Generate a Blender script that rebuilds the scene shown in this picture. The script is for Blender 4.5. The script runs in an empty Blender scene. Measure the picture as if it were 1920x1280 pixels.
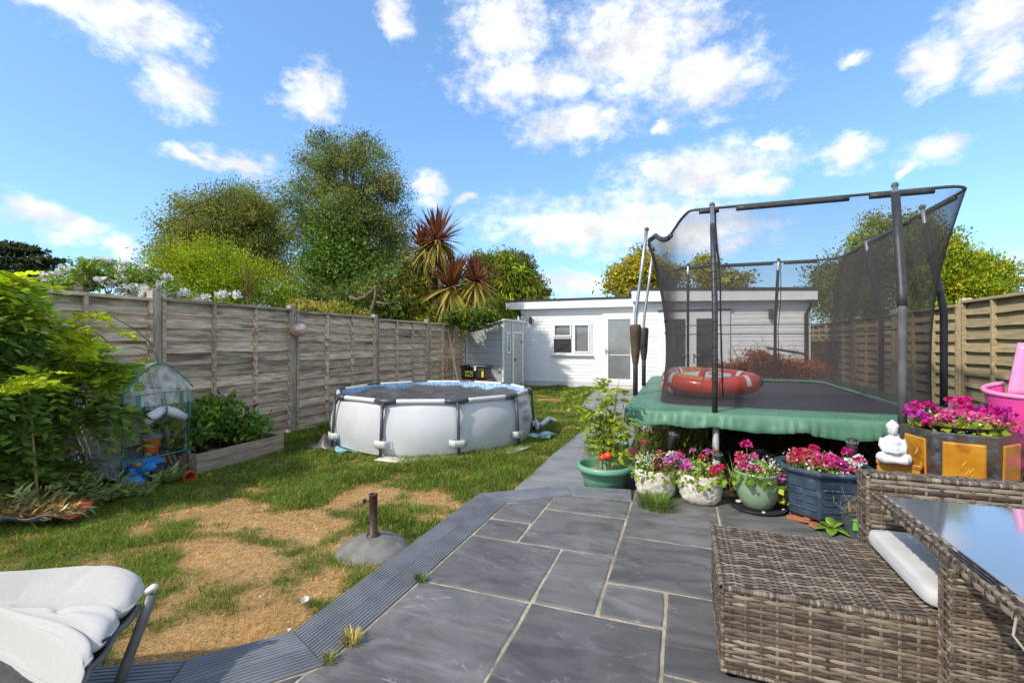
import bpy, bmesh, math, random
import numpy as np
from mathutils import Vector, Matrix, Euler
sc = bpy.context.scene
COL = sc.collection
rad = math.radians
rng = np.random.default_rng(7)
random.seed(7)
# ---------------------------------------------------------------- camera
EYE = 1.35; YAW = rad(20.2); FPX = 869.33; CY, SY = math.cos(YAW), math.sin(YAW)
cam = bpy.data.objects.new('camera', bpy.data.cameras.new('camera')); COL.objects.link(cam)
cam.location = (0, 0, EYE); cam.rotation_euler = (rad(90), 0, YAW)
cam.data.sensor_width = 36; cam.data.lens = 36*FPX/1920; cam.data.clip_start = .05; cam.data.clip_end = 900
sc.camera = cam
def ray(px, py):
    u = (px-960)/FPX; v = (640-py)/FPX
    return (-SY+CY*u, CY+SY*u, v)
def G(px, py, z=0):                 # a photo pixel on the level z
    r = ray(px, py); d = (z-EYE)/r[2]; return Vector((r[0]*d, r[1]*d, z))
def AT(px, py, d):                  # a photo pixel at depth d
    r = ray(px, py); return Vector((r[0]*d, r[1]*d, EYE+r[2]*d))
def PX(px, py, X):
    r = ray(px, py); return AT(px, py, X/r[0])
def PY(px, py, Y):
    r = ray(px, py); return AT(px, py, Y/r[1])
# ---------------------------------------------------------------- light
SUN_EL, SUN_AZ = rad(42), rad(213)          # azimuth clockwise from +Y
sund = Vector((math.sin(SUN_AZ)*math.cos(SUN_EL), math.cos(SUN_AZ)*math.cos(SUN_EL), math.sin(SUN_EL)))
sl = bpy.data.lights.new('sun', 'SUN'); sl.energy = 2.05; sl.angle = rad(1.5); sl.color = (1, .93, .82)
so = bpy.data.objects.new('sun', sl); COL.objects.link(so)
so.rotation_euler = (-sund).to_track_quat('-Z', 'Y').to_euler(); so.location = (-6, -8, 12)
w = bpy.data.worlds.new('World'); sc.world = w; w.use_nodes = True
nt = w.node_tree; N = nt.nodes; Lk = nt.links
for n in list(N): N.remove(n)
def wn(t, **k):
    n = N.new(t)
    for a, b in k.items(): setattr(n, a, b)
    return n
def wmath(op, a, b=None, c=None):
    n = wn('ShaderNodeMath', operation=op)
    for i, x in enumerate((a, b, c)):
        if x is None: continue
        if isinstance(x, (int, float)): n.inputs[i].default_value = x
        else: Lk.new(x, n.inputs[i])
    return n.outputs[0]
SKY_STR = .15
sky = wn('ShaderNodeTexSky', sky_type='NISHITA'); sky.sun_disc = False
sky.sun_elevation = SUN_EL; sky.sun_rotation = SUN_AZ; sky.air_density = 1.0; sky.dust_density = .6; sky.ozone_density = 2.0
tc = wn('ShaderNodeTexCoord'); sep = wn('ShaderNodeSeparateXYZ'); Lk.new(tc.outputs['Generated'], sep.inputs[0])
az = wmath('ARCTAN2', sep.outputs[0], sep.outputs[1]); el = wmath('ARCSINE', sep.outputs[2])
P = wn('ShaderNodeCombineXYZ'); Lk.new(az, P.inputs[0]); Lk.new(el, P.inputs[1])
def fbm(scale, detail, rough, off):
    m = wn('ShaderNodeMapping'); m.inputs['Scale'].default_value = (1, 1.5, 1); m.inputs['Location'].default_value = (off, off*.7, 0)
    Lk.new(P.outputs[0], m.inputs[0])
    n = wn('ShaderNodeTexNoise'); n.inputs['Scale'].default_value = scale; n.inputs['Detail'].default_value = detail
    n.inputs['Roughness'].default_value = rough; Lk.new(m.outputs[0], n.inputs['Vector']); return n
warp = fbm(9, 4, .55, 3.1)
wv = wn('ShaderNodeVectorMath', operation='MULTIPLY_ADD'); Lk.new(warp.outputs['Color'], wv.inputs[0])
wv.inputs[1].default_value = (.09, .07, 0); Lk.new(P.outputs[0], wv.inputs[2])
CL = [(230,40,150,62),(335,172,72,46),(590,180,52,48),(745,35,28,42),(355,297,60,16),(440,303,75,20),(60,405,90,30),(140,430,75,30),(805,355,38,24),
      (945,55,85,85),(1000,160,140,42),(1190,85,150,95),(1330,150,100,62),(1080,240,105,34),(1310,325,165,45),(1140,420,230,52),(1300,440,140,40),(1440,272,30,19),
      (1590,285,48,32),(1750,275,62,34),(1750,120,58,40),(1870,40,110,75),(1890,120,55,40),(1600,112,32,13),(1250,235,25,14),(1390,350,80,28),
      (1880,500,55,20),(240,470,50,22),(1080,530,90,20),(1690,315,20,10),(880,372,20,9),(100,10,120,26)]
ell = []
for x, y, a, b in CL:
    r = ray(x, y); h = math.hypot(r[0], r[1])
    ca, ce = math.atan2(r[0], r[1]), math.atan2(r[2], h)
    s = math.cos(math.atan((x-960)/FPX)); t = math.cos(ce)
    ell.append((ca, ce, a/FPX*s*s*1.12, b/FPX*s*t*1.15, 1.0))
rs = random.Random(3)
for i in range(70):                     # unseen clouds, denser than those in view, added for neutral fill light
    a0 = rs.uniform(1.05, 4.75)
    ell.append(((a0 if a0 < math.pi else a0-2*math.pi), rs.uniform(.1, 1.35), rs.uniform(.16, .42), rs.uniform(.07, .2), 1))
fld = None
for ca, ce, sa, se, _ in ell:
    a = wn('ShaderNodeVectorMath', operation='SUBTRACT'); Lk.new(wv.outputs[0], a.inputs[0]); a.inputs[1].default_value = (ca+.045, ce+.035, 0)
    b = wn('ShaderNodeVectorMath', operation='MULTIPLY'); Lk.new(a.outputs[0], b.inputs[0]); b.inputs[1].default_value = (1/sa, 1/se, 0)
    c = wn('ShaderNodeVectorMath', operation='LENGTH'); Lk.new(b.outputs[0], c.inputs[0])
    d = wmath('SUBTRACT', 1.0, c.outputs['Value'])
    fld = d if fld is None else wmath('MAXIMUM', fld, d)
det = fbm(26, 9, .62, 9.0)
dd = wmath('MULTIPLY_ADD', wmath('SUBTRACT', det.outputs[0], .5), 1.9, wmath('MAXIMUM', fld, -1.0))
mr = wn('ShaderNodeMapRange', interpolation_type='SMOOTHSTEP'); Lk.new(dd, mr.inputs[0]); mr.inputs[1].default_value = -.28; mr.inputs[2].default_value = .95
# cloud tone: bright tops, soft grey bellies
shd = fbm(11, 5, .5, 5.5)
tone = wn('ShaderNodeMapRange'); Lk.new(shd.outputs[0], tone.inputs[0]); tone.inputs[1].default_value = .35; tone.inputs[2].default_value = .7
tone.inputs[3].default_value = .60; tone.inputs[4].default_value = 1.0
CLOUD_V = 4.8
cc = wn('ShaderNodeVectorMath', operation='SCALE'); cc.inputs[0].default_value = (CLOUD_V*.985, CLOUD_V*.99, CLOUD_V*1.02); Lk.new(tone.outputs[0], cc.inputs['Scale'])
gm = wn('ShaderNodeGamma'); Lk.new(sky.outputs[0], gm.inputs[0]); gm.inputs[1].default_value = .75
tint = wn('ShaderNodeVectorMath', operation='MULTIPLY'); Lk.new(gm.outputs[0], tint.inputs[0]); tint.inputs[1].default_value = (.72, 1.0, 1.27)
mx = wn('ShaderNodeMix', data_type='RGBA'); Lk.new(mr.outputs[0], mx.inputs['Factor']); Lk.new(tint.outputs[0], mx.inputs['A']); Lk.new(cc.outputs[0], mx.inputs['B'])
bg = wn('ShaderNodeBackground'); bg.inputs[1].default_value = SKY_STR; Lk.new(mx.outputs['Result'], bg.inputs[0])
wo = wn('ShaderNodeOutputWorld'); Lk.new(bg.outputs[0], wo.inputs[0])
vs = sc.view_settings; vs.view_transform = 'Standard'; vs.look = 'None'; vs.gamma = 1; vs.use_curve_mapping = False; vs.exposure = 1.06
sc.render.engine = 'CYCLES'; cy = sc.cycles
cy.use_denoising = True; cy.max_bounces = 8; cy.transparent_max_bounces = 24; cy.sample_clamp_indirect = 6
try: cy.denoiser = 'OPENIMAGEDENOISE'
except Exception: pass
# ---------------------------------------------------------------- helpers
def link(o): COL.objects.link(o); return o
def thing(name, label, cat, loc=(0, 0, 0), rz=0, group=None):
    o = link(bpy.data.objects.new(name, None)); o.location = loc; o.rotation_euler = (0, 0, rz); o.empty_display_size = .1
    o['label'] = label; o['category'] = cat
    if group: o['group'] = group
    return o
def tag(o, label, cat, group=None):
    o['label'] = label; o['category'] = cat
    if group: o['group'] = group
    return o
def np_mesh(name, V, F, mat, parent=None, col=None, smooth=False):
    V = np.asarray(V, np.float32); F = np.asarray(F, np.int32)
    me = bpy.data.meshes.new(name); k = F.shape[1]
    me.vertices.add(len(V)); me.vertices.foreach_set('co', V.ravel())
    me.loops.add(F.size); me.loops.foreach_set('vertex_index', F.ravel())
    me.polygons.add(len(F)); me.polygons.foreach_set('loop_start', np.arange(0, F.size, k, dtype=np.int32))
    try: me.polygons.foreach_set('loop_total', np.full(len(F), k, np.int32))
    except Exception: pass
    me.update(calc_edges=True); me.validate()
    if smooth: me.polygons.foreach_set('use_smooth', np.ones(len(F), bool))
    if col is not None:
        a = me.color_attributes.new('Col', 'FLOAT_COLOR', 'POINT')
        c = np.ones((len(V), 4), np.float32); c[:, :3] = col; a.data.foreach_set('color', c.ravel())
    me.materials.append(mat)
    o = link(bpy.data.objects.new(name, me))
    if parent: o.parent = parent
    return o
class MB:
    def __init__(s): s.v = []; s.f = []; s.c = []
    def add(s, V, F, col=(1, 1, 1)):
        b = len(s.v); s.v += [tuple(x) for x in V]; s.f += [tuple(b+i for i in f) for f in F]
        s.c += [col]*len(V) if not isinstance(col, list) else col
        return s
    def box(s, x0, y0, z0, x1, y1, z1, col=(1, 1, 1), M=None):
        V = [Vector(p) for p in ((x0,y0,z0),(x1,y0,z0),(x1,y1,z0),(x0,y1,z0),(x0,y0,z1),(x1,y0,z1),(x1,y1,z1),(x0,y1,z1))]
        if M is not None: V = [M @ p for p in V]
        return s.add(V, [(0,3,2,1),(4,5,6,7),(0,1,5,4),(1,2,6,5),(2,3,7,6),(3,0,4,7)], col)
    def beam(s, a, b, wd, h, up=(0, 0, 1), col=(1, 1, 1)):      # rectangular bar from a to b
        a = Vector(a); b = Vector(b); d = (b-a).normalized(); sd = d.cross(Vector(up)).normalized(); u = sd.cross(d)
        V = [p+sd*(i*wd/2)+u*(j*h/2) for p in (a, b) for i, j in ((-1,-1),(1,-1),(1,1),(-1,1))]
        return s.add(V, [(3,2,1,0),(4,5,6,7),(0,1,5,4),(1,2,6,5),(2,3,7,6),(3,0,4,7)], col)
    def tube(s, pts, r, n=8, cap=True, col=(1, 1, 1), flat=1.0):
        pts = [Vector(p) for p in pts]; m = len(pts); R = r if isinstance(r, (list, tuple)) else [r]*m
        V = []; F = []; pu = None
        for i, p in enumerate(pts):
            d = (pts[min(i+1, m-1)]-pts[max(i-1, 0)]).normalized()
            if pu is None: pu = d.orthogonal().normalized() if abs(d.z) > .9 else Vector((0, 0, 1))
            sd = d.cross(pu)
            if sd.length < 1e-4: sd = d.orthogonal()
            sd.normalize(); u = sd.cross(d).normalized(); pu = u
            for k in range(n):
                a = 2*math.pi*k/n; V.append(p+sd*(math.cos(a)*R[i])+u*(math.sin(a)*R[i]*flat))
        for i in range(m-1):
            for k in range(n):
                F.append((i*n+k, i*n+(k+1) % n, (i+1)*n+(k+1) % n, (i+1)*n+k))
        if cap: F.append(tuple(reversed(range(n)))); F.append(tuple((m-1)*n+k for k in range(n)))
        return s.add(V, F, col)
    def lathe(s, prof, n=32, c=(0, 0, 0), col=(1, 1, 1), jit=None):
        V = []; F = []; m = len(prof)
        for i, (r, z) in enumerate(prof):
            for k in range(n):
                a = 2*math.pi*k/n; rr = r+(jit(a, z, r) if jit else 0)
                V.append((c[0]+rr*math.cos(a), c[1]+rr*math.sin(a), c[2]+z))
        for i in range(m-1):
            for k in range(n): F.append((i*n+k, i*n+(k+1) % n, (i+1)*n+(k+1) % n, (i+1)*n+k))
        return s.add(V, F, col)
    def grid(s, fn, nu, nv, col=(1, 1, 1), cu=False):
        V = [fn(i/nu, j/nv) for j in range(nv+1) for i in range(nu+1)]; w_ = nu+1
        F = [(j*w_+i, j*w_+i+1, (j+1)*w_+i+1, (j+1)*w_+i) for j in range(nv) for i in range(nu)]
        return s.add(V, F, col)
    def poly(s, pts, z0, z1, col=(1, 1, 1)):
        n = len(pts); V = [(p[0], p[1], z0) for p in pts]+[(p[0], p[1], z1) for p in pts]
        F = [tuple(reversed(range(n))), tuple(range(n, 2*n))]+[(i, (i+1) % n, n+(i+1) % n, n+i) for i in range(n)]
        return s.add(V, F, col)
    def ball(s, c, r, n=12, m=8, col=(1, 1, 1)):
        r = r if isinstance(r, (tuple, list)) else (r, r, r)
        V = [(c[0], c[1], c[2]-r[2])]; F = []
        for j in range(1, m):
            t = math.pi*j/m
            for k in range(n): V.append((c[0]+r[0]*math.sin(t)*math.cos(2*math.pi*k/n), c[1]+r[1]*math.sin(t)*math.sin(2*math.pi*k/n), c[2]-r[2]*math.cos(t)))
        V.append((c[0], c[1], c[2]+r[2])); L = len(V)-1
        for k in range(n):
            F.append((0, 1+(k+1) % n, 1+k)); F.append((L, L-n+k, L-n+(k+1) % n))
        for j in range(m-2):
            for k in range(n): F.append((1+j*n+k, 1+j*n+(k+1) % n, 1+(j+1)*n+(k+1) % n, 1+(j+1)*n+k))
        return s.add(V, F, col)
    def build(s, name, mat, parent=None, smooth=False, bevel=0, kind=None, label=None, solid=0, sub=0, auto=None):
        me = bpy.data.meshes.new(name); me.from_pydata(s.v, [], s.f); me.update()
        if any(c != (1, 1, 1) for c in s.c):
            a = me.color_attributes.new('Col', 'FLOAT_COLOR', 'POINT')
            a.data.foreach_set('color', np.array([(*c, 1) for c in s.c], np.float32).ravel())
        if smooth: me.polygons.foreach_set('use_smooth', np.ones(len(s.f), bool))
        me.materials.append(mat); o = link(bpy.data.objects.new(name, me))
        if parent: o.parent = parent
        if solid: m = o.modifiers.new('s', 'SOLIDIFY'); m.thickness = solid; m.offset = 0
        if bevel: m = o.modifiers.new('b', 'BEVEL'); m.width = bevel; m.segments = 2; m.limit_method = 'ANGLE'
        if sub: m = o.modifiers.new('u', 'SUBSURF'); m.levels = sub; m.render_levels = sub
        if kind: o['kind'] = kind
        if label: o['label'] = label
        return o
def copy_tree(o, parent=None):
    c = o.copy(); link(c)
    if parent: c.parent = parent
    for ch in list(o.children): copy_tree(ch, c)
    return c
# ---- materials
def M(name, c1, c2=None, rough=.6, scale=6, stretch=(1, 1, 1), bump=0, bscale=None, bstretch=None, metal=0, spec=.5, attr=False, objvar=0, detail=6, lo=.35, hi=.65,
      trans=0, coat=0, c3=None, s3=2.0, t3=(.55, .7), world=False, ndist=0, sheen=0, vein=None):
    m = bpy.data.materials.new(name); m.use_nodes = True; t = m.node_tree; ns = t.nodes; lk = t.links
    p = ns['Principled BSDF']; p.inputs['Roughness'].default_value = rough; p.inputs['Metallic'].default_value = metal
    p.inputs['Specular IOR Level'].default_value = spec; p.inputs['Coat Weight'].default_value = coat
    if coat: p.inputs['Coat Roughness'].default_value = .08
    if sheen: p.inputs['Sheen Weight'].default_value = sheen
    tcn = ns.new('ShaderNodeTexCoord'); mp = ns.new('ShaderNodeMapping'); mp.inputs['Scale'].default_value = stretch
    lk.new(tcn.outputs['Object'], mp.inputs[0]); vec = mp.outputs[0]
    oi = ns.new('ShaderNodeObjectInfo')
    if objvar:
        ad = ns.new('ShaderNodeVectorMath'); ad.operation = 'MULTIPLY_ADD'; cr = ns.new('ShaderNodeCombineXYZ')
        for i in range(3): lk.new(oi.outputs['Random'], cr.inputs[i])
        lk.new(cr.outputs[0], ad.inputs[0]); ad.inputs[1].default_value = (37, 61, 23); lk.new(vec, ad.inputs[2]); vec = ad.outputs[0]
    def noise(sca, det, v):
        n = ns.new('ShaderNodeTexNoise'); n.inputs['Scale'].default_value = sca; n.inputs['Detail'].default_value = det
        n.inputs['Roughness'].default_value = .6; n.inputs['Distortion'].default_value = ndist; lk.new(v, n.inputs['Vector']); return n.outputs[0]
    def mixc(f, a, b, mode='MIX'):
        x = ns.new('ShaderNodeMix'); x.data_type = 'RGBA'; x.blend_type = mode
        for k, val in (('Factor', f), ('A', a), ('B', b)):
            if isinstance(val, (tuple, list)): x.inputs[k].default_value = (*val[:3], 1) if k != 'Factor' else val
            elif isinstance(val, (int, float)): x.inputs[k].default_value = val
            else: lk.new(val, x.inputs[k])
        return x.outputs['Result']
    def mrange(v, a, b, c=0, d=1):
        x = ns.new('ShaderNodeMapRange'); lk.new(v, x.inputs[0])
        for i, q in enumerate((a, b, c, d)): x.inputs[i+1].default_value = q
        return x.outputs[0]
    if c2 is None: c2 = tuple(min(1, q*1.18) for q in c1); c1 = tuple(q*.85 for q in c1)
    col = mixc(mrange(noise(scale, detail, vec), lo, hi), c1, c2)
    if c3 is not None: col = mixc(mrange(noise(s3, 5, vec), *t3), col, c3)
    if vein:
        vs_, vw, vc = vein; vn = noise(vs_, 4, vec); ab_ = ns.new('ShaderNodeMath'); ab_.operation = 'SUBTRACT'; lk.new(vn, ab_.inputs[0]); ab_.inputs[1].default_value = .5
        a2 = ns.new('ShaderNodeMath'); a2.operation = 'ABSOLUTE'; lk.new(ab_.outputs[0], a2.inputs[0]); fz = mrange(a2.outputs[0], 0, vw, .75, 0); brk = mrange(noise(vs_*1.7, 3, vec), .48, .62, 0, 1)
        mu = ns.new('ShaderNodeMath'); mu.operation = 'MULTIPLY'; lk.new(fz, mu.inputs[0]); lk.new(brk, mu.inputs[1]); col = mixc(mu.outputs[0], col, vc)
    if attr:
        an = ns.new('ShaderNodeAttribute'); an.attribute_name = 'Col'; col = mixc(1.0, col, an.outputs['Color'], 'MULTIPLY')
    if objvar:
        v = mrange(oi.outputs['Random'], 0, 1, 1-objvar, 1+objvar); cb = ns.new('ShaderNodeCombineXYZ')
        for i in range(3): lk.new(v, cb.inputs[i])
        col = mixc(1.0, col, cb.outputs[0], 'MULTIPLY')
    lk.new(col, p.inputs['Base Color'])
    if bump:
        bm = ns.new('ShaderNodeBump'); bm.inputs['Strength'].default_value = bump; bm.inputs['Distance'].default_value = .01
        v2 = vec
        if bstretch:
            m2 = ns.new('ShaderNodeMapping'); m2.inputs['Scale'].default_value = bstretch; lk.new(tcn.outputs['Object'], m2.inputs[0]); v2 = m2.outputs[0]
        lk.new(noise(bscale or scale*3, 8, v2), bm.inputs['Height']); lk.new(bm.outputs[0], p.inputs['Normal'])
    if trans:
        tr = ns.new('ShaderNodeBsdfTranslucent'); lk.new(col, tr.inputs['Color']); ms = ns.new('ShaderNodeMixShader'); ms.inputs[0].default_value = trans
        lk.new(p.outputs[0], ms.inputs[1]); lk.new(tr.outputs[0], ms.inputs[2]); lk.new(ms.outputs[0], ns['Material Output'].inputs['Surface'])
    return m
W1 = (1, 1, 1)
LEAF = M('leaf', (1.55, 1.5, 1.25), (1.95, 1.9, 1.5), rough=.5, attr=True, trans=.45, spec=.18, scale=3)
GRASSM = M('grass_blade', (2.0, 1.85, 1.2), (2.5, 2.3, 1.4), rough=.55, attr=True, trans=.5, spec=.12, scale=3)
PETAL = M('petal', (.95, .95, .95), (1, 1, 1), rough=.5, attr=True, trans=.3, spec=.3)
BARK = M('bark', (.07, .052, .036), (.15, .12, .09), rough=.9, scale=9, stretch=(3, 3, .6), bump=.6)
STEM = M('stem', (.06, .09, .025), (.12, .15, .05), rough=.6)
DRYSTEM = M('dry_stem', (.22, .15, .08), (.38, .28, .16), rough=.8)
STEEL = M('galvanised_steel', (.42, .43, .44), (.55, .56, .57), rough=.35, metal=.85, scale=12)
BLACKP = M('black_plastic', (.018, .018, .02), (.03, .03, .032), rough=.45)
DARKGREY = M('dark_grey_metal', (.05, .053, .06), (.07, .074, .08), rough=.45, scale=5)
SOIL = M('soil', (.02, .014, .009), (.06, .042, .027), rough=.95, scale=25, bump=.8)
WHITEP = M('white_pvc', (.76, .77, .78), (.82, .82, .82), rough=.4, scale=2)
# numpy value noise
def vnoise(x, y, seed=0):
    xi = np.floor(x).astype(np.int64); yi = np.floor(y).astype(np.int64); fx = x-xi; fy = y-yi
    def h(a, b):
        q = (a*374761393+b*668265263+seed*1274126177) & 0xffffffff; q = ((q ^ (q >> 13))*1274126177) & 0xffffffff
        return ((q ^ (q >> 16)) & 0xffff)/65535.0
    sx = fx*fx*(3-2*fx); sy = fy*fy*(3-2*fy)
    return (h(xi, yi)*(1-sx)+h(xi+1, yi)*sx)*(1-sy)+(h(xi, yi+1)*(1-sx)+h(xi+1, yi+1)*sx)*sy
def fbm2(x, y, o=4, seed=0):
    s = 0; a = .5
    for i in range(o): s = s+a*vnoise(x*2**i, y*2**i, seed+i); a *= .5
    return s/(1-.5**o)
def unit(n, r=rng):
    v = r.normal(size=(n, 3)); return v/np.linalg.norm(v, axis=1, keepdims=True)
def leaves(name, Pt, L, asp, col, parent=None, mat=None, dirs=None, spread=1.0, r=rng, fold=.12):
    """one diamond leaf (two triangles) at each point"""
    Pt = np.asarray(Pt, float); n = len(Pt); a = unit(n, r)
    if dirs is not None: a = np.asarray(dirs)+a*spread; a /= np.linalg.norm(a, axis=1, keepdims=True)+1e-9
    b = np.cross(a, unit(n, r)); b /= np.linalg.norm(b, axis=1, keepdims=True)+1e-9; c = np.cross(a, b)
    L = (np.full(n, L) if np.isscalar(L) else np.asarray(L))*r.uniform(.7, 1.3, n); L = L[:, None]
    V = np.stack([Pt, Pt+a*L*.45+b*L*asp*.5+c*L*fold, Pt+a*L, Pt+a*L*.45-b*L*asp*.5+c*L*fold], 1).reshape(-1, 3)
    i = np.arange(n)[:, None]*4; F = np.concatenate([i+np.array([[0, 1, 2]]), i+np.array([[0, 2, 3]])], 1).reshape(-1, 3)
    cl = np.repeat(np.asarray(col).reshape(-1, 3) if np.ndim(col) > 1 else np.tile(col, (n, 1)), 4, 0)
    return np_mesh(name, V, F, mat or LEAF, parent, cl)
def tones(n, base, var=.3, hue=.15, r=rng):
    base = np.asarray(base); k = np.exp(r.normal(0, var, (n, 1))); h = r.normal(0, hue, (n, 1))
    return np.clip(base*k*np.concatenate([1+h, np.ones((n, 1)), 1-h], 1), .003, .95)
def lobes_pts(lobes, ncl, per, crad, base, r=rng, shell=.55, var=.35, hue=.12, accent=None, pa=0, flat=.7):
    """leaf points in clusters over a crown of ellipsoid lobes; each cluster has its own tone"""
    lob = np.array(lobes, float); vol = (lob[:, 3]*lob[:, 4]*lob[:, 5])**.67; pick = r.choice(len(lob), ncl, p=vol/vol.sum())
    u = unit(ncl, r); rr = (shell+(1-shell)*r.random(ncl))[:, None]
    C = lob[pick, :3]+u*lob[pick, 3:6]*rr
    tn = tones(ncl, base, var, hue, r)
    if accent is not None:
        k = r.random(ncl) < pa; tn[k] = tones(k.sum(), accent, var*.6, hue, r)
    Pt = np.repeat(C, per, 0)+np.clip(r.normal(size=(ncl*per, 3)), -1.6, 1.6)*crad*r.uniform(.55, 1.45, (ncl, 1)).repeat(per, 0)*np.array([1, 1, flat])
    cl = np.repeat(tn, per, 0)*np.exp(r.normal(0, .15, (ncl*per, 1)))
    d = np.repeat(u, per, 0)
    return Pt, cl, d, C
# ================================================================ SETTING
def structure(o): o['kind'] = 'structure'; return o
GROUND = M('ground_earth', (.045, .06, .022), (.10, .10, .045), rough=.95, scale=3, bump=.4)
mb = MB(); mb.grid(lambda u, v: (-250+500*u, -60+460*v, -.06), 8, 8); structure(mb.build('ground', GROUND))
# dry patches of the lawn: x, y, half sizes (metres), strength
def gp(px, py): q = G(px, py, 0); return (q.x, q.y)
DRY = [(*gp(430, 965), .62, .34, 1), (*gp(560, 985), .75, .32, 1), (*gp(420, 1030), .5, .26, .95), (*gp(700, 930), .55, .42, .8), (*gp(795, 930), .35, .3, .75),
       (*gp(520, 1150), .40, .22, .95), (*gp(590, 1110), .22, .2, .8), (*gp(380, 1190), .5, .24, 1), (*gp(290, 1150), .2, .25, .6), (*gp(1040, 750), .55, .55, 1), (*gp(1020, 742), .9, .3, .6),
       (*gp(1060, 772), .5, .3, .5), (*gp(500, 1070), .3, .16, .6), (*gp(650, 1010), .3, .2, .7), (*gp(250, 985), .3, .15, .5), (-1.9, 1.5, .35, .3, .7), (*gp(610, 1190), .3, .12, .9)]
def dryness(x, y):
    x = np.asarray(x, float); y = np.asarray(y, float); d = np.zeros_like(x)
    for a, b, ra, rb, s in DRY:
        d = np.maximum(d, s*(1.15-np.sqrt(((x-a)/ra)**2+((y-b)/rb)**2)))
    d = d+(fbm2(x*2.6+5, y*3.2, 4, 11)-.5)*1.25+(fbm2(x*8, y*8, 3, 5)-.5)*.9+(fbm2(x*4.5, y*5.5, 2, 15)-.5)*.7+.06*np.clip((5.2-y)/2.2, 0, 1)-.06
    return np.clip(d*1.5, 0, 1)
def lawn_z(x, y): return (fbm2(x*1.3, y*1.3, 3, 21)-.5)*.035
LX0, LX1, LY0, LY1 = -5.62, -.4, -.4, 13.6
nx, ny = 150, 300
gx, gy = np.meshgrid(np.linspace(LX0, LX1, nx), np.linspace(LY0, LY1, ny)); gx = gx.ravel(); gy = gy.ravel()
dr = dryness(gx, gy)
soilc = np.array([.10, .105, .03]); strawc = np.array([.49, .32, .15]); mxc = soilc*(1-dr[:, None])+strawc*dr[:, None]
mxc = mxc*(.75+.5*fbm2(gx*22, gy*22, 3, 9))[:, None]
V = np.stack([gx, gy, lawn_z(gx, gy)-.012], 1)
i = (np.arange(ny-1)[:, None]*nx+np.arange(nx-1)[None]).ravel()[:, None]; F = i+np.array([[0, 1, nx+1, nx]])
TURF = M('turf', (.75, .75, .75), (1.25, 1.25, 1.25), rough=.95, scale=60, attr=True, bump=1.0, bscale=180, spec=.1)
structure(np_mesh('lawn', V, F, TURF, None, mxc, True))
# paving
PZ = .08
SLATE = M('slate', (.088, .083, .078), (.168, .160, .150), rough=.55, scale=2.2, stretch=(1, 2.2, 1), bump=.35, bscale=14, bstretch=(1, 5, 1), objvar=.24, detail=9,
          c3=(.215, .21, .205), s3=3.2, t3=(.58, .8), ndist=1.6, spec=.45, vein=(1.1, .007, (.30, .295, .285)))
MORTAR = M('mortar', (.31, .255, .175), (.50, .425, .31), rough=.95, scale=20, bump=.6, c3=(.15, .14, .085), s3=3.5, t3=(.5, .68))
outer = [(-3.6, .38), (-1.856, 1.288), (-1.602, 1.577), (-1.597, 3.54), (-.962, 4.003), (-.415, 4.079)]
inner = [(-3.45, .10), (-1.69, 1.02), (-1.325, 1.455), (-1.306, 3.43), (-.867, 3.78), (-.378, 3.795)]
patio = structure(link(bpy.data.objects.new('patio', None)))
bedp = [(-3.45, -.9)]+inner+[(-.378, 4.12), (3.28, 4.02), (3.28, -.9)]
MB().poly(bedp, -.05, PZ-.0055).build('mortar_bed', MORTAR, patio)
G_ = .0072
slabs = [[(-1.306,3.085),(-.987,3.085),(-.987,3.684),(-1.306,3.428)], [(-1.306,2.77),(-.987,2.77),(-.987,3.085),(-1.306,3.085)],
 [(-.987,3.40),(-.378,3.40),(-.378,3.795),(-.867,3.78),(-.987,3.684)], [(-.987,2.778),(-.378,2.778),(-.378,3.40),(-.987,3.40)],
 [(-1.31,2.155),(-.695,2.155),(-.695,2.775),(-1.306,2.775)], [(-.695,2.155),(-.378,2.155),(-.378,2.78),(-.695,2.78)],
 [(-.378,3.098),(.245,3.098),(.245,4.1),(-.378,4.12)], [(-.378,2.483),(.55,2.483),(.55,3.098),(-.378,3.098)], [(-.378,2.158),(-.076,2.158),(-.076,2.483),(-.378,2.483)],
 [(-.076,1.868),(.6,1.868),(.6,2.483),(-.076,2.483)], [(-.695,1.25),(-.076,1.25),(-.076,2.158),(-.695,2.158)], [(-1.362,1.25),(-.695,1.25),(-.695,2.155),(-1.31,2.155),(-1.325,1.455),(-1.362,1.41)],
 [(-.076,1.25),(.6,1.25),(.6,1.868),(-.076,1.868)], [(.245,3.098),(.85,3.098),(.85,4.08),(.245,4.1)], [(.85,3.4),(1.45,3.4),(1.45,4.06),(.85,4.08)], [(.55,2.483),(1.45,2.483),(1.45,3.098),(.55,3.098)],
 [(.85,3.098),(1.45,3.098),(1.45,3.4),(.85,3.4)], [(1.45,2.8),(2.35,2.8),(2.35,4.04),(1.45,4.06)], [(2.35,2.8),(3.27,2.8),(3.27,4.02),(2.35,4.04)], [(1.45,1.9),(2.35,1.9),(2.35,2.8),(1.45,2.8)],
 [(2.35,1.9),(3.27,1.9),(3.27,2.8),(2.35,2.8)], [(.6,1.868),(1.45,1.868),(1.45,2.483),(.6,2.483)], [(.6,1.0),(1.45,1.0),(1.45,1.868),(.6,1.868)],
 [(-2.2,.35),(-1.362,.35),(-1.362,1.40),(-1.69,1.02),(-2.2,.77)], [(-1.362,.35),(-.695,.35),(-.695,1.25),(-1.362,1.25)], [(-.695,.35),(.0,.35),(.0,1.25),(-.695,1.25)], [(0,.35),(.6,.35),(.6,1.25),(0,1.25)],
 [(-3.3,.1),(-2.2,.1),(-2.2,.77),(-3.3,.2)]]
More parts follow.
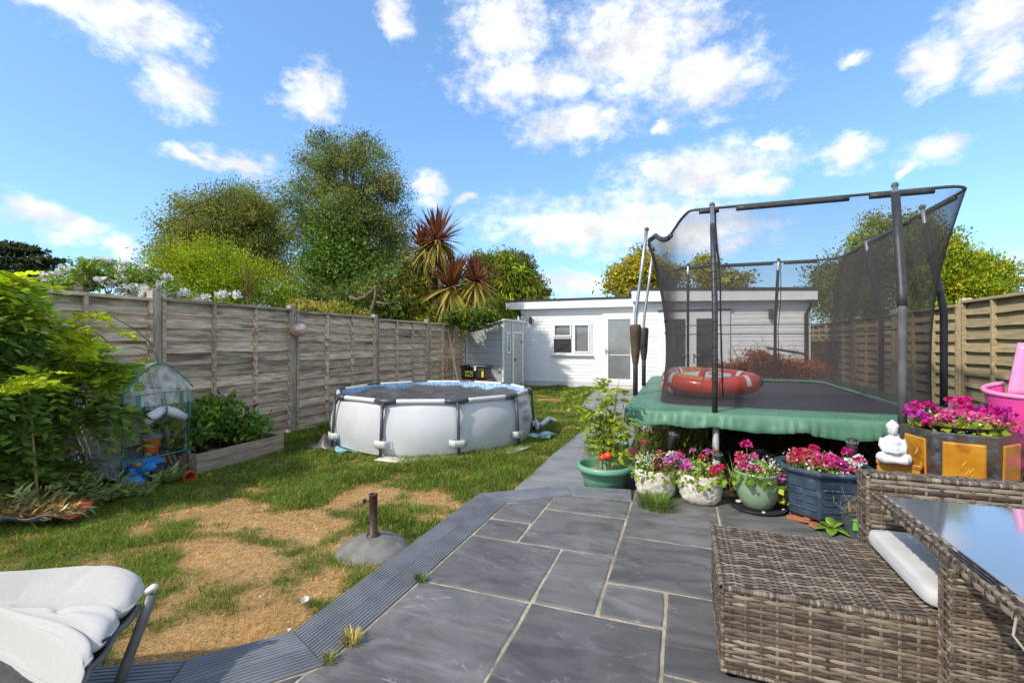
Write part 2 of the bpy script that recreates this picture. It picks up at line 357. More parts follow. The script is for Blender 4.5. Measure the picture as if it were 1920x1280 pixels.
def slab_mesh(pts, zt, th=.03, seed=0):
    c = Vector((sum(p[0] for p in pts)/len(pts), sum(p[1] for p in pts)/len(pts))); r = random.Random(seed)
    q = []
    n = len(pts)
    for k in range(n):                                     # riven edge: a few jittered points per side, drawn in by the joint
        a = Vector(pts[k]); b = Vector(pts[(k+1) % n]); L = (b-a).length; nn = Vector((-(b-a).y, (b-a).x)).normalized(); m = max(2, int(L/.09))
        for i in range(m):
            p = a.lerp(b, (i+(.0 if i else .5/m))/m); q.append(p+nn*(G_+r.uniform(-.0022, .0022)))
    m = MB(); nq = len(q); ctr = c
    top = [(p.x, p.y, zt-.004) for p in q]; ins = []
    for p in q: d = (ctr-p); d.normalize(); ins.append((p.x+d.x*.012, p.y+d.y*.012, zt+r.uniform(-.0006, .0006)))
    V = [(p.x, p.y, zt-th) for p in q]+top+ins
    F = [(i, (i+1) % nq, nq+(i+1) % nq, nq+i) for i in range(nq)]+[(nq+i, nq+(i+1) % nq, 2*nq+(i+1) % nq, 2*nq+i) for i in range(nq)]+[tuple(2*nq+i for i in range(nq))]
    m.add(V, F); return m
for k, s in enumerate(slabs): slab_mesh(s, PZ+random.uniform(-.0012, .0012), seed=k).build('slab', SLATE, patio)
# path beside the lawn, of the same slate
path = structure(link(bpy.data.objects.new('path', None)))
pl = [(-1.42, 3.6), (-1.44, 5.4), (-1.40, 7.6), (-1.55, 8.6), (-1.98, 9.6), (-2.15, 11), (-2.25, 13.4)]
pr = [(-.62, 3.6), (-.62, 5.4), (-.62, 7.6), (-.62, 8.6), (-.62, 9.6), (-.62, 11), (-1.0, 13.4)]
MB().poly(pl+pr[::-1], -.05, .016).build('mortar_bed', MORTAR, path)
PSL = M('path_slate', (.17, .17, .17), (.26, .255, .25), rough=.6, scale=2, stretch=(1, 2, 1), bump=.3, bscale=14, objvar=.1, detail=8)
def at_y(p, y):
    for a, b in zip(p, p[1:]):
        if a[1] <= y <= b[1]: t = (y-a[1])/(b[1]-a[1]); return a[0]+(b[0]-a[0])*t
ys = [3.62, 4.35, 4.95, 5.85, 6.45, 7.35, 7.95, 8.85, 9.6, 10.5, 11.4, 12.4, 13.38]
for k, (a, b) in enumerate(zip(ys, ys[1:])):
    xs0, xs1 = at_y(pl, a), at_y(pl, b); xr0, xr1 = at_y(pr, a), at_y(pr, b)
    slab_mesh([(xs0, a), (xr0, a), (xr1, b), (xs1, b)], .024, seed=50+k).build('slab', PSL, path)
# planting bed under and behind the trampoline
mb = MB(); mb.grid(lambda u, v: (-.6+3.9*u, 4.04+9.5*v, .012+.03*(fbm2(np.array(u*12), np.array(v*20), 3, 4)-.5)), 30, 60); structure(mb.build('flower_bed', SOIL, smooth=True))
# grooved decking edge
DECK = M('deck_board', (.13, .135, .145), (.19, .195, .205), rough=.55, scale=3, stretch=(2, 2, 2), bump=.12, bscale=120, objvar=.08)
deck = structure(link(bpy.data.objects.new('deck_edging', None)))
def lerp2(a, b, t): return (a[0]+(b[0]-a[0])*t, a[1]+(b[1]-a[1])*t)
for s in range(len(outer)-1):
    for t0, t1 in ((0, .495), (.505, 1)):
        prof = [(0, -.028), (0, -.003), (.012, 0)]
        if s < 3:
            ng = 7
            for k in range(ng):
                a = .05+(k)/ng*.92; wd = .92/ng; prof += [(a+wd*.18, 0), (a+wd*.24, -.006), (a+wd*.42, -.006), (a+wd*.48, 0)]
        prof += [(.988, 0), (1, -.003), (1, -.028)]
        V = []; F = []
        e = .0012 if s < 3 else .001
        for end in (0, 1):
            i = s+end
            for p, z in prof:
                t = t0+(t1-t0)*p; q = lerp2(outer[i], inner[i], t); o2 = lerp2(outer[s+1-end], inner[s+1-end], t)
                L = math.dist(q, o2); q = lerp2(q, o2, .0025/L); V.append((*q, PZ+.003+z))
        n = len(prof); F = [(k, k+1, n+k+1, n+k) for k in range(n-1)]+[tuple(range(n))[::-1], tuple(range(n, 2*n))]
        MB().add(V, F).build('deck_board', DECK, deck)
MB().poly([(p[0], p[1]) for p in [lerp2(a, b, .03) for a, b in zip(outer, inner)]]+[lerp2(a, b, .99) for a, b in zip(outer, inner)][::-1], -.05, PZ-.026).build('deck_joist', DARKGREY, deck)
# ---- grass
def inside_lawn(x, y):
    ok = (x > -5.5) & (y < 13.5)
    xl = np.interp(y, [p[1] for p in pl], [p[0] for p in pl]); ok &= np.where(y > 3.9, x < xl+.02, True)
    ox = np.interp(y, [.38, 1.288, 1.577, 3.54, 4.003], [-3.6, -1.856, -1.602, -1.597, -.962]); ok &= np.where(y <= 4.0, x < ox-.005, True)
    ok &= ((x+3.40)**2+(y-5.96)**2 > 1.36**2)
    ok &= ~((x > -5.5) & (x < -4.63) & (y > 3.3) & (y < 4.45))
    return ok
def visible_field(x, y, m=.12):
    d = -SY*x+CY*y; l = CY*x+SY*y; return (d > .9) & (np.abs(l/np.maximum(d, .01)) < 1.104+m)
def grass(name, n, hgt, wid, lay, colfn, keepfn, ymax=13.5, near=None, seed=1):
    r = np.random.default_rng(seed); x = r.uniform(-5.5, -.9, n*3)
    dd = r.random(n*3); y = .8+(ymax-.8)*dd**1.9
    k = inside_lawn(x, y) & visible_field(x, y) & keepfn(x, y, r); x = x[k][:n]; y = y[k][:n]; n = len(x)
    d = np.clip(-SY*x+CY*y, 1, 20); sc_ = np.clip(d/3.2, .75, 3.0)
    tall = .8+1.5*np.clip(fbm2(x*2.3, y*2.3, 3, 77)-.38, 0, 1)*2
    h = hgt*r.uniform(.5, 1.4, n)*tall*np.clip(d/4, .8, 1.25); wd = wid*sc_*r.uniform(.7, 1.2, n)
    th = r.uniform(0, 2*np.pi, n); dv = np.stack([np.cos(th), np.sin(th), np.zeros(n)], 1); sv = np.stack([-np.sin(th), np.cos(th), np.zeros(n)], 1)
    b0 = np.stack([x, y, lawn_z(x, y)-.012], 1); ln = lay*r.uniform(.3, 1.3, n)
    up = np.array([0, 0, 1.0])
    m1 = b0+dv*(h*ln*.35)[:, None]+up*(h*.6/(1+ln*.6))[:, None]; tp = b0+dv*(h*ln)[:, None]+up*(h/(1+ln*1.1))[:, None]
    s = sv*wd[:, None]*.5
    V = np.stack([b0-s, b0+s, m1+s*.8, m1-s*.8, tp], 1).reshape(-1, 3)
    i = np.arange(n)[:, None]*5; F = np.concatenate([i+np.array([[0, 1, 2]]), i+np.array([[0, 2, 3]]), i+np.array([[3, 2, 4]])], 1).reshape(-1, 3)
    o = np_mesh(name, V, F, GRASSM, None, np.repeat(colfn(x, y, r, n), 5, 0)); o['kind'] = 'stuff'; return o
def gcol(x, y, r, n):
    t = fbm2(x*1.1, y*1.1, 3, 31)[:, None]; base = np.array([.038, .088, .015])*(1-t)+np.array([.088, .145, .030])*t; base = base*(.72+.6*fbm2(x*3.1, y*3.1, 3, 44)[:, None])
    c = base*np.exp(r.normal(0, .28, (n, 1)))*np.array([1, 1, 1]); k = r.random(n) < .16; c[k] = np.array([.27, .22, .10])*r.uniform(.7, 1.2, (k.sum(), 1))
    return c
def scol(x, y, r, n): return np.array([.29, .21, .14])*np.exp(r.normal(0, .25, (n, 1)))*np.array([1, 1, 1])
grass('grass', 240000, .047, .0040, .95, gcol, lambda x, y, r: r.random(len(x)) > dryness(x, y)*1.25)
grass('dry_grass', 70000, .030, .0040, 2.2, scol, lambda x, y, r: r.random(len(x)) < dryness(x, y)*.9+.06, seed=2)
# ================================================================ FENCES
WG1 = M('weathered_wood', (.275, .20, .13), (.70, .57, .42), rough=.9, scale=7, stretch=(1.2, .55, 5.0), bump=.5, bscale=26, bstretch=(1, .25, 4), objvar=.27, detail=9, lo=.32, hi=.68,
        c3=(.13, .10, .07), s3=2.4, t3=(.54, .70))
WG2 = M('treated_wood', (.28, .21, .105), (.50, .40, .225), rough=.85, scale=6, stretch=(1.2, .5, 5.0), bump=.4, bscale=26, bstretch=(1, .25, 4), objvar=.16, detail=9, lo=.3, hi=.7,
        c3=(.58, .47, .26), s3=3, t3=(.6, .8))
POSTG = M('post_wood', (.27, .22, .165), (.50, .43, .34), rough=.9, scale=9, stretch=(3, 3, .5), bump=.4, objvar=.12, detail=8)
POSTB = M('pale_post_wood', (.42, .31, .175), (.64, .52, .33), rough=.85, scale=9, stretch=(3, 3, .5), bump=.4, objvar=.1, detail=8, c3=(.2, .14, .07), s3=3)
def fence(name, label, X, f, posts, tops, mat, pmat, npl=12, wob=.006):
    root = thing(name, label, 'fence', (X, posts[0], 0))
    for i, y in enumerate(posts):
        MB().box(-.05, y-posts[0]-.05, -.06, .05, y-posts[0]+.05, tops[min(i, len(tops)-1)]+.075).build('post', pmat, root, bevel=.006)
    for i in range(len(posts)-1):
        y0 = posts[i]-posts[0]+.052; y1 = posts[i+1]-posts[0]-.052; H = tops[i]; p = (H-.09)/npl
        for k in range(npl):
            m = MB(); n = 9; V = []; r = random.Random(i*40+k+int(X*10)); ph = r.uniform(0, 6); zz = .05+k*p
            for j in range(n+1):
                y = y0+(y1-y0)*j/n; wv_ = wob*math.sin(ph+j*1.1)+r.uniform(-.002, .002); zb = zz+wv_; zt = zz+p*1.22; bo = r.uniform(-.002, .002)
                V += [(f*(.046+bo), y, zb), (f*(.022+bo), y, zb), (f*-.016, y, zt), (f*-.006, y, zt)]
            F = []
            for j in range(n):
                for q in range(4): F.append((j*4+q, j*4+(q+1) % 4, (j+1)*4+(q+1) % 4, (j+1)*4+q))
            F += [(0, 3, 2, 1), tuple(n*4+q for q in range(4))]
            m.add(V, F).build('plank', mat, root)
        L = y1-y0
        for t in (.018, L*.34, L*.667, L-.018):
            MB().box(min(f*.02, f*.068), y0+t-.018, .03, max(f*.02, f*.068), y0+t+.018, H-.036).build('batten', mat, root, bevel=.003)
        MB().box(-.028, y0, H-.034, .028, y1, H) .build('back_rail', mat, root) if False else None
        MB().box(min(f*-.02, f*.074), y0-.002, H-.034, max(f*-.02, f*.074), y1+.002, H).build('top_rail', mat, root, bevel=.004)
    return root
fence('fence', 'long weathered grey brown lap panel fence on the left behind the pool', -5.54, 1, [-.38, 1.55, 3.48, 5.41, 7.43, 9.36, 11.29, 13.2], [1.83, 1.83, 1.84, 1.82, 1.79, 1.79, 1.78], WG1, POSTG)
fence('fence', 'olive brown sunlit lap panel fence on the right behind the trampoline', 3.34, -1, [3.6, 5.52, 7.45, 9.38, 11.31, 13.24, 15.1], [1.86, 1.86, 1.82, 1.80, 1.79, 1.79], WG2, POSTB)
# ================================================================ GARDEN BUILDING
CLAD = M('white_cladding', (.80, .80, .80), (.85, .85, .84), rough=.45, scale=3, bump=.05)
FELT = M('roof_felt', (.03, .032, .036), (.055, .057, .06), rough=.9, scale=30, bump=.3)
GLASS = M('dark_glass', (.030, .033, .034), (.06, .064, .065), rough=.04, scale=.8, spec=.9, coat=.5)
GLASS2 = M('grey_glass', (.15, .16, .165), (.24, .25, .255), rough=.05, scale=.9, spec=.9, coat=.5)
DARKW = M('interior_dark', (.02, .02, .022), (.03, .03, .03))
def cladding(root, x0, x1, ztop0, ztop1, y, holes, z0=.16, pitch=.1):
    m = MB(); z = z0
    while z < max(ztop0, ztop1)-.01:
        zt = z+pitch
        segs = [(x0, x1)]
        for a, b, c, d in holes:
            if z+pitch*.5 > c and z+pitch*.5 < d:
                ns = []
                for s, e in segs:
                    if a > s: ns.append((s, min(e, a)))
                    if b < e: ns.append((max(s, b), e))
                segs = [q for q in ns if q[1]-q[0] > .01]
        for s, e in segs:
            def zc(x, zz): return min(zz, ztop0+(ztop1-ztop0)*(x-x0)/(x1-x0))
            V = [(s, y-.020, z), (e, y-.020, z), (e, y-.011, zc(e, zt)), (s, y-.011, zc(s, zt)), (s, y, z), (e, y, z), (e, y, zc(e, zt)), (s, y, zc(s, zt))]
            m.add(V, [(0, 1, 2, 3), (4, 7, 6, 5), (0, 4, 5, 1), (0, 3, 7, 4), (1, 5, 6, 2), (3, 2, 6, 7)])
        z = zt
    o = m.build('cladding', CLAD, root); o['kind'] = 'stuff'; return o
def frame(root, name, mat, x0, z0, x1, z1, y, t=.06, dpt=.05, parent=None):
    m = MB(); m.box(x0, y-dpt, z0, x0+t, y, z1).box(x1-t, y-dpt, z0, x1, y, z1).box(x0+t, y-dpt, z0, x1-t, y, z0+t).box(x0+t, y-dpt, z1-t, x1-t, y, z1)
    return m.build(name, mat, parent or root, bevel=.004)
bld = thing('garden_building', 'low white clad flat roofed garden room across the end of the lawn', 'building', (-1.0, 13.6, 0))
def B(x, y, z): return (x+1.0, y-13.6, z)
YL, YR = 0.0, -2.2
holes = [(.0-2.70, .0-1.50, .95, 1.92), (-1.19, -.24, .1, 2.15)]
X0, X1 = -3.69, .2
wl = MB(); wl.box(X0, YL+.001, -.05, X1, YL+.09, .95).box(X0, YL+.001, 1.92, X1, YL+.09, 2.36).box(X0, YL+.001, .95, -2.7, YL+.09, 1.92).box(-1.5, YL+.001, .95, -1.19, YL+.09, 1.92).box(-.24, YL+.001, .95, X1, YL+.09, 1.92)
wl.box(X0, YL+.09, -.05, X0+.1, YL+4, 2.36).box(X0, YL+4, -.05, X1+3, YL+4.1, 2.36)
wl.build('wall', CLAD, bld)
cladding(bld, X0, X1, 2.32, 2.32, YL, holes)
MB().box(X0-.01, YL-.04, -.05, X1, YL+.0, .155).build('plinth', M('plinth_paint', (.55, .56, .57), (.66, .66, .66), rough=.7), bld)
MB().box(X0-.44, YL-.22, 2.33, X1, YL+.02, 2.56).build('fascia', CLAD, bld, bevel=.004)
MB().box(X0-.46, YL-.24, 2.561, X1, YL+4.2, 2.62).build('roof', FELT, bld)
# window of three lights
win = frame(bld, 'window', WHITEP, -2.70, .96, -1.50, 1.925, YL+.0, .055, .05)
MB().box(-2.70+.055, YL-.045, 1.43, -2.06, YL-.004, 1.49).box(-2.10, YL-.049, 1.015, -2.03, YL-.002, 1.87).build('mullion', WHITEP, win, bevel=.003)
frame(bld, 'casement', WHITEP, -2.645, 1.49, -2.10, 1.87, YL-.05, .045, .03, win)
frame(bld, 'casement', WHITEP, -2.03, 1.015, -1.555, 1.87, YL-.05, .045, .03, win)
for a, b, c, d, m_ in ((-2.60, 1.535, -2.145, 1.825, GLASS2), (-2.645, 1.015, -2.10, 1.43, GLASS), (-1.985, 1.06, -1.60, 1.825, GLASS2)):
    MB().box(a, YL-.022, b, c, YL-.016, d).build('pane', m_, win)
MB().box(-2.74, YL-.11, .925, -1.46, YL-.03, .958).build('sill', WHITEP, win, bevel=.004)
# door
dfr = frame(bld, 'door', WHITEP, -1.19, .10, -.22, 2.16, YL-.0, .06, .06)
frame(bld, 'door_leaf', WHITEP, -1.128, .162, -.282, 2.098, YL-.02, .11, .05, dfr)
MB().box(-1.018, YL-.045, .272, -.392, YL-.038, 1.988).build('pane', GLASS2, dfr)
MB().box(-.98, YL-.06, .95, -.40, YL-.05, .97).build('letter_bar', WHITEP, dfr)
MB().box(-1.10, YL-.1, 1.06, -1.0, YL-.08, 1.085).box(-1.09, YL-.1, .98, -1.07, YL-.072, 1.16).build('handle', STEEL, dfr)
for x, y, z in ((-3.37, YL, 1.99), (-.06, YL, 1.97), (2.79, YR, 1.94)):
    MB().lathe([(0, .11), (.045, .11), (.05, .02), (.05, -.1), (.04, -.11), (0, -.11)], 14, (x, y-.09, z)).box(x-.02, y-.05, z-.03, x+.02, y-.012, z+.03).build('wall_light', DARKGREY, bld, smooth=False)
# right wing, roof falling to the right
def zr(x): return 2.605-.14*(x-0)/3.54
XR0, XR1 = .0, 3.54
fh = [(.5, 1.99, .1, 2.02)]
MB().box(XR0, YR+.001, -.05, .5, YR+.09, 2.3).box(1.99, YR+.001, -.05, XR1, YR+.09, 2.3).box(.5, YR+.001, 2.02, 1.99, YR+.09, 2.3).box(XR1-.09, YR+.09, -.05, XR1, YR+5, 2.3).box(XR0, YR+.09, -.05, XR0+.09, YR+5, 2.3).build('wall', CLAD, bld)
cladding(bld, XR0, XR1, 2.36, 2.24, YR, fh)
V = [(XR0-.12, YR-.24, zr(XR0)-.32), (XR1+.08, YR-.24, zr(XR1)-.25), (XR1+.08, YR-.24, zr(XR1)-.06), (XR0-.12, YR-.24, zr(XR0)-.06)]
V += [(a, YR+.0, c) for a, b, c in V]
MB().add(V, [(0, 1, 2, 3), (4, 7, 6, 5), (0, 4, 5, 1), (1, 5, 6, 2), (2, 6, 7, 3), (3, 7, 4, 0)]).build('fascia', CLAD, bld)
V = [(XR0-.14, YR-.26, zr(XR0)-.058), (XR1+.1, YR-.26, zr(XR1)-.058), (XR1+.1, YR-.26, zr(XR1)+.005), (XR0-.14, YR-.26, zr(XR0)+.005)]
V += [(a, YR+5.2, c) for a, b, c in V]
MB().add(V, [(0, 1, 2, 3), (4, 7, 6, 5), (0, 4, 5, 1), (1, 5, 6, 2), (2, 6, 7, 3), (3, 7, 4, 0)]).build('roof', FELT, bld)
MB().box(XR0-.1, YR-.06, 2.02, XR0-.005, YR+.02, 2.3).build('corbel', CLAD, bld)
MB().box(.46, YR-.09, 2.05, 2.03, YR-.03, 2.085).build('door_canopy', DARKGREY, bld)
fd = frame(bld, 'french_door', WHITEP, .5, .10, 1.99, 2.04, YR, .06, .06)
for a, b in ((.562, 1.18), (1.182, 1.79)):
    lf = frame(bld, 'door_leaf', WHITEP, a, .162, b, 1.978, YR-.02, .115, .05, fd)
    MB().box(a+.115, YR-.046, .277, b-.115, YR-.04, 1.863).build('pane', GLASS, fd)
MB().box(1.792, YR-.05, .162, 1.93, YR-.012, 1.978).build('side_panel', WHITEP, fd)
for s in (-1, 1):
    MB().box(1.181+s*.055-.012, YR-.09, .86, 1.181+s*.055+.012, YR-.071, 1.08).box(min(1.181+s*.05, 1.181+s*.2), YR-.11, 1.03, max(1.181+s*.05, 1.181+s*.2), YR-.095, 1.05).build('handle', STEEL, fd)
MB().tube([(XR1-.03, YR-.16, 2.2), (XR1-.03, YR-.16, 2.08), (XR1-.09, YR-.06, 1.92), (XR1-.09, YR-.06, -.05)], .036, 10).box(XR1-.09, YR-.22, 2.16, XR1+.03, YR-.1, 2.28).build('downpipe', BLACKP, bld)
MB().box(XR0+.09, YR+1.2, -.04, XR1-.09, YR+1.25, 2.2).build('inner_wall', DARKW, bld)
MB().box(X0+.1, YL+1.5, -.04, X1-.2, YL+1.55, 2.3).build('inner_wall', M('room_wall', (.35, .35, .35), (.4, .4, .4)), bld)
# ================================================================ SHED
SHG = M('shed_plastic', (.36, .385, .39), (.43, .45, .455), rough=.5, scale=4, bump=.08, stretch=(1, 1, 3))
shed = thing('garden_shed', 'small grey plastic pent shed with white trim in the far left corner', 'shed', (-5.46, 11.3, 0))
SW, SD = 1.05, 1.6
def shz(x): return 1.62+.27*x/SW
MB().add([(0, 0, -.03), (SW, 0, -.03), (SW, 0, shz(SW)), (0, 0, shz(0)), (0, SD, -.03), (SW, SD, -.03), (SW, SD, shz(SW)), (0, SD, shz(0))],
         [(0, 1, 2, 3), (4, 7, 6, 5), (0, 3, 7, 4), (1, 5, 6, 2)]).build('wall', SHG, shed)
k = 0; z = .02
while z < 1.86:
    zt = z+.172
    xa = max(.03, (z+.03-1.62)/.27*SW if z > 1.6 else .03)
    def cz(x, q): return min(q, shz(x)-.01)
    V = [(xa, -.012, z), (SW-.03, -.012, z), (SW-.03, -.004, cz(SW, zt-.012)), (xa, -.004, cz(xa, zt-.012)), (xa, .002, z), (SW-.03, .002, z), (SW-.03, .002, cz(SW, zt)), (xa, .002, cz(xa, zt))]
    MB().add(V, [(0, 1, 2, 3), (0, 4, 5, 1), (0, 3, 7, 4), (1, 5, 6, 2), (3, 2, 6, 7)]).build('plank', SHG, shed)
    for a, b in ((.05, .62), (.66, SD-.04)):
        if z < 1.72:
            V = [(SW+.012, a, z), (SW+.012, b, z), (SW+.004, b, zt-.012), (SW+.004, a, zt-.012), (SW-.002, a, z), (SW-.002, b, z), (SW-.002, b, zt), (SW-.002, a, zt)]
            MB().add(V, [(0, 1, 2, 3), (0, 4, 5, 1), (0, 3, 7, 4), (1, 5, 6, 2), (3, 2, 6, 7)]).build('plank', SHG, shed)
    z = zt
for x, y in ((-.015, -.02), (SW-.02, -.02), (SW-.02, SD-.04)): MB().box(x, y, -.03, x+.045, y+.045, shz(x)+.0).build('corner_trim', WHITEP, shed)
V = [(-.12, -.07, shz(-.12)), (SW+.07, -.07, shz(SW+.07)), (SW+.07, SD+.06, shz(SW+.07)), (-.12, SD+.06, shz(-.12))]; V += [(a, b, c+.035) for a, b, c in V]
MB().add(V, [(0, 3, 2, 1), (4, 5, 6, 7), (0, 1, 5, 4), (1, 2, 6, 5), (2, 3, 7, 6), (3, 0, 4, 7)]).build('roof', WHITEP, shed)
def yframe(name, mat, x, y0, z0, y1, z1, t, d, parent):
    m = MB(); m.box(x, y0, z0, x+d, y0+t, z1).box(x, y1-t, z0, x+d, y1, z1).box(x, y0+t, z0, x+d, y1-t, z0+t).box(x, y0+t, z1-t, x+d, y1-t, z1); return m.build(name, mat, parent)
wf = yframe('window', WHITEP, SW+.012, .22, 1.03, .50, 1.60, .045, .02, shed)
MB().box(SW+.014, .265, 1.075, SW+.02, .455, 1.555).build('pane', M('teal_glass', (.05, .16, .19), (.10, .25, .28), rough=.05, spec=.9), wf)
sd = yframe('door', WHITEP, SW+.012, .72, .04, 1.5, 1.62, .05, .022, shed)
MB().box(SW+.013, .655, -.02, SW+.03, .70, 1.85).build('door_jamb', WHITEP, shed)
MB().box(SW+.034, .78, .83, SW+.06, .92, .86).box(SW+.034, .78, .8, SW+.05, .83, .9).build('handle', DARKGREY, sd)
for z in (.12, 1.33): MB().box(SW+.034, 1.36, z, SW+.05, 1.5, z+.03).build('hinge', DARKGREY, sd)
# ================================================================ POOL
PC = (-3.397, 5.96); RP = 1.40; RH = .68; A0 = math.atan2(-PC[1], -PC[0])          # angle of the side nearest the camera
pool = thing('swimming_pool', 'round pale grey steel frame paddling pool with white rim on the lawn', 'pool', (*PC, 0))
def pp(a, r, z): return (r*math.cos(A0+a), r*math.sin(A0+a), z)
POOLW = M('pool_vinyl', (.50, .51, .52), (.58, .59, .60), rough=.4, scale=1.5, bump=.12, bscale=6, detail=9, c3=(.44, .44, .42), s3=5, t3=(.6, .85))
jts = [rad(11+36*k) for k in range(10)]
def poly_r(a, R):                       # radius of a ten sided rim with corners at the joints
    k = (a-jts[0]) % rad(36)-rad(18); return R*math.cos(rad(18))/math.cos(k)
def wallp(u, v):
    a = u*2*math.pi; z = .02+v*(RH-.07)
    ro = poly_r(a, RP-.02); rnd = RP-.02; t = v**2; r = ro*t+rnd*(1-t)+.045*math.sin(math.pi*min(1, v*1.05))-(.03 if v > .97 else 0)
    k = abs(((a-jts[0]+rad(18)) % rad(36))-rad(18))/rad(18)       # slight pinch at the legs
    return pp(a, r-.02*(1-k)*v, z+.012*math.sin(a*5)*(1-v))
MB().grid(wallp, 160, 14).build('wall', POOLW, pool, smooth=True)
LINER = bpy.data.materials.new('pool_liner'); LINER.use_nodes = True
_t = LINER.node_tree; _p = _t.nodes['Principled BSDF']; _c = _t.nodes.new('ShaderNodeTexCoord'); _v = _t.nodes.new('ShaderNodeTexVoronoi'); _v.inputs['Scale'].default_value = 48
_r = _t.nodes.new('ShaderNodeValToRGB'); _r.color_ramp.elements[0].color = (.03, .17, .42, 1); _r.color_ramp.elements[1].color = (.45, .66, .82, 1); _r.color_ramp.elements[0].position = .25; _r.color_ramp.elements[1].position = .6
_t.links.new(_c.outputs['Object'], _v.inputs['Vector']); _t.links.new(_v.outputs['Distance'], _r.inputs[0]); _t.links.new(_r.outputs[0], _p.inputs['Base Color']); _p.inputs['Roughness'].default_value = .3
MB().grid(lambda u, v: pp(u*2*math.pi, poly_r(u*2*math.pi, RP-.065)-.02*v, RH-.03-.25*v), 100, 4).build('liner', LINER, pool, smooth=True)
PLEG = M('pool_leg_grey', (.045, .048, .055), (.07, .074, .082), rough=.4)
PRAIL = M('pool_rail', (.62, .63, .64), (.68, .69, .70), rough=.35)
PCON = M('pool_connector', (.05, .054, .062), (.075, .08, .09), rough=.4)
for k in range(10):
    a, b = jts[k], jts[(k+1) % 10]+(2*math.pi if k == 9 else 0)
    p0, p1 = Vector(pp(a, RP-.02, RH-.035)), Vector(pp(b, RP-.02, RH-.035))
    MB().tube([p0.lerp(p1, t) for t in (0.02, .25, .5, .75, .98)], .028, 12, flat=1.0).build('top_rail', PRAIL, pool, smooth=True)
    d0 = (Vector(pp(a, RP-.02, RH-.035))); q0 = d0.lerp(p1, .17); pv = Vector(pp(jts[k-1], RP-.02, RH-.035)); q1 = d0.lerp(pv, .17)
    con = MB().tube([q1, q1.lerp(d0, .5), d0, d0.lerp(q0, .5), q0], [.029, .033, .037, .033, .029], 12).build('connector', PCON, pool, smooth=True)
    top = Vector(pp(a, RP+.022, RH-.06)); bot = Vector(pp(a, RP+.062, .0))
    MB().tube([top, top.lerp(bot, .5), bot], .0185, 12).tube([d0, top+Vector((0, 0, -.06))], [.025, .02], 10).build('leg', PLEG, pool, smooth=True)
    m = MB(); cz = .165
    m.grid(lambda u, v, a=a: pp(a+(u-.5)*.15, RP+.03+.058*min(1, 2.6*math.cos((u-.5)*math.pi)**2), cz-.045+.085*v), 14, 2)
    m.build('leg_strap', POOLW, pool, smooth=True, solid=.005)
def text_mesh(name, s, size, mat, parent, wrap, ext=0.0):
    cu = bpy.data.curves.new(name, 'FONT'); cu.body = s; cu.size = size; cu.align_x = 'CENTER'; cu.align_y = 'CENTER'; cu.resolution_u = 3
    t = bpy.data.objects.new(name, cu); COL.objects.link(t); dg = bpy.context.evaluated_depsgraph_get(); me = bpy.data.meshes.new_from_object(t.evaluated_get(dg)); bpy.data.objects.remove(t)
    for v in me.vertices: v.co = wrap(v.co.x, v.co.y)
    me.materials.clear(); me.materials.append(mat); o = link(bpy.data.objects.new(name, me)); o.parent = parent; return o
INK = M('grey_ink', (.16, .17, .2), (.2, .21, .24), rough=.5)
for s, sz, zz in (('Bestway', .13, .515), ('Steel Pro', .075, .40), ('MAX', .15, .30)):
    def wr(x, y, zz=zz):
        a = rad(62)+x/RP; v = (zz+y-.02)/(RH-.07); ro = poly_r(a, RP-.02); t = v*v; r = ro*t+(RP-.02)*(1-t)+.045*math.sin(math.pi*min(1, v*1.05)); return Vector(pp(a, r+.004, zz+y))
    text_mesh('lettering', s, sz, INK, pool, wr)
COVER = M('black_sheet', (.06, .057, .056), (.12, .113, .11), rough=.38, scale=4, bump=.6, bscale=7, spec=.6)
def cov(u, v):
    a = u*2*math.pi; r = v*(poly_r(a, RP-.085)); x, y = r*math.cos(a), r*math.sin(a)
    z = RH-.108+.12*(fbm2(np.array(x*2.2+3), np.array(y*3.5), 4, 3)-.5)+.08*abs(fbm2(np.array(x*7), np.array(y*7), 2, 8)-.5)
    return (*pp(a, r, 0)[:2], float(z))
o = MB().grid(cov, 90, 36).build('pool_cover', COVER, smooth=True); o.location = (*PC, 0); tag(o, 'crumpled black plastic sheet lying on the water inside the pool', 'cover')
mb = MB(); mb.grid(lambda u, v: pp(rad(-25)+u*rad(75), RP+.0+.20*v+.04*math.sin(u*9)*v, .012+.004*math.sin(u*30)), 40, 3); o = mb.build('ground_sheet', M('cream_sheet', (.55, .52, .42), (.68, .65, .55), rough=.8, bump=.4), smooth=True, solid=.006); o.location = (*PC, 0)
tag(o, 'cream groundsheet edge poking out under the front of the pool', 'groundsheet')
mb = MB(); mb.grid(lambda u, v: pp(rad(-60)+u*rad(18), RP-.02+.15*v*math.sin(math.pi*u), .02+.02*math.sin(u*17)*v), 24, 4); o = mb.build('blue_sheet', M('blue_plastic_sheet', (.12, .38, .5), (.3, .55, .65), rough=.35), smooth=True, solid=.004); o.location = (*PC, 0)
tag(o, 'small light blue plastic sheet under the left edge of the pool', 'sheet')
hs = [G(990, 800), G(1003, 812, .0), G(1018, 803, 0), G(1040, 797, 0)]
mb = MB().tube([hs[0]+Vector((0, 0, .2)), hs[0]+Vector((.1, 0, .09)), hs[1]+Vector((.05, .05, .06)), hs[2]+Vector((0, 0, .07)), hs[3]+Vector((-.1, 0, .10)), hs[3]+Vector((.02, 0, .07))], [.05, .055, .06, .05, .038, .03], 10)
tag(mb.build('drain_hose', M('white_hose', (.62, .66, .64), (.75, .77, .75), rough=.5), smooth=True), 'thick white hose curling from the right side of the pool onto grass', 'hose')
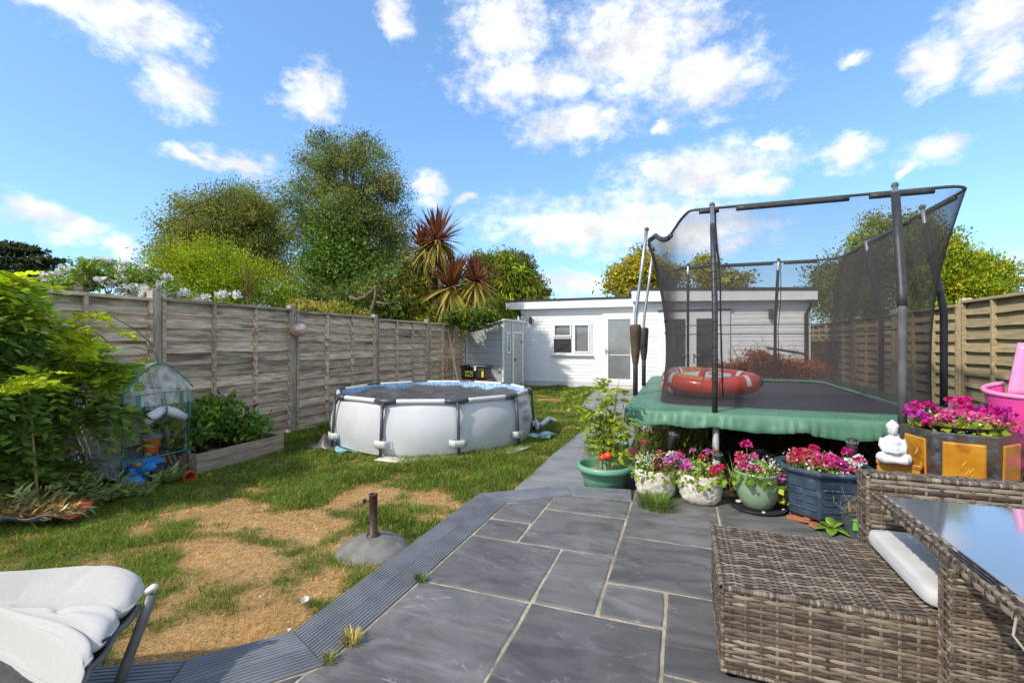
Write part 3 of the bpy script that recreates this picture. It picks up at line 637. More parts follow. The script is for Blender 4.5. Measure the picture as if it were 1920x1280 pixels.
mb = MB().grid(lambda u, v: (G(985, 822).x+.35*u, G(985, 822).y+.4*v, .03+.03*math.sin(u*8)*math.sin(v*6)), 8, 8); tag(mb.build('groundsheet_corner', M('pale_teal_sheet', (.35, .55, .55), (.5, .66, .64), rough=.5), smooth=True, solid=.004), 'pale teal sheet corner on the grass right of the pool', 'sheet')
mb = MB().grid(lambda u, v: (G(600, 838).x-.16+.42*u, G(600, 838).y-.1+.34*v, .01+.16*math.sin(math.pi*u)*math.sin(math.pi*v)*(.6+.4*math.sin(u*11+v*7))), 16, 16); tag(mb.build('bin_bag', COVER, smooth=True, solid=.004), 'crumpled black sack on the ground between planter and pool', 'sack')
# ================================================================ TREES AND SHRUBS
def trunk(root, base, top, r0, r1, limbs=(), wob=.12, name='trunk', mat=None):
    base = Vector(base); top = Vector(top); m = MB(); n = 7
    pts = [base.lerp(top, i/n)+Vector((math.sin(i*1.9)*wob, math.cos(i*1.3)*wob, 0))*(1 if 0 < i < n else 0) for i in range(n+1)]
    m.tube(pts, [r0+(r1-r0)*i/n for i in range(n+1)], 9)
    for (t, e) in limbs:
        s = pts[int(t*n)]; e = Vector(e); mid = s.lerp(e, .5)+Vector((0, 0, (e-s).length*.1))
        rr = (r0+(r1-r0)*t)*.55
        m.tube([s, s.lerp(mid, .5), mid, mid.lerp(e, .6), e], [rr, rr*.85, rr*.7, rr*.45, rr*.2], 7)
    return m.build(name, mat or BARK, root, smooth=True)
def tree(name, label, cat, base, lobes, ncl, per, crad, L, asp, base_col, seed, trk=None, var=.35, hue=.12, accent=None, pa=0, shell=.5, dirmode=None, spread=1.0, group=None, sub='crown', flat=.7, bumps=3):
    """lobes in world space; crown of leaf clusters over them, trunk with limbs to the lobes"""
    base = Vector(base); root = thing(name, label, cat, base, group=group); r = np.random.default_rng(seed)
    lb = [(x-base.x, y-base.y, z-base.z, a, b, c) for x, y, z, a, b, c in lobes]
    ex = []
    for q in lb:                       # smaller boughs standing out of each mass break the outline
        for k in range(bumps):
            u = unit(1, r)[0]; u[2] = abs(u[2])*.8 if r.random() < .7 else u[2]; f = r.uniform(.28, .5)
            ex.append((q[0]+u[0]*q[3]*.95, q[1]+u[1]*q[4]*.95, q[2]+u[2]*q[5]*.98, q[3]*f, q[4]*f, q[5]*f*.8))
    Pt, cl, d, C = lobes_pts(lb+ex, ncl, per, crad, base_col, r, shell, var, hue, accent, pa, flat)
    dirs = None
    if dirmode == 'down': dirs = d*.5+np.array([0, 0, -1.0])
    elif dirmode == 'up': dirs = d*.6+np.array([0, 0, .9])
    elif dirmode == 'out': dirs = d+np.array([0, 0, -.2])
    elif dirmode == 'hang': dirs = d+np.array([0, 0, -.6])
    leaves(sub, Pt, L, asp, cl, root, dirs=dirs, spread=spread, r=r)
    if trk:
        t = Vector(trk[0])-base; tw = MB()
        trunk(root, (0, 0, -.1), t, trk[1], trk[2], [(min(.95, .35+.5*i/len(lb)), Vector(q[:3])*.97) for i, q in enumerate(lb)])
        # twigs reaching into the crown
        rr = random.Random(seed); idx = r.choice(len(C), min(60, len(C)), replace=False)
        for q in idx:
            e = Vector(C[q]); near = min(lb, key=lambda l: (Vector(l[:3])-e).length); s = Vector(near[:3]).lerp(t, .15)
            tw.tube([s, s.lerp(e, .5)+Vector((rr.uniform(-.1, .1), rr.uniform(-.1, .1), -.05)), e], [trk[2]*.35, trk[2]*.22, trk[2]*.08], 5, cap=False)
        tw.build('branches', BARK, root, smooth=True)
    return root
def lob(px, py, d, rx, rz, ry=None):           # an ellipsoid whose centre shows at a photo pixel, radii in pixels at that depth
    c = AT(px, py, d); k = d/FPX; return (c.x, c.y, c.z, rx*k, (ry or rx)*k, rz*k)
OL = (.055, .068, .020)
# tall ivy clad conifer
d = 16
L1 = [lob(600, 300, d, 40, 50), lob(650, 330, d, 55, 60), lob(690, 310, d, 45, 45), lob(580, 370, d, 45, 55), lob(720, 370, d, 42, 55), lob(640, 400, d, 70, 60), lob(570, 430, d, 30, 40),
      lob(735, 430, d, 36, 45), lob(690, 450, d, 60, 60), lob(740, 490, d, 34, 45), lob(600, 500, d, 45, 50), lob(700, 520, d, 60, 50), lob(640, 285, d, 30, 30), lob(600, 262, d, 16, 22), lob(668, 275, d, 25, 25), lob(640, 560, d, 60, 40)]
b = AT(655, 640, d); b.z = 0
t1 = tree('conifer_tree', 'tallest tree, a dark ragged conifer with ivy up its trunk', 'tree', b, L1, 620, 135, .25, .092, .32, (.120, .145, .046), 11, (AT(650, 300, d), .28, .06), var=.42, hue=.14,
     accent=(.16, .14, .06), pa=.10, shell=.35, dirmode='out', spread=.8)
# its ivy: a part of the tree's look, climbing both stems
r = np.random.default_rng(5); q = []
for x0, y0, x1, y1, wpx in ((612, 590, 605, 400, 26), (650, 590, 655, 390, 26), (655, 540, 660, 480, 40), (620, 600, 600, 470, 20), (690, 590, 700, 500, 26)):
    n = 3600; tt = r.random(n); a = AT(x0, y0, d-.9); e = AT(x1, y1, d-.9)
    k = d/FPX*wpx; off = r.normal(size=(n, 3))*k*np.array([.75, .8, .6])
    q.append(np.array(a)[None]*(1-tt[:, None])+np.array(e)[None]*tt[:, None]+off)
q = np.concatenate(q)-np.array(b); leaves('ivy', q, .105, .75, tones(len(q), (.075, .125, .022), .4, .15, r), t1, r=r)
# round olive tree
d = 18
L2 = [lob(425, 420, d, 75, 62), lob(360, 440, d, 55, 50), lob(490, 430, d, 50, 55), lob(335, 480, d, 40, 45), lob(520, 470, d, 34, 50), lob(420, 480, d, 85, 60), lob(390, 390, d, 45, 35), lob(460, 385, d, 45, 32), lob(490, 510, d, 50, 45), lob(340, 420, d, 24, 24), lob(530, 520, d, 22, 40)]
b = AT(430, 640, d); b.z = 0
tree('round_tree', 'rounded olive green broadleaf tree left of the tall conifer', 'tree', b, L2, 420, 140, .30, .115, .34, (.145, .168, .048), 12, (AT(430, 470, d), .25, .08), var=.3, hue=.1, accent=(.19, .185, .05), pa=.2, shell=.5, dirmode='hang', spread=.9)
# bright yellow green shrub over the fence
d = 9.3
L3 = [lob(330, 510, d, 55, 38), lob(400, 505, d, 65, 42), lob(455, 525, d, 50, 38), lob(500, 552, d, 38, 30), lob(300, 540, d, 40, 35), lob(390, 550, d, 90, 38), lob(355, 490, d, 40, 26)]
b = AT(400, 640, d); b.z = 0
tree('golden_shrub', 'bright lime green feathery shrub rising above the left fence', 'shrub', b, L3, 360, 95, .15, .06, .28, (.17, .235, .010), 13, (AT(400, 545, d), .07, .03), var=.3, hue=.12, accent=(.27, .31, .02), pa=.3, shell=.55, dirmode='out', spread=1.0, flat=.9)
# white rose behind the fence
d = 6.6
L4 = [lob(150, 528, d, 50, 24), lob(210, 520, d, 55, 28), lob(265, 528, d, 45, 26), lob(110, 545, d, 40, 20), lob(300, 545, d, 40, 18), lob(190, 500, d, 26, 12)]
b = AT(210, 640, d); b.z = 0
rs_ = tree('rose_bush', 'white flowering rambling rose spilling over the left fence top', 'shrub', b, L4, 330, 16, .06, .055, .55, (.13, .185, .03), 14, (AT(210, 560, d), .03, .015), var=.35, hue=.15, shell=.3)
def bloom(n, rr, r, c0, c1, flat=.6):
    Pt = unit(n, r)*rr*r.uniform(.35, 1, (n, 1))*np.array([1, 1, flat]); t = r.random((n, 1)); return Pt, np.array(c0)*(1-t)+np.array(c1)*t
r = np.random.default_rng(8); rb = []
for k in range(95):
    l = L4[r.integers(len(L4))]; u = unit(1, r)[0]; c = np.array(l[:3])+u*np.array(l[3:6])*.95
    if c[0]*0 == 0: rb.append(c)
for x, y in ((372, 560), (385, 557), (412, 553), (422, 550), (442, 552)): rb.append(np.array(AT(x, y, 6.9)))
for c in rb:
    Pt, cl = bloom(34, .062, r, (.80, .78, .70), (.86, .86, .84)); leaves('rose_bloom', Pt+c-np.array(b), .055, .9, cl, rs_, mat=PETAL, r=r)
# cedar far left
d = 30; b = AT(20, 640, d); b.z = 0; root = thing('cedar_tree', 'distant dark cedar with flat layered branches at far left', 'tree', b); r = np.random.default_rng(4); Q = []; Cc = []
for x0, x1, y0, y1, n in ((-60, 70, 465, 470, 700), (-60, 108, 492, 488, 900), (-60, 85, 505, 500, 600), (-60, 60, 478, 474, 500), (-60, 100, 515, 512, 500), (-40, 45, 458, 462, 350), (-60, 90, 528, 524, 500)):
    tt = r.random(n)**.8; P0 = np.array(AT(x0, y0, d)); P1 = np.array(AT(x1, y1, d)); q = P0*(1-tt[:, None])+P1*tt[:, None]; kk = d/FPX
    q += r.normal(size=(n, 3))*np.array([4, 20, 2.6])*kk*(1.15-tt[:, None]*.7); Q.append(q); Cc.append(tones(n, (.035, .05, .022), .3, .1, r))
leaves('crown', np.concatenate(Q)-np.array(b), .35, .4, np.concatenate(Cc), root, dirs=np.tile([.8, .3, .1], (sum(len(q) for q in Q), 1)), spread=.7, r=r)
trunk(root, (0, 0, 0), AT(-20, 440, d)-b, .4, .1)
# dark evergreen hedge growth filling in behind the fence under the tall tree
d = 12.5
L5 = [lob(560, 560, d, 45, 35), lob(620, 575, d, 50, 30), lob(690, 560, d, 55, 42), lob(745, 545, d, 40, 48), lob(540, 590, d, 40, 22), lob(720, 590, d, 60, 25), lob(760, 505, d, 26, 34)]
b = AT(650, 640, d); b.z = 0
tree('evergreen_shrub', 'dark green bushy undergrowth at the foot of the tall conifer', 'shrub', b, L5, 300, 50, .18, .10, .5, (.085, .12, .03), 15, (AT(650, 590, d), .08, .03), var=.4, hue=.12, accent=(.12, .12, .035), pa=.2, shell=.4)
# bare curved branches
mb = MB(); d = 11.5
def curve(pts, d): return [AT(x, y, d) for x, y in pts]
mb.tube(curve([(655, 556), (668, 562), (682, 558), (695, 548), (704, 535)], d), [.05, .05, .045, .04, .02], 8).tube(curve([(692, 600), (697, 580), (703, 560), (704, 535)], d), [.05, .045, .035, .02], 8).tube(curve([(705, 566), (722, 570), (735, 568)], d), [.03, .025, .012], 7)
mb.tube(curve([(692, 640), (692, 600)], d), .05, 8)
tag(mb.build('bare_branch', M('pale_bark', (.10, .075, .05), (.19, .145, .10), rough=.9, scale=12, bump=.4), smooth=True), 'bare curved brown branches showing above the fence under the conifer', 'branch')
# lower climbers along the fence top
d = 9.2
L6 = [lob(585, 580, d, 40, 12), lob(630, 582, d, 34, 14), lob(560, 572, d, 20, 10), lob(670, 590, d, 18, 8)]
b = AT(600, 640, d); b.z = 0
tree('climber', 'yellow green climber with straw seed heads along the fence top', 'climber', b, L6, 190, 18, .07, .07, .5, (.15, .18, .03), 16, (AT(600, 600, d), .03, .015), var=.3, hue=.15, accent=(.32, .24, .08), pa=.3)
# young dead brown sapling by the golden shrub
mb = MB(); d = 8.6; p = curve([(465, 640), (465, 575), (463, 530), (455, 495)], d); mb.tube(p, [.02, .016, .012, .005], 6)
rr = random.Random(6)
for k in range(34):
    s = AT(464+rr.uniform(-2, 2), rr.uniform(500, 568), d); e = s+Vector((rr.uniform(-.28, .28), rr.uniform(-.2, .2), rr.uniform(.02, .25))); mb.tube([s, s.lerp(e, .5)+Vector((0, 0, .02)), e], [.006, .005, .002], 4)
tag(mb.build('dead_sapling', M('reddish_twig', (.10, .05, .03), (.17, .09, .05), rough=.9), smooth=True), 'thin leafless reddish brown sapling in front of the lime shrub', 'sapling')
# yellow bamboo and green bamboo
d = 13
b = AT(790, 640, d); b.z = 0
tree('golden_bamboo', 'yellow green arching bamboo clump left of the spiky palm', 'bamboo', b, [lob(775, 560, d, 42, 42), lob(800, 530, d, 36, 34), lob(745, 565, d, 26, 30), lob(820, 570, d, 36, 34), lob(790, 600, d, 50, 20)], 330, 50, .16, .17, .14,
     (.25, .225, .03), 17, (AT(790, 570, d), .04, .02), var=.25, hue=.1, accent=(.14, .18, .03), pa=.2, dirmode='down', spread=.8, shell=.4)
d = 15.5
b = AT(940, 640, d); b.z = 0
tree('bamboo_thicket', 'fresh green bamboo thicket behind the grey shed roof', 'bamboo', b, [lob(915, 540, d, 40, 45), lob(950, 525, d, 40, 45), lob(975, 545, d, 40, 40), lob(930, 580, d, 60, 30), lob(905, 500, d, 26, 26), lob(940, 492, d, 26, 24), lob(1000, 555, d, 24, 24), lob(880, 560, d, 30, 40)], 800, 26, .14, .2, .18,
     (.14, .19, .02), 18, (AT(940, 560, d), .06, .03), var=.35, hue=.14, accent=(.24, .24, .04), pa=.22, dirmode='down', spread=.8, shell=.4)
d = 17
b = AT(985, 640, d); b.z = 0
tree('slim_conifer', 'slim olive conifer with pointed tip above the white building end', 'tree', b, [lob(985, 490, d, 10, 20), lob(988, 515, d, 18, 25), lob(1000, 540, d, 22, 22), lob(990, 555, d, 30, 24), lob(1012, 556, d, 14, 14), lob(955, 490, d, 10, 16)], 330, 20, .12, .13, .35,
     (.085, .09, .03), 19, (AT(985, 500, d), .08, .02), var=.3, hue=.12, dirmode='up', spread=.8, shell=.2)
# ivy hanging over fence end and shed
d = 11.6
b = AT(900, 640, d); b.z = 0
tree('ivy', 'glossy green ivy hanging over the fence end beside the shed', 'climber', b, [lob(885, 602, d, 26, 14), lob(910, 592, d, 26, 12), lob(872, 590, d, 20, 14), lob(848, 598, d, 18, 9), lob(868, 615, d, 8, 12)], 330, 18, .06, .07, .75,
     (.06, .10, .018), 20, None, var=.45, hue=.14, accent=(.18, .2, .03), pa=.25)
# cordyline palm
d = 12.6; b = AT(850, 640, d); b.z = 0
palm = thing('cabbage_palm', 'red brown spiky cabbage palm with four heads behind the fence', 'palm', b)
mb = MB(); heads = [(820, 452, 54), (796, 468, 44), (847, 540, 62), (893, 530, 48)]
for x, y, R_ in heads:
    h = AT(x, y, d)-b; mb.tube([Vector((0, 0, -.1)), Vector((h.x*.35, h.y*.35, h.z*.45)), Vector((h.x*.85, h.y*.85, h.z*.75)), h], [.1, .09, .075, .06], 8)
mb.build('trunk', M('palm_bark', (.20, .16, .10), (.34, .28, .19), rough=.9, scale=14, bump=.6), palm, smooth=True)
r = np.random.default_rng(2)
for hx, (x, y, R_) in enumerate(heads):
    h = np.array(AT(x, y, d)-b); Lh = R_*d/FPX; n = 200; V = []; F = []; Cl = []
    for k in range(n):
        el_ = r.uniform(-1.15, 1.45); a = r.uniform(0, 2*np.pi); dv = np.array([np.cos(a)*np.cos(el_), np.sin(a)*np.cos(el_), np.sin(el_)]); sd = np.cross(dv, [0, 0, 1.0]); sd /= np.linalg.norm(sd)+1e-6; up = np.cross(sd, dv)
        L = Lh*r.uniform(.85, 1.3)*(1.15 if el_ > .2 else 1.0); wv_ = .040*r.uniform(.8, 1.3); dro = (.10 if el_ > .3 else .32)*r.uniform(.4, 1.3)
        t = np.clip((el_+.25)/.5, 0, 1); cA = np.array([.30, .26, .075])*(1-t)+np.array([.15, .058, .036])*t; cA = cA*np.exp(r.normal(0, .25)); base = len(V)
        for j in range(5):
            s = j/4; c = h+dv*L*s+np.array([0, 0, -dro*L*s*s]); ww = wv_*(.6+1.2*s if s < .35 else 1.05*(1-s)/.65+.02)
            V += [c-sd*ww, c+up*ww*.3, c+sd*ww]; Cl += [cA*(1-.15*s)]*3
        for j in range(4):
            q = base+j*3; F += [(q, q+1, q+4, q+3), (q+1, q+2, q+5, q+4)]
    np_mesh('leaf_head', V, F, LEAF, palm, np.array(Cl))
# yellow trees behind the building and bushes on the right
d = 19
b = AT(1185, 640, d); b.z = 0
tree('yellow_tree', 'yellow leaved tree above the flat roof left of trampoline net', 'tree', b, [lob(1180, 505, d, 34, 26), lob(1155, 520, d, 24, 20), lob(1210, 510, d, 34, 30), lob(1175, 540, d, 40, 20), lob(1235, 520, d, 30, 30), lob(1200, 488, d, 20, 18), lob(1262, 525, d, 24, 30)], 260, 40, .2, .15, .5, (.29, .255, .03), 21, (AT(1190, 540, d), .14, .05), var=.32, hue=.1, accent=(.17, .17, .035), pa=.25, shell=.35)
b = AT(1345, 640, d); b.z = 0
tree('yellow_tree', 'smaller yellow green tree seen through net above the roof', 'tree', b, [lob(1340, 520, d, 34, 22), lob(1320, 500, d, 20, 16), lob(1370, 530, d, 24, 16), lob(1335, 545, d, 40, 16)], 150, 36, .2, .15, .5, (.24, .22, .04), 22, (AT(1345, 545, d), .12, .05), var=.32, hue=.1, shell=.35)
d = 12.5
b = AT(1610, 640, d); b.z = 0
tree('bay_tree', 'broad olive green tree behind the right fence seen through the net', 'tree', b, [lob(1575, 520, d, 40, 40), lob(1620, 490, d, 50, 50), lob(1670, 460, d, 50, 55), lob(1590, 570, d, 45, 40), lob(1650, 550, d, 60, 50), lob(1560, 560, d, 26, 36), lob(1710, 500, d, 46, 60), lob(1720, 440, d, 30, 28)], 450, 80, .2, .10, .42, (.15, .175, .03), 23, (AT(1630, 560, d), .16, .06), var=.35, hue=.12, accent=(.18, .18, .035), pa=.2, shell=.45)
d = 9.6
b = AT(1800, 640, d); b.z = 0
tree('laurel_bush', 'bright green glossy laurel bush above the right fence', 'bush', b, [lob(1785, 510, d, 45, 42), lob(1830, 520, d, 42, 40), lob(1765, 470, d, 30, 32), lob(1865, 545, d, 26, 28), lob(1745, 540, d, 30, 40), lob(1810, 555, d, 60, 30), lob(1862, 510, d, 14, 16), lob(1750, 590, d, 40, 30), lob(1725, 450, d, 26, 30)], 420, 64, .12, .075, .36, (.15, .205, .014), 24, (AT(1800, 570, d), .1, .04), var=.32, hue=.12, accent=(.32, .33, .03), pa=.35, shell=.5, dirmode='up', spread=.8)
d = 15
b = AT(1925, 640, d); b.z = 0
tree('purple_tree', 'sparse dark purple twiggy tree at the right edge', 'tree', b, [lob(1925, 520, d, 30, 24), lob(1915, 535, d, 20, 12)], 40, 8, .12, .09, .5, (.10, .03, .035), 25, (AT(1935, 530, d), .06, .02), shell=.3)
d = 40; b = AT(1905, 640, d); b.z = 0
hs_ = thing('house', 'distant house roof just showing over the right fence', 'house', b)
k = d/FPX; MB().box(-1.5, -1, 0, 3, 4, (640-556)*k).build('wall', M('pale_render', (.6, .58, .55), rough=.9), hs_)
zt = EYE+(640-543)*k; zb = EYE+(640-557)*k
MB().add([(-1.7, -1.3, zb), (3.2, -1.3, zb), (3.2, 4.3, zb), (-1.7, 4.3, zb), (-1.7, 1.5, zt), (3.2, 1.5, zt)], [(0, 1, 5, 4), (2, 3, 4, 5), (0, 4, 3), (1, 2, 5)]).build('roof', M('roof_tile', (.12, .10, .10), (.19, .16, .15), rough=.9), hs_)
# ---- wisteria over the left fence
def fronds(name, root, starts, dirs, Lf, nl, Ll, asp, cols, r, droop=.5, mat=None):
    V = []; D = []; C = []; Ls = []
    for s, dv, c in zip(starts, dirs, cols):
        dv = dv/np.linalg.norm(dv); sd = np.cross(dv, [0, 0, 1.0]); sd /= np.linalg.norm(sd)+1e-6; L = Lf*r.uniform(.6, 1.25); rot = r.uniform(-.5, .5); sd = sd*np.cos(rot)+np.cross(dv, sd)*np.sin(rot)
        for j in range(nl):
            t = (j+1)/nl; p = s+dv*L*t+np.array([0, 0, -droop*L*t*t])
            for sg in (-1, 1):
                if j == nl-1 and sg == 1: d_ = dv+np.array([0, 0, -droop])
                else: d_ = sd*sg+dv*.55+np.array([0, 0, -.25])
                V.append(p); D.append(d_/np.linalg.norm(d_)); C.append(c*np.exp(r.normal(0, .12))); Ls.append(Ll*(.75+.5*math.sin(math.pi*min(1, t*.9))))
    return leaves(name, np.array(V), np.array(Ls), asp, np.array(C), root, mat=mat, dirs=np.array(D), spread=.16, r=r, fold=.06)
r = np.random.default_rng(31)
wb = Vector((-5.3, 2.0, 0)); wis = thing('wisteria', 'large wisteria smothering the left fence in long pinnate leaves', 'climber', wb)
S = []; D = []; C = []
DG = np.array([.080, .135, .026]); MG = np.array([.15, .225, .02]); YG = np.array([.27, .32, .015])
for px, py, X, sx, sz, n, col in ((-25, 575, -5.15, .18, .11, 110, MG), (-10, 600, -5.2, .13, .10, 60, MG), (-25, 548, -5.15, .16, .05, 60, YG), (-15, 650, -5.25, .2, .13, 90, DG), (20, 695, -5.3, .16, .08, 60, DG), (-10, 740, -5.25, .2, .12, 80, DG), (40, 740, -5.3, .2, .07, 50, DG),
    (140, 685, -5.2, .2, .045, 56, MG), (125, 625, -5.25, .12, .04, 24, YG), (205, 700, -5.05, .09, .03, 26, MG), (150, 765, -5.1, .13, .03, 20, DG), (0, 850, -5.3, .16, .14, 36, DG), (225, 772, -4.75, .08, .025, 14, DG), (-60, 640, -5.0, .26, .2, 90, DG), (-60, 790, -5.0, .26, .2, 80, DG), (-70, 580, -5.05, .2, .1, 60, MG)):
    c = np.array(PX(px, py, X)-wb)
    for k in range(n):
        S.append(c+np.clip(r.normal(size=3), -1.7, 1.7)*np.array([.07, sx*.55, sz])); v = np.array([.75, r.normal(0, .6), r.normal(.05, .45)]); D.append(v); C.append(col*np.exp(r.normal(0, .28))*(1 if r.random() > .08 else 2.2))
fronds('foliage', wis, S, D, .30, 8, .085, .33, C, r)
S = []; D = []; C = []
for px, py, X, n in ((64, 715, -4.5, 20), (110, 618, -5.1, 8), (185, 610, -5.25, 3), (215, 622, -5.3, 3), (250, 690, -5.15, 6), (145, 660, -5.0, 10), (40, 540, -5.0, 8), (165, 600, -5.0, 6), (138, 705, -5.0, 5)):
    c = np.array(PX(px, py, X)-wb)
    for k in range(n): S.append(c+r.normal(size=3)*.03); a = r.uniform(0, 6.28); D.append(np.array([math.cos(a)*.6+.4, math.sin(a), r.uniform(-.1, .5)])); C.append(np.array([.30, .36, .02])*np.exp(r.normal(0, .2)))
fronds('young_shoots', wis, S, D, .18, 6, .07, .32, C, r, droop=.3)['kind'] = 'stuff'
mb = MB()
mb.tube([Vector((0, -.2, -.1)), Vector((-.05, 0, .6)), Vector((.0, .2, 1.2)), Vector((.1, .1, 1.75))], [.05, .045, .04, .03], 8)
for pts in ([(150, 590), (185, 596), (215, 596), (255, 618), (290, 650)], [(130, 605), (165, 615), (190, 630), (203, 642)], [(60, 740), (95, 735), (125, 722), (142, 708)], [(95, 640), (125, 660), (160, 680)], [(250, 650), (290, 660), (298, 680)]):
    mb.tube([PX(x, y, -5.2)-wb for x, y in pts], .006, 5)
mb.build('stem', M('vine_stem', (.16, .15, .05), (.28, .25, .09), rough=.7), wis, smooth=True)
# leafy weeds along the fence foot and by the cane
def plantlet(name, label, cat, base, stems, r, L, asp, col, seed, hgt, lean=.25, nl=8, group=None):
    root = thing(name, label, cat, base, group=group); mb = MB(); Pt = []; D = []; C = []
    for k in range(stems):
        a = r.uniform(0, 6.28); e = np.array([math.cos(a)*lean*r.uniform(.3, 1), math.sin(a)*lean*r.uniform(.3, 1), 1.0])*hgt*r.uniform(.6, 1.1); o = np.array([math.cos(a), math.sin(a), 0])*.05*r.random()
        mb.tube([Vector(o), Vector(o+e*.5+np.array([0, 0, .05*hgt])), Vector(o+e)], [.004, .003, .002], 5)
        cc = np.array(col)*np.exp(r.normal(0, .25))
        for j in range(nl):
            t = .25+.75*j/(nl-1); th = j*2.4+r.random(); Pt.append(o+e*t); D.append(np.array([math.cos(th), math.sin(th), .35 if t < .95 else 1.2])); C.append(cc*np.exp(r.normal(0, .15)))
    mb.build('stem', STEM, root, smooth=True); leaves('foliage', np.array(Pt), L, asp, np.array(C), root, dirs=np.array(D), spread=.25, r=r, fold=.05); return root
r = np.random.default_rng(41)
q = G(85, 930); plantlet('weed_clump', 'broad leafed green weed growing round the bamboo cane', 'weed', (-5.2, 2.35, 0), 14, r, .14, .42, (.10, .18, .035), 1, .62, nl=9)
plantlet('weed_clump', 'low dark weed between the cane and the mini greenhouse', 'weed', (-5.15, 2.55, 0), 16, r, .10, .38, (.08, .13, .03), 2, .34)
for k, (x, y, lb, h) in enumerate(((150, 905, 'grey green willowy weed in front of the greenhouse left post', .19), (205, 925, 'willowy weed sprawling on the lawn below the greenhouse', .16), (262, 915, 'grey green weed in front of the blue compost bag', .11), (100, 950, 'willowy weed beside the red tray', .25), (310, 890, 'small weed at the right of compost bags', .13))):
    q = G(x, y+16); plantlet('willow_weed', lb, 'weed', q, 16, r, .085, .22, (.17, .22, .09), 3, h, lean=1.1, nl=9, group='willowy weeds along the fence foot')
# bamboo cane
mb = MB(); a = Vector((-4.98, 2.24, -.05)); e = PX(46, 646, -4.9)
mb.tube([a.lerp(e, t) for t in (0, .2, .21, .22, .5, .51, .52, .8, .81, .82, 1)], [.011, .0105, .013, .0105, .010, .0125, .010, .0095, .012, .0095, .009], 8)
tag(mb.build('bamboo_cane', M('cane', (.42, .24, .09), (.58, .38, .17), rough=.5, scale=8, stretch=(4, 4, .6)), smooth=True), 'upright tan bamboo cane stuck in the ground at far left', 'cane')
# red acer behind the trampoline
d = 9.4
b = AT(1440, 640, d); b.z = 0
tree('red_maple', 'low spreading red leaved maple behind the trampoline', 'shrub', b, [lob(1375, 692, d, 40, 15), lob(1430, 682, d, 45, 18), lob(1480, 690, d, 45, 15), lob(1530, 692, d, 32, 12), lob(1420, 668, d, 20, 8), lob(1500, 700, d, 60, 14), lob(1395, 700, d, 55, 14)], 700, 16, .06, .07, .35, (.20, .055, .035), 26, (AT(1440, 700, d), .04, .02), var=.35, hue=.15, accent=(.26, .12, .05), pa=.2, shell=.4)
# bare climber on the cladding
mb = MB(); rr = random.Random(9)
for k in range(26):
    x0 = rr.uniform(1.0, 2.3); z0 = rr.uniform(.5, .9); p = [Vector((x0, 11.33, z0))]
    for j in range(5): p.append(p[-1]+Vector((rr.uniform(-.16, .2), rr.uniform(-.02, .01), rr.uniform(.02, .2))))
    mb.tube(p, .004, 4)
o = mb.build('bare_climber', DRYSTEM, smooth=True); tag(o, 'thin dead climber stems scribbled over the white cladding', 'climber')
mb = MB().beam(PY(1440, 652, 10.9), PY(1512, 664, 11.2), .09, .045)
tag(mb.build('timber_prop', M('dark_timber', (.05, .04, .03), (.10, .085, .065), rough=.9, scale=9, bump=.4), bevel=.004), 'dark timber length propped against the right corner of the white building', 'timber')
# raised bed with its plants
PLW = M('planter_wood', (.19, .14, .10), (.36, .29, .225), rough=.9, scale=6, stretch=(1.5, .5, 4), bump=.5, bscale=24, objvar=.12, detail=9)
bx = thing('raised_planter', 'long weathered wooden raised planter box against the left fence', 'planter', (-5.05, 3.87, 0))
MB().box(.385, -.55, -.03, .41, .55, .2).build('board', PLW, bx, bevel=.004); MB().box(-.41, -.55, -.03, -.385, .55, .2).build('board', PLW, bx, bevel=.004)
for y in (-.55, .525): MB().box(-.384, y, -.03, .384, y+.025, .2).build('board', PLW, bx, bevel=.004)
MB().grid(lambda u, v: (-.384+.768*u, -.524+1.048*v, .13+.03*math.sin(u*9)*math.sin(v*13)), 12, 14).build('soil', SOIL, bx)
r = np.random.default_rng(51); lbs = [(-.05, -.3, .42, .3, .3, .22), (0, .05, .42, .34, .3, .20), (.15, .25, .32, .24, .3, .14), (-.2, .1, .58, .2, .3, .12), (.15, -.4, .38, .2, .2, .2), (-.2, .3, .35, .2, .2, .15)]
Pt, cl, dd_, C = lobes_pts(lbs, 300, 9, .06, (.07, .125, .024), r, .4, .35, .12, accent=(.14, .2, .03), pa=.15)
leaves('foliage', Pt, .085, .55, cl, bx, r=r); mb = MB()
for c in C[::8]: mb.tube([(c[0]*.4, c[1]*.7, .1), tuple(c*np.array([.8, .9, .8])), tuple(c)], [.007, .005, .003], 5)
mb.build('stem', STEM, bx, smooth=True)
Pt, cl = bloom(20, .03, r, (.5, .10, .05), (.6, .2, .06)); leaves('flower', Pt+np.array([-.1, .18, .66]), .03, .7, cl, bx, mat=PETAL, r=r)
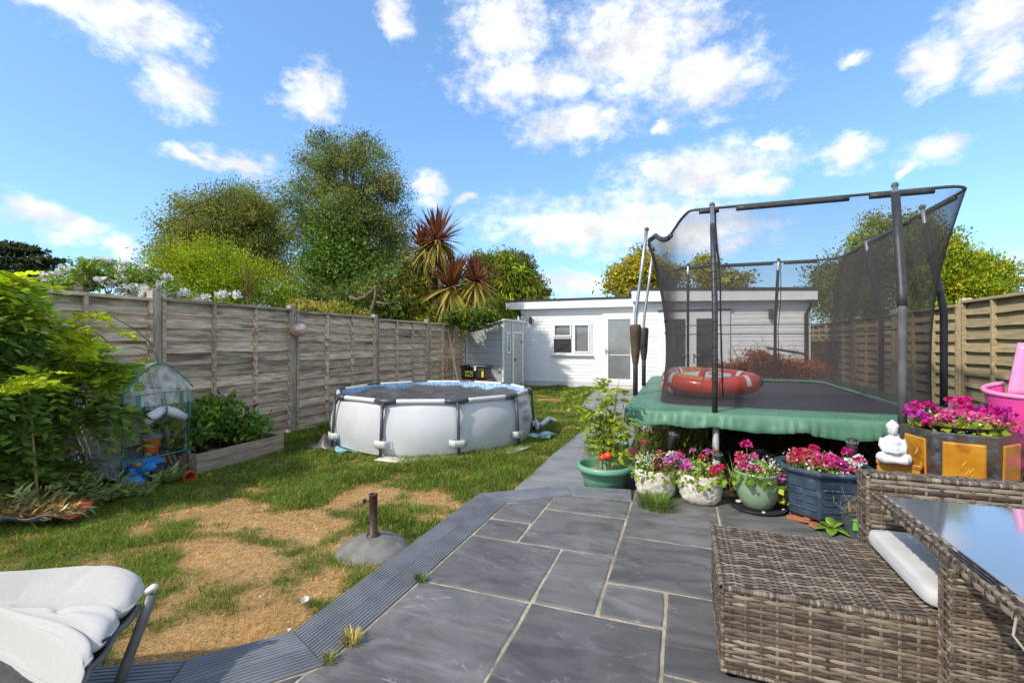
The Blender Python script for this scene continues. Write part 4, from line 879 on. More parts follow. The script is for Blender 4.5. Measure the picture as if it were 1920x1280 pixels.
# ================================================================ TRAMPOLINE
MZ = .70
def net_material(name, t0, colr):
    m = bpy.data.materials.new(name); m.use_nodes = True; t = m.node_tree; ns = t.nodes; lk = t.links
    for n in list(ns): ns.remove(n)
    g = ns.new('ShaderNodeNewGeometry'); dp = ns.new('ShaderNodeVectorMath'); dp.operation = 'DOT_PRODUCT'; lk.new(g.outputs['Incoming'], dp.inputs[0]); lk.new(g.outputs['Normal'], dp.inputs[1])
    def mt(op, a, b=None):
        n = ns.new('ShaderNodeMath'); n.operation = op
        for i, x in enumerate((a, b)):
            if x is None: continue
            if isinstance(x, (int, float)): n.inputs[i].default_value = x
            else: lk.new(x, n.inputs[i])
        return n.outputs[0]
    ab = mt('MAXIMUM', mt('ABSOLUTE', dp.outputs['Value']), .12)
    # a woven mesh lets through t0 of the light head on and less at a slant; the weave varies a little
    tcn = ns.new('ShaderNodeTexCoord'); mp = ns.new('ShaderNodeMapping'); mp.inputs['Scale'].default_value = (6, 6, 60); lk.new(tcn.outputs['Object'], mp.inputs[0])
    nz = ns.new('ShaderNodeTexNoise'); nz.inputs['Scale'].default_value = 2; nz.inputs['Detail'].default_value = 3; lk.new(mp.outputs[0], nz.inputs['Vector'])
    mr_ = ns.new('ShaderNodeMapRange'); lk.new(nz.outputs[0], mr_.inputs[0]); mr_.inputs[1].default_value = .3; mr_.inputs[2].default_value = .7; mr_.inputs[3].default_value = t0-.03; mr_.inputs[4].default_value = t0+.03
    tr_ = mt('POWER', mr_.outputs[0], mt('DIVIDE', 1.0, ab))
    a = ns.new('ShaderNodeBsdfDiffuse'); a.inputs[0].default_value = (*colr, 1); b = ns.new('ShaderNodeBsdfTransparent'); x = ns.new('ShaderNodeMixShader')
    lk.new(tr_, x.inputs[0]); lk.new(a.outputs[0], x.inputs[1]); lk.new(b.outputs[0], x.inputs[2]); o = ns.new('ShaderNodeOutputMaterial'); lk.new(x.outputs[0], o.inputs['Surface']); return m
NET = net_material('net', .665, (.068, .062, .062))
PADG = M('green_pad_vinyl', (.070, .185, .112), (.105, .235, .150), rough=.48, scale=3, bump=.35, bscale=9, bstretch=(1, 1, 1), c3=(.20, .32, .25), s3=4, t3=(.62, .8))
MATB = M('jumping_mat', (.030, .029, .032), (.045, .043, .047), rough=.55, scale=3, bump=.05, bscale=120, spec=.4)
FOAM = M('black_foam_sleeve', (.022, .022, .024), (.045, .044, .046), rough=.5, scale=12, bump=.25, bscale=20)
GFOAM = M('faded_foam_sleeve', (.075, .073, .075), (.13, .128, .13), rough=.75, scale=9, bump=.2)
RUST = M('rusty_steel', (.30, .30, .30), (.42, .42, .42), rough=.5, scale=6, c3=(.22, .09, .035), s3=5, t3=(.5, .62))
BROWNS = M('brown_sleeve', (.05, .03, .02), (.12, .07, .045), rough=.7, scale=7, bump=.4)
tz = Vector((.92, 6.7, 0)); tr = thing('trampoline', 'large rectangular trampoline with green pad and tall black safety net', 'trampoline', tz)
XI0, XI1, YI0, YI1 = -.22, 2.05, 4.84, 8.56       # jumping mat
XO0, XO1, YO0, YO1 = -.53, 2.40, 4.46, 8.93       # outer edge of the pad
def rrect(x0, x1, y0, y1, r, n):                  # points round a rectangle with cut rounded corners, n per side
    P_ = []
    cs = [((x1-r, y0+r), -90), ((x1-r, y1-r), 0), ((x0+r, y1-r), 90), ((x0+r, y0+r), 180)]
    for k, (c, a0) in enumerate(cs):
        arc = [(c[0]+r*math.cos(rad(a0+90*i/6)), c[1]+r*math.sin(rad(a0+90*i/6))) for i in range(7)]
        P_ += arc
        c2, a2 = cs[(k+1) % 4]; nx_ = (c2[0]+r*math.cos(rad(a2)), c2[1]+r*math.sin(rad(a2)))
        P_ += [(arc[-1][0]+(nx_[0]-arc[-1][0])*i/n, arc[-1][1]+(nx_[1]-arc[-1][1])*i/n) for i in range(1, n)]
    return [Vector((p[0]-tz.x, p[1]-tz.y, 0)) for p in P_]
NS = 30
ri = rrect(XI0, XI1, YI0, YI1, .28, NS); ro = rrect(XO0, XO1, YO0, YO1, .22, NS); mid_ = rrect((XI0+XO0)/2, (XI1+XO1)/2, (YI0+YO0)/2, (YI1+YO1)/2, .26, NS)
n = len(ri); V = [(0, 0, MZ-.02)]+[(p.x*.5, p.y*.5, MZ-.015) for p in ri]+[(p.x, p.y, MZ-.01) for p in ri]
F = [(0, 1+i, 1+(i+1) % n) for i in range(n)]+[(1+i, 1+n+i, 1+n+(i+1) % n, 1+(i+1) % n) for i in range(n)]
MB().add(V, F).build('jumping_mat', MATB, tr, smooth=True)
# springs seen between pad and mat on the far right
mb = MB()
rin = rrect(XI0+.05, XI1-.05, YI0+.05, YI1-.05, .28, NS)
for i in range(0, n, 1): mb.tube([rin[i]+Vector((0, 0, MZ-.004)), ri[i].lerp(ro[i], .2)+Vector((0, 0, MZ+.012))], .009, 5)
mb.build('springs', DARKGREY, tr, kind='stuff')
poles = [(.27, 4.50, 'front'), (1.60, 4.42, 'front'), (-.53, 5.72, 'left'), (-.53, 7.0, 'left'), (2.40, 5.72, 'right'), (2.40, 7.24, 'right'), (.09, 8.90, 'back'), (1.47, 8.90, 'back')]
# pad: flat vinyl top, folded edge and a thin skirt hanging in creases, gathered at the poles
NP = 130
pi_ = rrect(XI0, XI1, YI0, YI1, .28, NP); po_ = rrect(XO0, XO1, YO0, YO1, .22, NP); npd = len(pi_); V = []; F = []; rows = []
anch = [(a, b) for a, b, _ in poles]+[(-.12, 4.46), (.95, 4.46), (2.05, 4.46)]
dist = [0]
for i in range(1, npd): dist.append(dist[-1]+(po_[i]-po_[i-1]).length)
sA = np.array(dist); ridge = lambda x, o, sd: 1-2*abs(float(vnoise(np.array(x), np.array(o), sd))-.5)*1.0
for i in range(npd):
    p = pi_[i]; q = po_[i]; o_ = (q-p); o_.z = 0; o_.normalize(); s = dist[i]; wx, wy = q.x+tz.x, q.y+tz.y
    near = min(math.dist((wx, wy), a) for a in anch); gath = math.exp(-(near/.13)**2); nz = lambda f, o: float(fbm2(np.array(s*f+o), np.array(o*3.1), 3, 7))-.5
    hang = .082+.045*min(1, near/.45)**.7+.028*nz(3, 2)+(.018 if wx > 1.0 and wy < 5 else 0); cr = 1-gath
    f1 = (ridge(s*5.5, 1.5, 3)-.5)*.030+(ridge(s*13, 4.5, 5)-.5)*.016; f2 = (ridge(s*5.5+.35, 1.5, 3)-.5)*.034+(ridge(s*13+.3, 4.5, 5)-.5)*.02
    pleat = .018*math.sin(near*95)*math.exp(-(near/.17)**2)
    tz_ = MZ+.026+.010*nz(4, 8)
    def pt(o, z): return (q.x+o_.x*o, q.y+o_.y*o, z)
    wd = (q-p).length
    rows.append([pt(-wd-.03, MZ+.012), pt(-wd, MZ+.028), pt(-wd*.72, tz_+.006*nz(9, 3)), pt(-wd*.45, tz_+.008*nz(7, 5)), pt(-wd*.2, tz_-.002+.010*nz(6, 9)), pt(-.035, MZ+.022), pt(-.006, MZ+.012), pt(.006+f1*.2, MZ-.008),
                 pt(.010+f1*.5+pleat*.5, MZ-.02-hang*.25), pt(.012+f1*.9+pleat*.9, MZ-.02-hang*.5), pt(.012+f2*1.1+pleat, MZ-.02-hang*.75), pt(.008+f2*1.25+pleat, MZ-.02-hang*.96), pt(.006+f2*1.2+pleat, MZ-.02-hang), pt(-.004+f2*1.1+pleat, MZ-.02-hang+.004)])
m_ = len(rows[0])
for rw in rows: V += rw
for i in range(npd):
    for j in range(m_-1): F.append((i*m_+j, i*m_+j+1, ((i+1) % npd)*m_+j+1, ((i+1) % npd)*m_+j))
pad = MB().add(V, F).build('pad', PADG, tr, smooth=True)
stitch = MB()
for k in range(0, npd, 1):
    if k % 2 == 0: a = Vector(rows[k][5])+Vector((0, 0, .001)); b = Vector(rows[(k+1) % npd][5])+Vector((0, 0, .001)); stitch.beam(a, b, .004, .002)
stitch.build('stitching', M('dark_thread', (.03, .07, .05), (.05, .1, .07), rough=.8), pad, kind='stuff')
MB().tube([p+Vector((0, 0, MZ-.06)) for p in rrect(XO0+.06, XO1-.06, YO0+.06, YO1-.06, .2, 6)]+[rrect(XO0+.06, XO1-.06, YO0+.06, YO1-.06, .2, 6)[0]+Vector((0, 0, MZ-.06))], .03, 8).build('frame', STEEL, tr, smooth=True)
RZ = 2.65
ringp = []
def ring_at(i):
    q = rrect(-.40, 2.22, 4.93, 8.62, .30, NS)[i]; return q
RG = rrect(-.40, 2.28, 4.93, 8.62, .20, NS); ring = []
for i, q in enumerate(RG):
    wx, wy = q.x+tz.x, q.y+tz.y; z = RZ
    if wx < .2 and wy < 5.9: q = q+Vector((.42*max(0, 1-(wy-4.93)/1.0)*max(0, 1-(wx+.4)/.8), 0, 0))
    if wx < -.1 and 4.95 < wy < 5.75: z -= .16*math.sin(math.pi*min(1, max(0, (wy-4.95)/.8)))
    if wx < -.1 and wy >= 5.75: z -= .05
    if wx > 2 and wy > 5.2: z -= .0
    ring.append(Vector((q.x, q.y, z)))
for k, (x, y, side) in enumerate(poles):
    bx_, by_ = x-tz.x, y-tz.y
    inx = {'left': .13, 'right': -.17}.get(side, 0); iny = {'front': .42, 'back': -.30}.get(side, 0)
    if k == 1: inx = .10
    h1 = 1.60
    pts = [(bx_, by_, MZ-.09), (bx_, by_, 1.1), (bx_, by_, h1), (bx_+inx*.06, by_+iny*.06, h1+.12), (bx_+inx*.5, by_+iny*.5, 2.15), (bx_+inx, by_+iny, RZ+.03)]
    col = STEEL
    po = MB().tube(pts, .020, 10).build('pole', STEEL, tr, smooth=True)
    MB().ball(pts[-1], .028, 10, 6).build('cap', GFOAM, po, smooth=True)
    def cut(a, b):                     # the stretch of pole between two heights
        out = []
        for p0, p1 in zip(pts, pts[1:]):
            for z_ in (a, p0[2], p1[2], b):
                if p0[2] <= z_ <= p1[2] and a <= z_ <= b:
                    t = (z_-p0[2])/(p1[2]-p0[2]) if p1[2] > p0[2] else 0; v = Vector(p0).lerp(Vector(p1), t)
                    if not out or (v-out[-1]).length > .01: out.append(v)
        return out
    if k == 0:
        MB().tube(cut(MZ-.04, 2.47), .025, 12).build('sleeve', FOAM, po, smooth=True)
        for z_ in [1.0+.075*j for j in range(16)]:
            c = cut(z_, z_+.012); MB().tube(c, .0265, 12).build('tie', BLACKP, po, smooth=True) if len(c) > 1 else None
    elif k == 1:
        MB().tube(cut(MZ-.06, 1.62), .029, 12).build('sleeve', GFOAM, po, smooth=True); MB().tube(cut(1.62, 2.60), .032, 12).build('sleeve', FOAM, po, smooth=True)
    elif side == 'left':
        pp_ = [Vector(p) for p in ((bx_, by_, MZ), (bx_, by_, 1.0), (bx_-.0, by_, 1.2), (bx_, by_, 1.42), (bx_, by_, 1.55))]
        MB().tube(pp_[:3], .030, 10).build('sleeve', FOAM, po, smooth=True); MB().tube([pp_[2]-Vector((0, 0, .12)), pp_[2], pp_[3], pp_[4]-Vector((0, 0, .03)), pp_[4]], [.034, .052, .064, .070, .060], 10, cap=False).build('sleeve', BROWNS if k == 2 else FOAM, po, smooth=True)
    else:
        MB().tube(cut(MZ-.02, 2.52), .031 if side == 'right' else .024, 12).build('sleeve', FOAM, po, smooth=True)
    MB().tube([(bx_*.985, by_*.985, MZ-.08), (bx_*.985, by_*.985, -.05)], .028, 10).build('leg', RUST if k == 0 else STEEL if side != 'left' else GFOAM, tr, smooth=True)
    # strap from the pole top down to the net
    if k in (0, 7): MB().tube([Vector(pts[-1])+Vector((.03, .0, -.05)), Vector(pts[-1])+Vector((.035, .02, -.35)), Vector(pts[4])+Vector((.06, .02, -.1)), Vector(pts[2])+Vector((.05, .05, -.05)), Vector(pts[2])+Vector((.07, .06, -.75))], .007, 6).build('strap', BLACKP, tr, smooth=True)
# ring tube with foam sleeves
MB().tube(ring+[ring[0]], .014, 8, cap=False).build('net_ring', DARKGREY, tr, smooth=True)
for a, b in ((0.02, .055), (.07, .16)):
    pass
def ring_piece(i0, i1, r_=.020): 
    ids = [(i % n) for i in range(i0, i1+1)]; MB().tube([ring[i]+Vector((0, 0, -.022)) for i in ids], r_, 8, flat=1.25).build('ring_sleeve', FOAM, tr, smooth=True)
side_n = 7+NS-1
for s_ in range(4):                                  # four sides: corner gap, sleeve, pole gap, sleeve, pole gap, sleeve
    b0 = s_*side_n+7
    for a, b in ((0, 6), (8, 20), (22, 28)): ring_piece(b0+a, b0+b)
# net
rows_n = 12; V = []; F = []
for j in range(rows_n+1):
    t = j/rows_n
    for i in range(n):
        top = ring[i]+Vector((0, 0, -.015)); bot = ri[i]+Vector((0, 0, MZ+.02)); p = top.lerp(bot, t); c = Vector((0, 0, p.z)); d_ = (c-p); d_.normalize()
        wx = bot.x+tz.x; k_ = .11*math.sin(math.pi*t)+.010*math.sin(i*.8+t*3)
        p = p+d_*k_; V.append(p)
for j in range(rows_n):
    for i in range(n): F.append((j*n+i, j*n+(i+1) % n, (j+1)*n+(i+1) % n, (j+1)*n+i))
MB().add(V, F).build('net', NET, tr, smooth=True)
# hem tapes running round the net
for tt in (.52, .60):
    pts = []
    for i in range(n):
        if not (tz.y+ri[i].y > 5.6): continue
        top = ring[i]+Vector((0, 0, -.05)); bot = ri[i]+Vector((0, 0, MZ+.02)); p = top.lerp(bot, tt); d_ = (Vector((0, 0, p.z))-p).normalized(); pts.append(p+d_*(.11*math.sin(math.pi*tt)))
    # the run of points is contiguous round the back of the ring
    st = max(range(len(pts)), key=lambda i: (pts[i]-pts[i-1]).length); pts = pts[st:]+pts[:st]
    MB().tube(pts, .008, 5).build('net_tape', BLACKP, tr, smooth=True)
a = G(1308, 755, MZ)-tz; e = AT(1338, 640, 5.2)-tz
MB().beam(a+Vector((0, 0, .03)), e, .022, .006, (1, 0, 0)).build('entry_strap', BLACKP, tr)
# ---- inflatable boat and ball on the mat
REDV = M('red_inflatable', (.62, .045, .025), (.70, .07, .035), rough=.28, scale=2, coat=.3); WHV = M('white_vinyl', (.72, .70, .68), (.80, .78, .76), rough=.35); ORV = M('orange_inflatable', (.70, .22, .03), (.75, .28, .05), rough=.3, scale=2)
bc = PY(1326, 722, 6.2); bo = thing('inflatable_boat', 'red inflatable toy boat with white stripes lying on the trampoline', 'boat', (bc.x, bc.y, MZ-.01), rad(-10))
bo.rotation_euler = (rad(5), 0, rad(-8)); bo.scale = (.74, .95, .92); bo.location.z = MZ+.055
def boat_c(t):      # centre line of the tube: rounded stern at -x, pointed bow at +x
    a = 2*math.pi*t; x = .60*math.cos(a); y = .40*math.sin(a)*(1-.42*max(0, math.cos(a))**2); return Vector((x*(1.12 if x > 0 else 1), y, .115+.04*max(0, -math.cos(a))))
m = MB(); nb = 48; nr = 14; V = []; F = []
for i in range(nb):
    c = boat_c(i/nb); t = (boat_c((i+.01)/nb)-c).normalized(); sd = Vector((t.y, -t.x, 0)); R_ = .122
    for k in range(nr): b_ = 2*math.pi*k/nr; V.append(c+sd*math.cos(b_)*R_+Vector((0, 0, 1))*math.sin(b_)*R_)
for i in range(nb):
    for k in range(nr): F.append((i*nr+k, i*nr+(k+1) % nr, ((i+1) % nb)*nr+(k+1) % nr, ((i+1) % nb)*nr+k))
hull = MB().add(V, F).build('tube', REDV, bo, smooth=True); hull.data.materials.append(WHV); hull.data.materials.append(ORV)
for pi_, pl_ in enumerate(hull.data.polygons):
    i = pi_//nr; k = pi_ % nr
    if 9 <= k <= 11: pl_.material_index = 1                    # pale underside
    elif i in (19, 21, 24, 27, 29, 5, 43) and 0 <= k <= 8: pl_.material_index = 1
    elif 30 <= i <= 36 and 2 <= k <= 7 or 14 <= i <= 18 and 2 <= k <= 7: pl_.material_index = 2
MB().grid(lambda u, v: (-.5+1.05*u, (-.30+.6*v)*(1-.5*max(0, u-.6)), .10+.02*math.sin(u*14)*math.sin(math.pi*v)), 14, 6).build('floor', WHV, bo, smooth=True)
MB().grid(lambda u, v: (-.44+.80*u, -.26+.52*v, .195+.05*math.sin(math.pi*v)*math.sin(math.pi*u)), 12, 8).build('deck_panel', WHV, bo, smooth=True)
MB().tube([(-.06, -.30, .20), (-.06, 0, .23), (-.06, .30, .20)], .05, 10).build('seat', REDV, bo, smooth=True)
for y in (-.12, .10): MB().grid(lambda u, v, y=y: (.03+.2*u, y-.05+.1*v, .262+.012*math.sin(math.pi*u)), 6, 4).build('printed_patch', ORV if y < 0 else M('yellow_print', (.75, .55, .1), (.8, .62, .15), rough=.4), bo, smooth=True)
MB().ball((.79, 0, .125), (.035, .06, .055), 10, 8).tube([(.79, 0, .13), (.83, 0, .145)], [.02, .008], 8).build('bow_cap', BLACKP, bo, smooth=True)
m = MB(); c = PY(1262, 718, 6.1)
bt = thing('beach_ball', 'small soft red and white ball beside the boat on the trampoline', 'ball', (c.x, c.y, MZ-.01))
o = MB().ball((0, 0, .10), (.15, .12, .10), 16, 10).build('ball', REDV, bt, smooth=True); o.data.materials.append(WHV)
for pi_, pl_ in enumerate(o.data.polygons): pl_.material_index = 1 if (int((math.atan2(pl_.center.y, pl_.center.x)+4)*1.6)) % 2 else 0
# ---- things under the trampoline
r = np.random.default_rng(61); Pt = []; cl = []
n_ = 16000; x = r.uniform(-.5, 2.9, n_); y = r.uniform(4.42, 8.4, n_); z = np.abs(r.normal(0, .13, n_))*np.where(x < .35, 1.3, .75)+.01
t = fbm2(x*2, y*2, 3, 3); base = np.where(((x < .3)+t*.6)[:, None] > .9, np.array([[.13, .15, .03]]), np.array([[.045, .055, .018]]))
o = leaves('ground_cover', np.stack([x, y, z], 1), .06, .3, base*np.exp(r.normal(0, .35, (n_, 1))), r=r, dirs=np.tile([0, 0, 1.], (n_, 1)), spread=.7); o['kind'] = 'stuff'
c = G(1425, 872, 0)
mb = MB(); a = AT(1385, 828, 4.75); e = AT(1448, 858, 4.5); mb.tube([a, a.lerp(e, .5), e], [.028, .034, .036], 10).tube([a.lerp(e, .45), a.lerp(e, .45)+Vector((.03, -.1, -.3))], .014, 8)
tag(mb.build('fallen_log', M('log_bark', (.13, .09, .075), (.24, .17, .145), rough=.85, scale=10, bump=.5), smooth=True), 'brown log propped in the shade under the trampoline', 'log')
GRP = M('white_bucket_plastic', (.55, .55, .54), (.66, .66, .65), rough=.5)
for k, (x, y, lb) in enumerate(((1220, 806, 'whitish bucket under the trampoline, left of its twin'), (1252, 806, 'whitish tub under the trampoline, right of the bucket'))):
    c = AT(x, y, 6.3); MBb = MB().lathe([(0, -.30), (.10, -.30), (.13, .02), (.135, .03), (.12, .03), (.1, -.26), (0, -.26)], 20); o = MBb.build('bucket', GRP, smooth=True); o.location = (c.x, c.y, .30); tag(o, lb, 'bucket', 'buckets under the trampoline')
# ================================================================ POTS
TERRA = M('terracotta', (.36, .12, .06), (.46, .18, .09), rough=.8, scale=10, bump=.2)
GPL = M('green_plastic', (.125, .31, .19), (.16, .37, .24), rough=.42, scale=4, bump=.05)
COMP = M('compost', (.03, .02, .012), (.08, .055, .035), rough=.95, scale=40, bump=.8)
STRAW = M('straw_mulch', (.35, .24, .12), (.55, .42, .24), rough=.9, scale=40, bump=1)
MAG = np.array([.62, .012, .22]); PNK = np.array([.72, .10, .30]); LIL = np.array([.62, .15, .46]); REDF = np.array([.60, .02, .05]); WHF = np.array([.80, .78, .70]); COR = np.array([.66, .13, .13])
def flower_head(root, c, rr, col, r, n=38, name='flower_head', sz=None):
    rr = rr*.86
    u = unit(n, r); u[:, 2] = np.abs(u[:, 2])*.9+.05; Pt = np.array(c)+u*rr*r.uniform(.6, 1, (n, 1)); cl = tones(n, col, .16, .08, r)
    return leaves(name, Pt, sz or rr*.62, .9, cl, root, mat=PETAL, dirs=np.cross(u, unit(n, r))*.8+u*.45, spread=.4, r=r, fold=.1)
def bedding(root, rad_, z, heads, r, hgt=.1, lc=(.12, .19, .035), nleaf=420, spill=1.1, white=0, minrad=0):
    """foliage mound with stalked flower heads; heads: list of (dx, dy, dz, radius, colour)"""
    a = r.uniform(0, 2*np.pi, nleaf); q = np.sqrt(r.random(nleaf))*rad_*spill; h = hgt*(1-(q/(rad_*spill))**2)*r.random(nleaf)
    Pt = np.stack([q*np.cos(a), q*np.sin(a), z+h], 1); Pt[:, 2] -= np.clip(q/rad_-.95, 0, 1)*.25
    leaves('foliage', Pt, .045, .8, tones(nleaf, lc, .35, .14, r), root, r=r)
    if white:
        a = r.uniform(0, 2*np.pi, white); q = np.sqrt(r.random(white))*rad_*1.05; Pt = np.stack([q*np.cos(a), q*np.sin(a), z+hgt*r.uniform(.5, 1.2, white)], 1)
        leaves('small_white_flowers', Pt, .016, .9, tones(white, WHF, .08, .04, r), root, mat=PETAL, r=r)['kind'] = 'stuff'
    st = MB()
    for dx, dy, dz, fr, col in heads:
        flower_head(root, (dx, dy, z+dz), fr, col, r); st.tube([(dx*.6, dy*.6, z-.01), (dx*.9, dy*.9, z+dz*.5), (dx, dy, z+dz)], .003, 5)
    st.build('stalk', STEM, root, smooth=True)
def rheads(n, R_, r, cols, lo=.05, hi=.13, fr=(.028, .042), bias=(0, 0)):
    out = []
    for k in range(n):
        a = r.uniform(0, 6.283); q = math.sqrt(r.random())*R_; out.append((q*math.cos(a)+bias[0], q*math.sin(a)+bias[1], r.uniform(lo, hi), r.uniform(*fr), cols[r.integers(len(cols))]))
    return out
def ground_pot(px, py_front, rad_, z0=PZ):         # pot whose front foot shows at this pixel
    q = G(px, py_front, z0); f = Vector((q.x, q.y, 0)).normalized(); return Vector((q.x, q.y, z0))+f*rad_*.9
def green_tub(px, d, label, zr, mulch):
    c = AT(px, 700, d); root = thing('plant_pot', label, 'pot', (c.x, c.y, .0), group='green plastic tubs by the path'); R_ = .25
    MB().lathe([(0, .0), (R_*.74, .0), (R_*.80, zr*.5), (R_*.81, zr*.52), (R_*.855, zr*.54), (R_*.90, zr-.05), (R_*1.0, zr-.05), (R_*1.02, zr-.03), (R_*1.0, zr), (R_*.93, zr+.004), (R_*.89, zr-.02), (R_*.84, zr-.09)], 48).build('tub', GPL, root, smooth=True)
    MB().lathe([(0, zr-.085), (R_*.5, zr-.075), (R_*.85, zr-.09)], 24).build('mulch', mulch, root, smooth=True); return root
p1_ = green_tub(1134, 4.28, 'front green plastic tub holding the tomato plant with two red tomatoes', .225, STRAW)
p2_ = green_tub(1136, 5.25, 'rear green plastic tub behind the tomato plant', .225, COMP)
r = np.random.default_rng(71)
mb = MB()
for x, y, x1, y1, z1 in ((-.07, -.03, .02, .02, .72), (.06, -.02, .10, .03, .80), (.10, .05, .16, .08, .62)): mb.tube([(x, y, .13), ((x+x1)/2+.01, (y+y1)/2, .2+z1/2), (x1, y1, .15+z1)], [.008, .007, .005], 7)
mb.build('cane', M('garden_cane', (.45, .30, .14), (.6, .45, .25), rough=.6), p1_, smooth=True)
st = MB(); S = []; D = []; C = []
vines = [[(.02, 0, .13), (.0, .02, .35), (-.03, .02, .6), (-.06, .0, .95)], [(.06, 0, .13), (.02, .06, .4), (.0, .06, .75), (.03, .05, 1.0)], [(.05, -.02, .13), (.09, 0, .4), (.08, .03, .7), (.13, .02, 1.02)], [(-.02, 0, .13), (-.02, -.03, .45), (-.12, -.02, .66), (-.22, 0, .80), (-.30, .02, .88)], [(.1, 0, .13), (.16, .02, .4), (.19, .03, .66)], [(.0, 0, .3), (-.08, 0, .52), (-.1, .05, .7)]]
for v in vines:
    st.tube(v, [.006-.001*i for i in range(len(v))], 6)
    for k in range(26):
        t = r.uniform(.2, 1)*(len(v)-1); i = min(int(t), len(v)-2); p = np.array(v[i])*(1-t+i)+np.array(v[i+1])*(t-i); a = r.uniform(0, 6.28)
        S.append(p); D.append(np.array([math.cos(a), math.sin(a), r.uniform(-.1, .6)])); C.append(np.array([.19, .25, .035])*np.exp(r.normal(0, .3)))
st.build('stem', M('tomato_stem', (.18, .19, .05), (.28, .27, .09), rough=.7), p1_, smooth=True)
fronds('foliage', p1_, S, D, .12, 3, .062, .5, C, r, droop=.5)
TOM = M('tomato_skin', (.58, .05, .012), (.66, .09, .02), rough=.2, scale=5)
for x, y, z in ((-.005, -.10, .305), (.045, -.10, .325)): MB().ball((x, y, z), (.038, .038, .034), 16, 10).build('tomato', TOM, p1_, smooth=True)
leaves('dry_weed', np.array([[r.uniform(-.22, .22), -.18+r.uniform(-.05, .05), r.uniform(.03, .16)] for k in range(120)]), .05, .2, tones(120, (.25, .19, .07), .3, .1, r), p2_, dirs=np.tile([0, 0, 1.], (120, 1)), spread=.7, r=r)
# two white rough stone pots
STONEW = M('white_stone_glaze', (.52, .47, .38), (.74, .71, .64), rough=.75, scale=14, bump=.9, bscale=26, bstretch=(1, 1, 2.4), detail=8, c3=(.30, .24, .17), s3=18, t3=(.6, .75), ndist=1.2)
def white_pot(px, pyf, label, heads, seed, white, leafc):
    R_ = .165; c = ground_pot(px, pyf, R_*.8); root = thing('plant_pot', label, 'pot', c, group='white textured stone pots'); r = np.random.default_rng(seed); H_ = .225
    jit = lambda a, z, q: (.012*(float(fbm2(np.array(a*R_*34+50.), np.array(z*60+9.+seed), 3, 2))-.5) if q > .1 else 0)*1.6
    MB().lathe([(0, 0), (.09, 0), (.125, .006), (.145, .03)]+[(R_*(.90+.10*math.sin(math.pi*min(1, t*.8))), .03+t*(H_-.03)) for t in [i/16 for i in range(1, 17)]]+[(R_*.9, H_+.004), (R_*.86, H_-.02), (R_*.84, H_-.05)], 110, jit=jit).build('pot', STONEW, root, smooth=True)
    MB().lathe([(0, H_-.03), (R_*.85, H_-.045)], 20).build('compost', COMP, root); bedding(root, R_*.95, H_-.02, heads, r, .10, leafc, 420, 1.15, white); return root
r = np.random.default_rng(81)
white_pot(1229, 936, 'white textured stone pot, left of the pair, with white and lilac flowers', [(.10, -.06, .08, .05, LIL), (.14, -.02, .10, .045, LIL), (.13, .05, .12, .04, WHF), (.05, -.12, .06, .055, np.array([.22, .04, .03])), (.02, -.09, .09, .04, np.array([.25, .05, .035])), (-.18, -.04, .13, .034, MAG*.9+REDF*.1), (-.11, .05, .20, .026, REDF), (.03, .08, .12, .03, COR), (.19, 0, .12, .04, LIL), (.18, .06, .14, .026, REDF)], 3, 300, (.15, .20, .04))
white_pot(1313, 948, 'white textured stone pot, right of the pair, with magenta and red flowers', [(-.12, -.10, .06, .045, np.array([.52, .03, .36])), (-.10, -.06, .09, .04, LIL), (-.05, .06, .17, .03, LIL), (.06, .08, .16, .04, LIL), (.02, .03, .12, .034, REDF), (.10, -.08, .07, .04, MAG), (.14, -.05, .08, .04, REDF), (.08, -.12, .05, .035, REDF), (.12, 0, .1, .03, WHF), (-.02, -.12, .04, .03, np.array([.5, .5, .2])), (-.14, .03, .14, .024, REDF)], 4, 120, (.17, .24, .035))
# grass tuft at the foot of the left white pot
def tuft(name, label, c, n, h, spread_, seed, cols=(.09, .14, .03), cat='grass tuft', lean=1.0):
    r = np.random.default_rng(seed); th = r.uniform(0, 6.283, n); q = np.sqrt(r.random(n))*spread_; b0 = np.stack([q*np.cos(th), q*np.sin(th), np.zeros(n)], 1); dv = np.stack([np.cos(th), np.sin(th), np.zeros(n)], 1)+r.normal(0, .4, (n, 3))*[1, 1, 0]; hh = h*r.uniform(.4, 1.2, (n, 1)); up = np.array([0, 0, 1.])
    m1 = b0+dv*hh*.2*lean+up*hh*.55; tp = b0+dv*hh*.6*lean+up*hh*.85; sv = np.cross(dv, up)*.0022
    V = np.stack([b0-sv, b0+sv, m1+sv, m1-sv, tp], 1).reshape(-1, 3); i = np.arange(n)[:, None]*5; F = np.concatenate([i+np.array([[0, 1, 2]]), i+np.array([[0, 2, 3]]), i+np.array([[3, 2, 4]])], 1).reshape(-1, 3)
    o = np_mesh(name, V, F, LEAF, None, np.repeat(tones(n, cols, .35, .15, r), 5, 0)); o.location = c; tag(o, label, cat); return o
c = ground_pot(1230, 951, 0); tuft('grass_tuft', 'green grass tuft growing against the foot of the left white pot', c, 420, .11, .13, 5)
tuft('grass_tuft', 'small green tuft in the gap between decking and slab', G(789, 1087, PZ), 90, .035, .03, 6)
tuft('grass_tuft', 'straw coloured tuft at the lower decking joint', G(660, 1205, PZ), 110, .05, .035, 7, (.30, .25, .10))
tuft('grass_tuft', 'tiny tuft at the bend of the decking near the bottom', G(617, 1240, PZ), 70, .035, .025, 8, (.16, .17, .06))
tuft('grass_tuft', 'long pale grass arching between the white pot and the green glazed pot', G(1385, 930, PZ)+Vector((0, .15, 0)), 26, .42, .05, 9, (.25, .24, .08), lean=1.3)
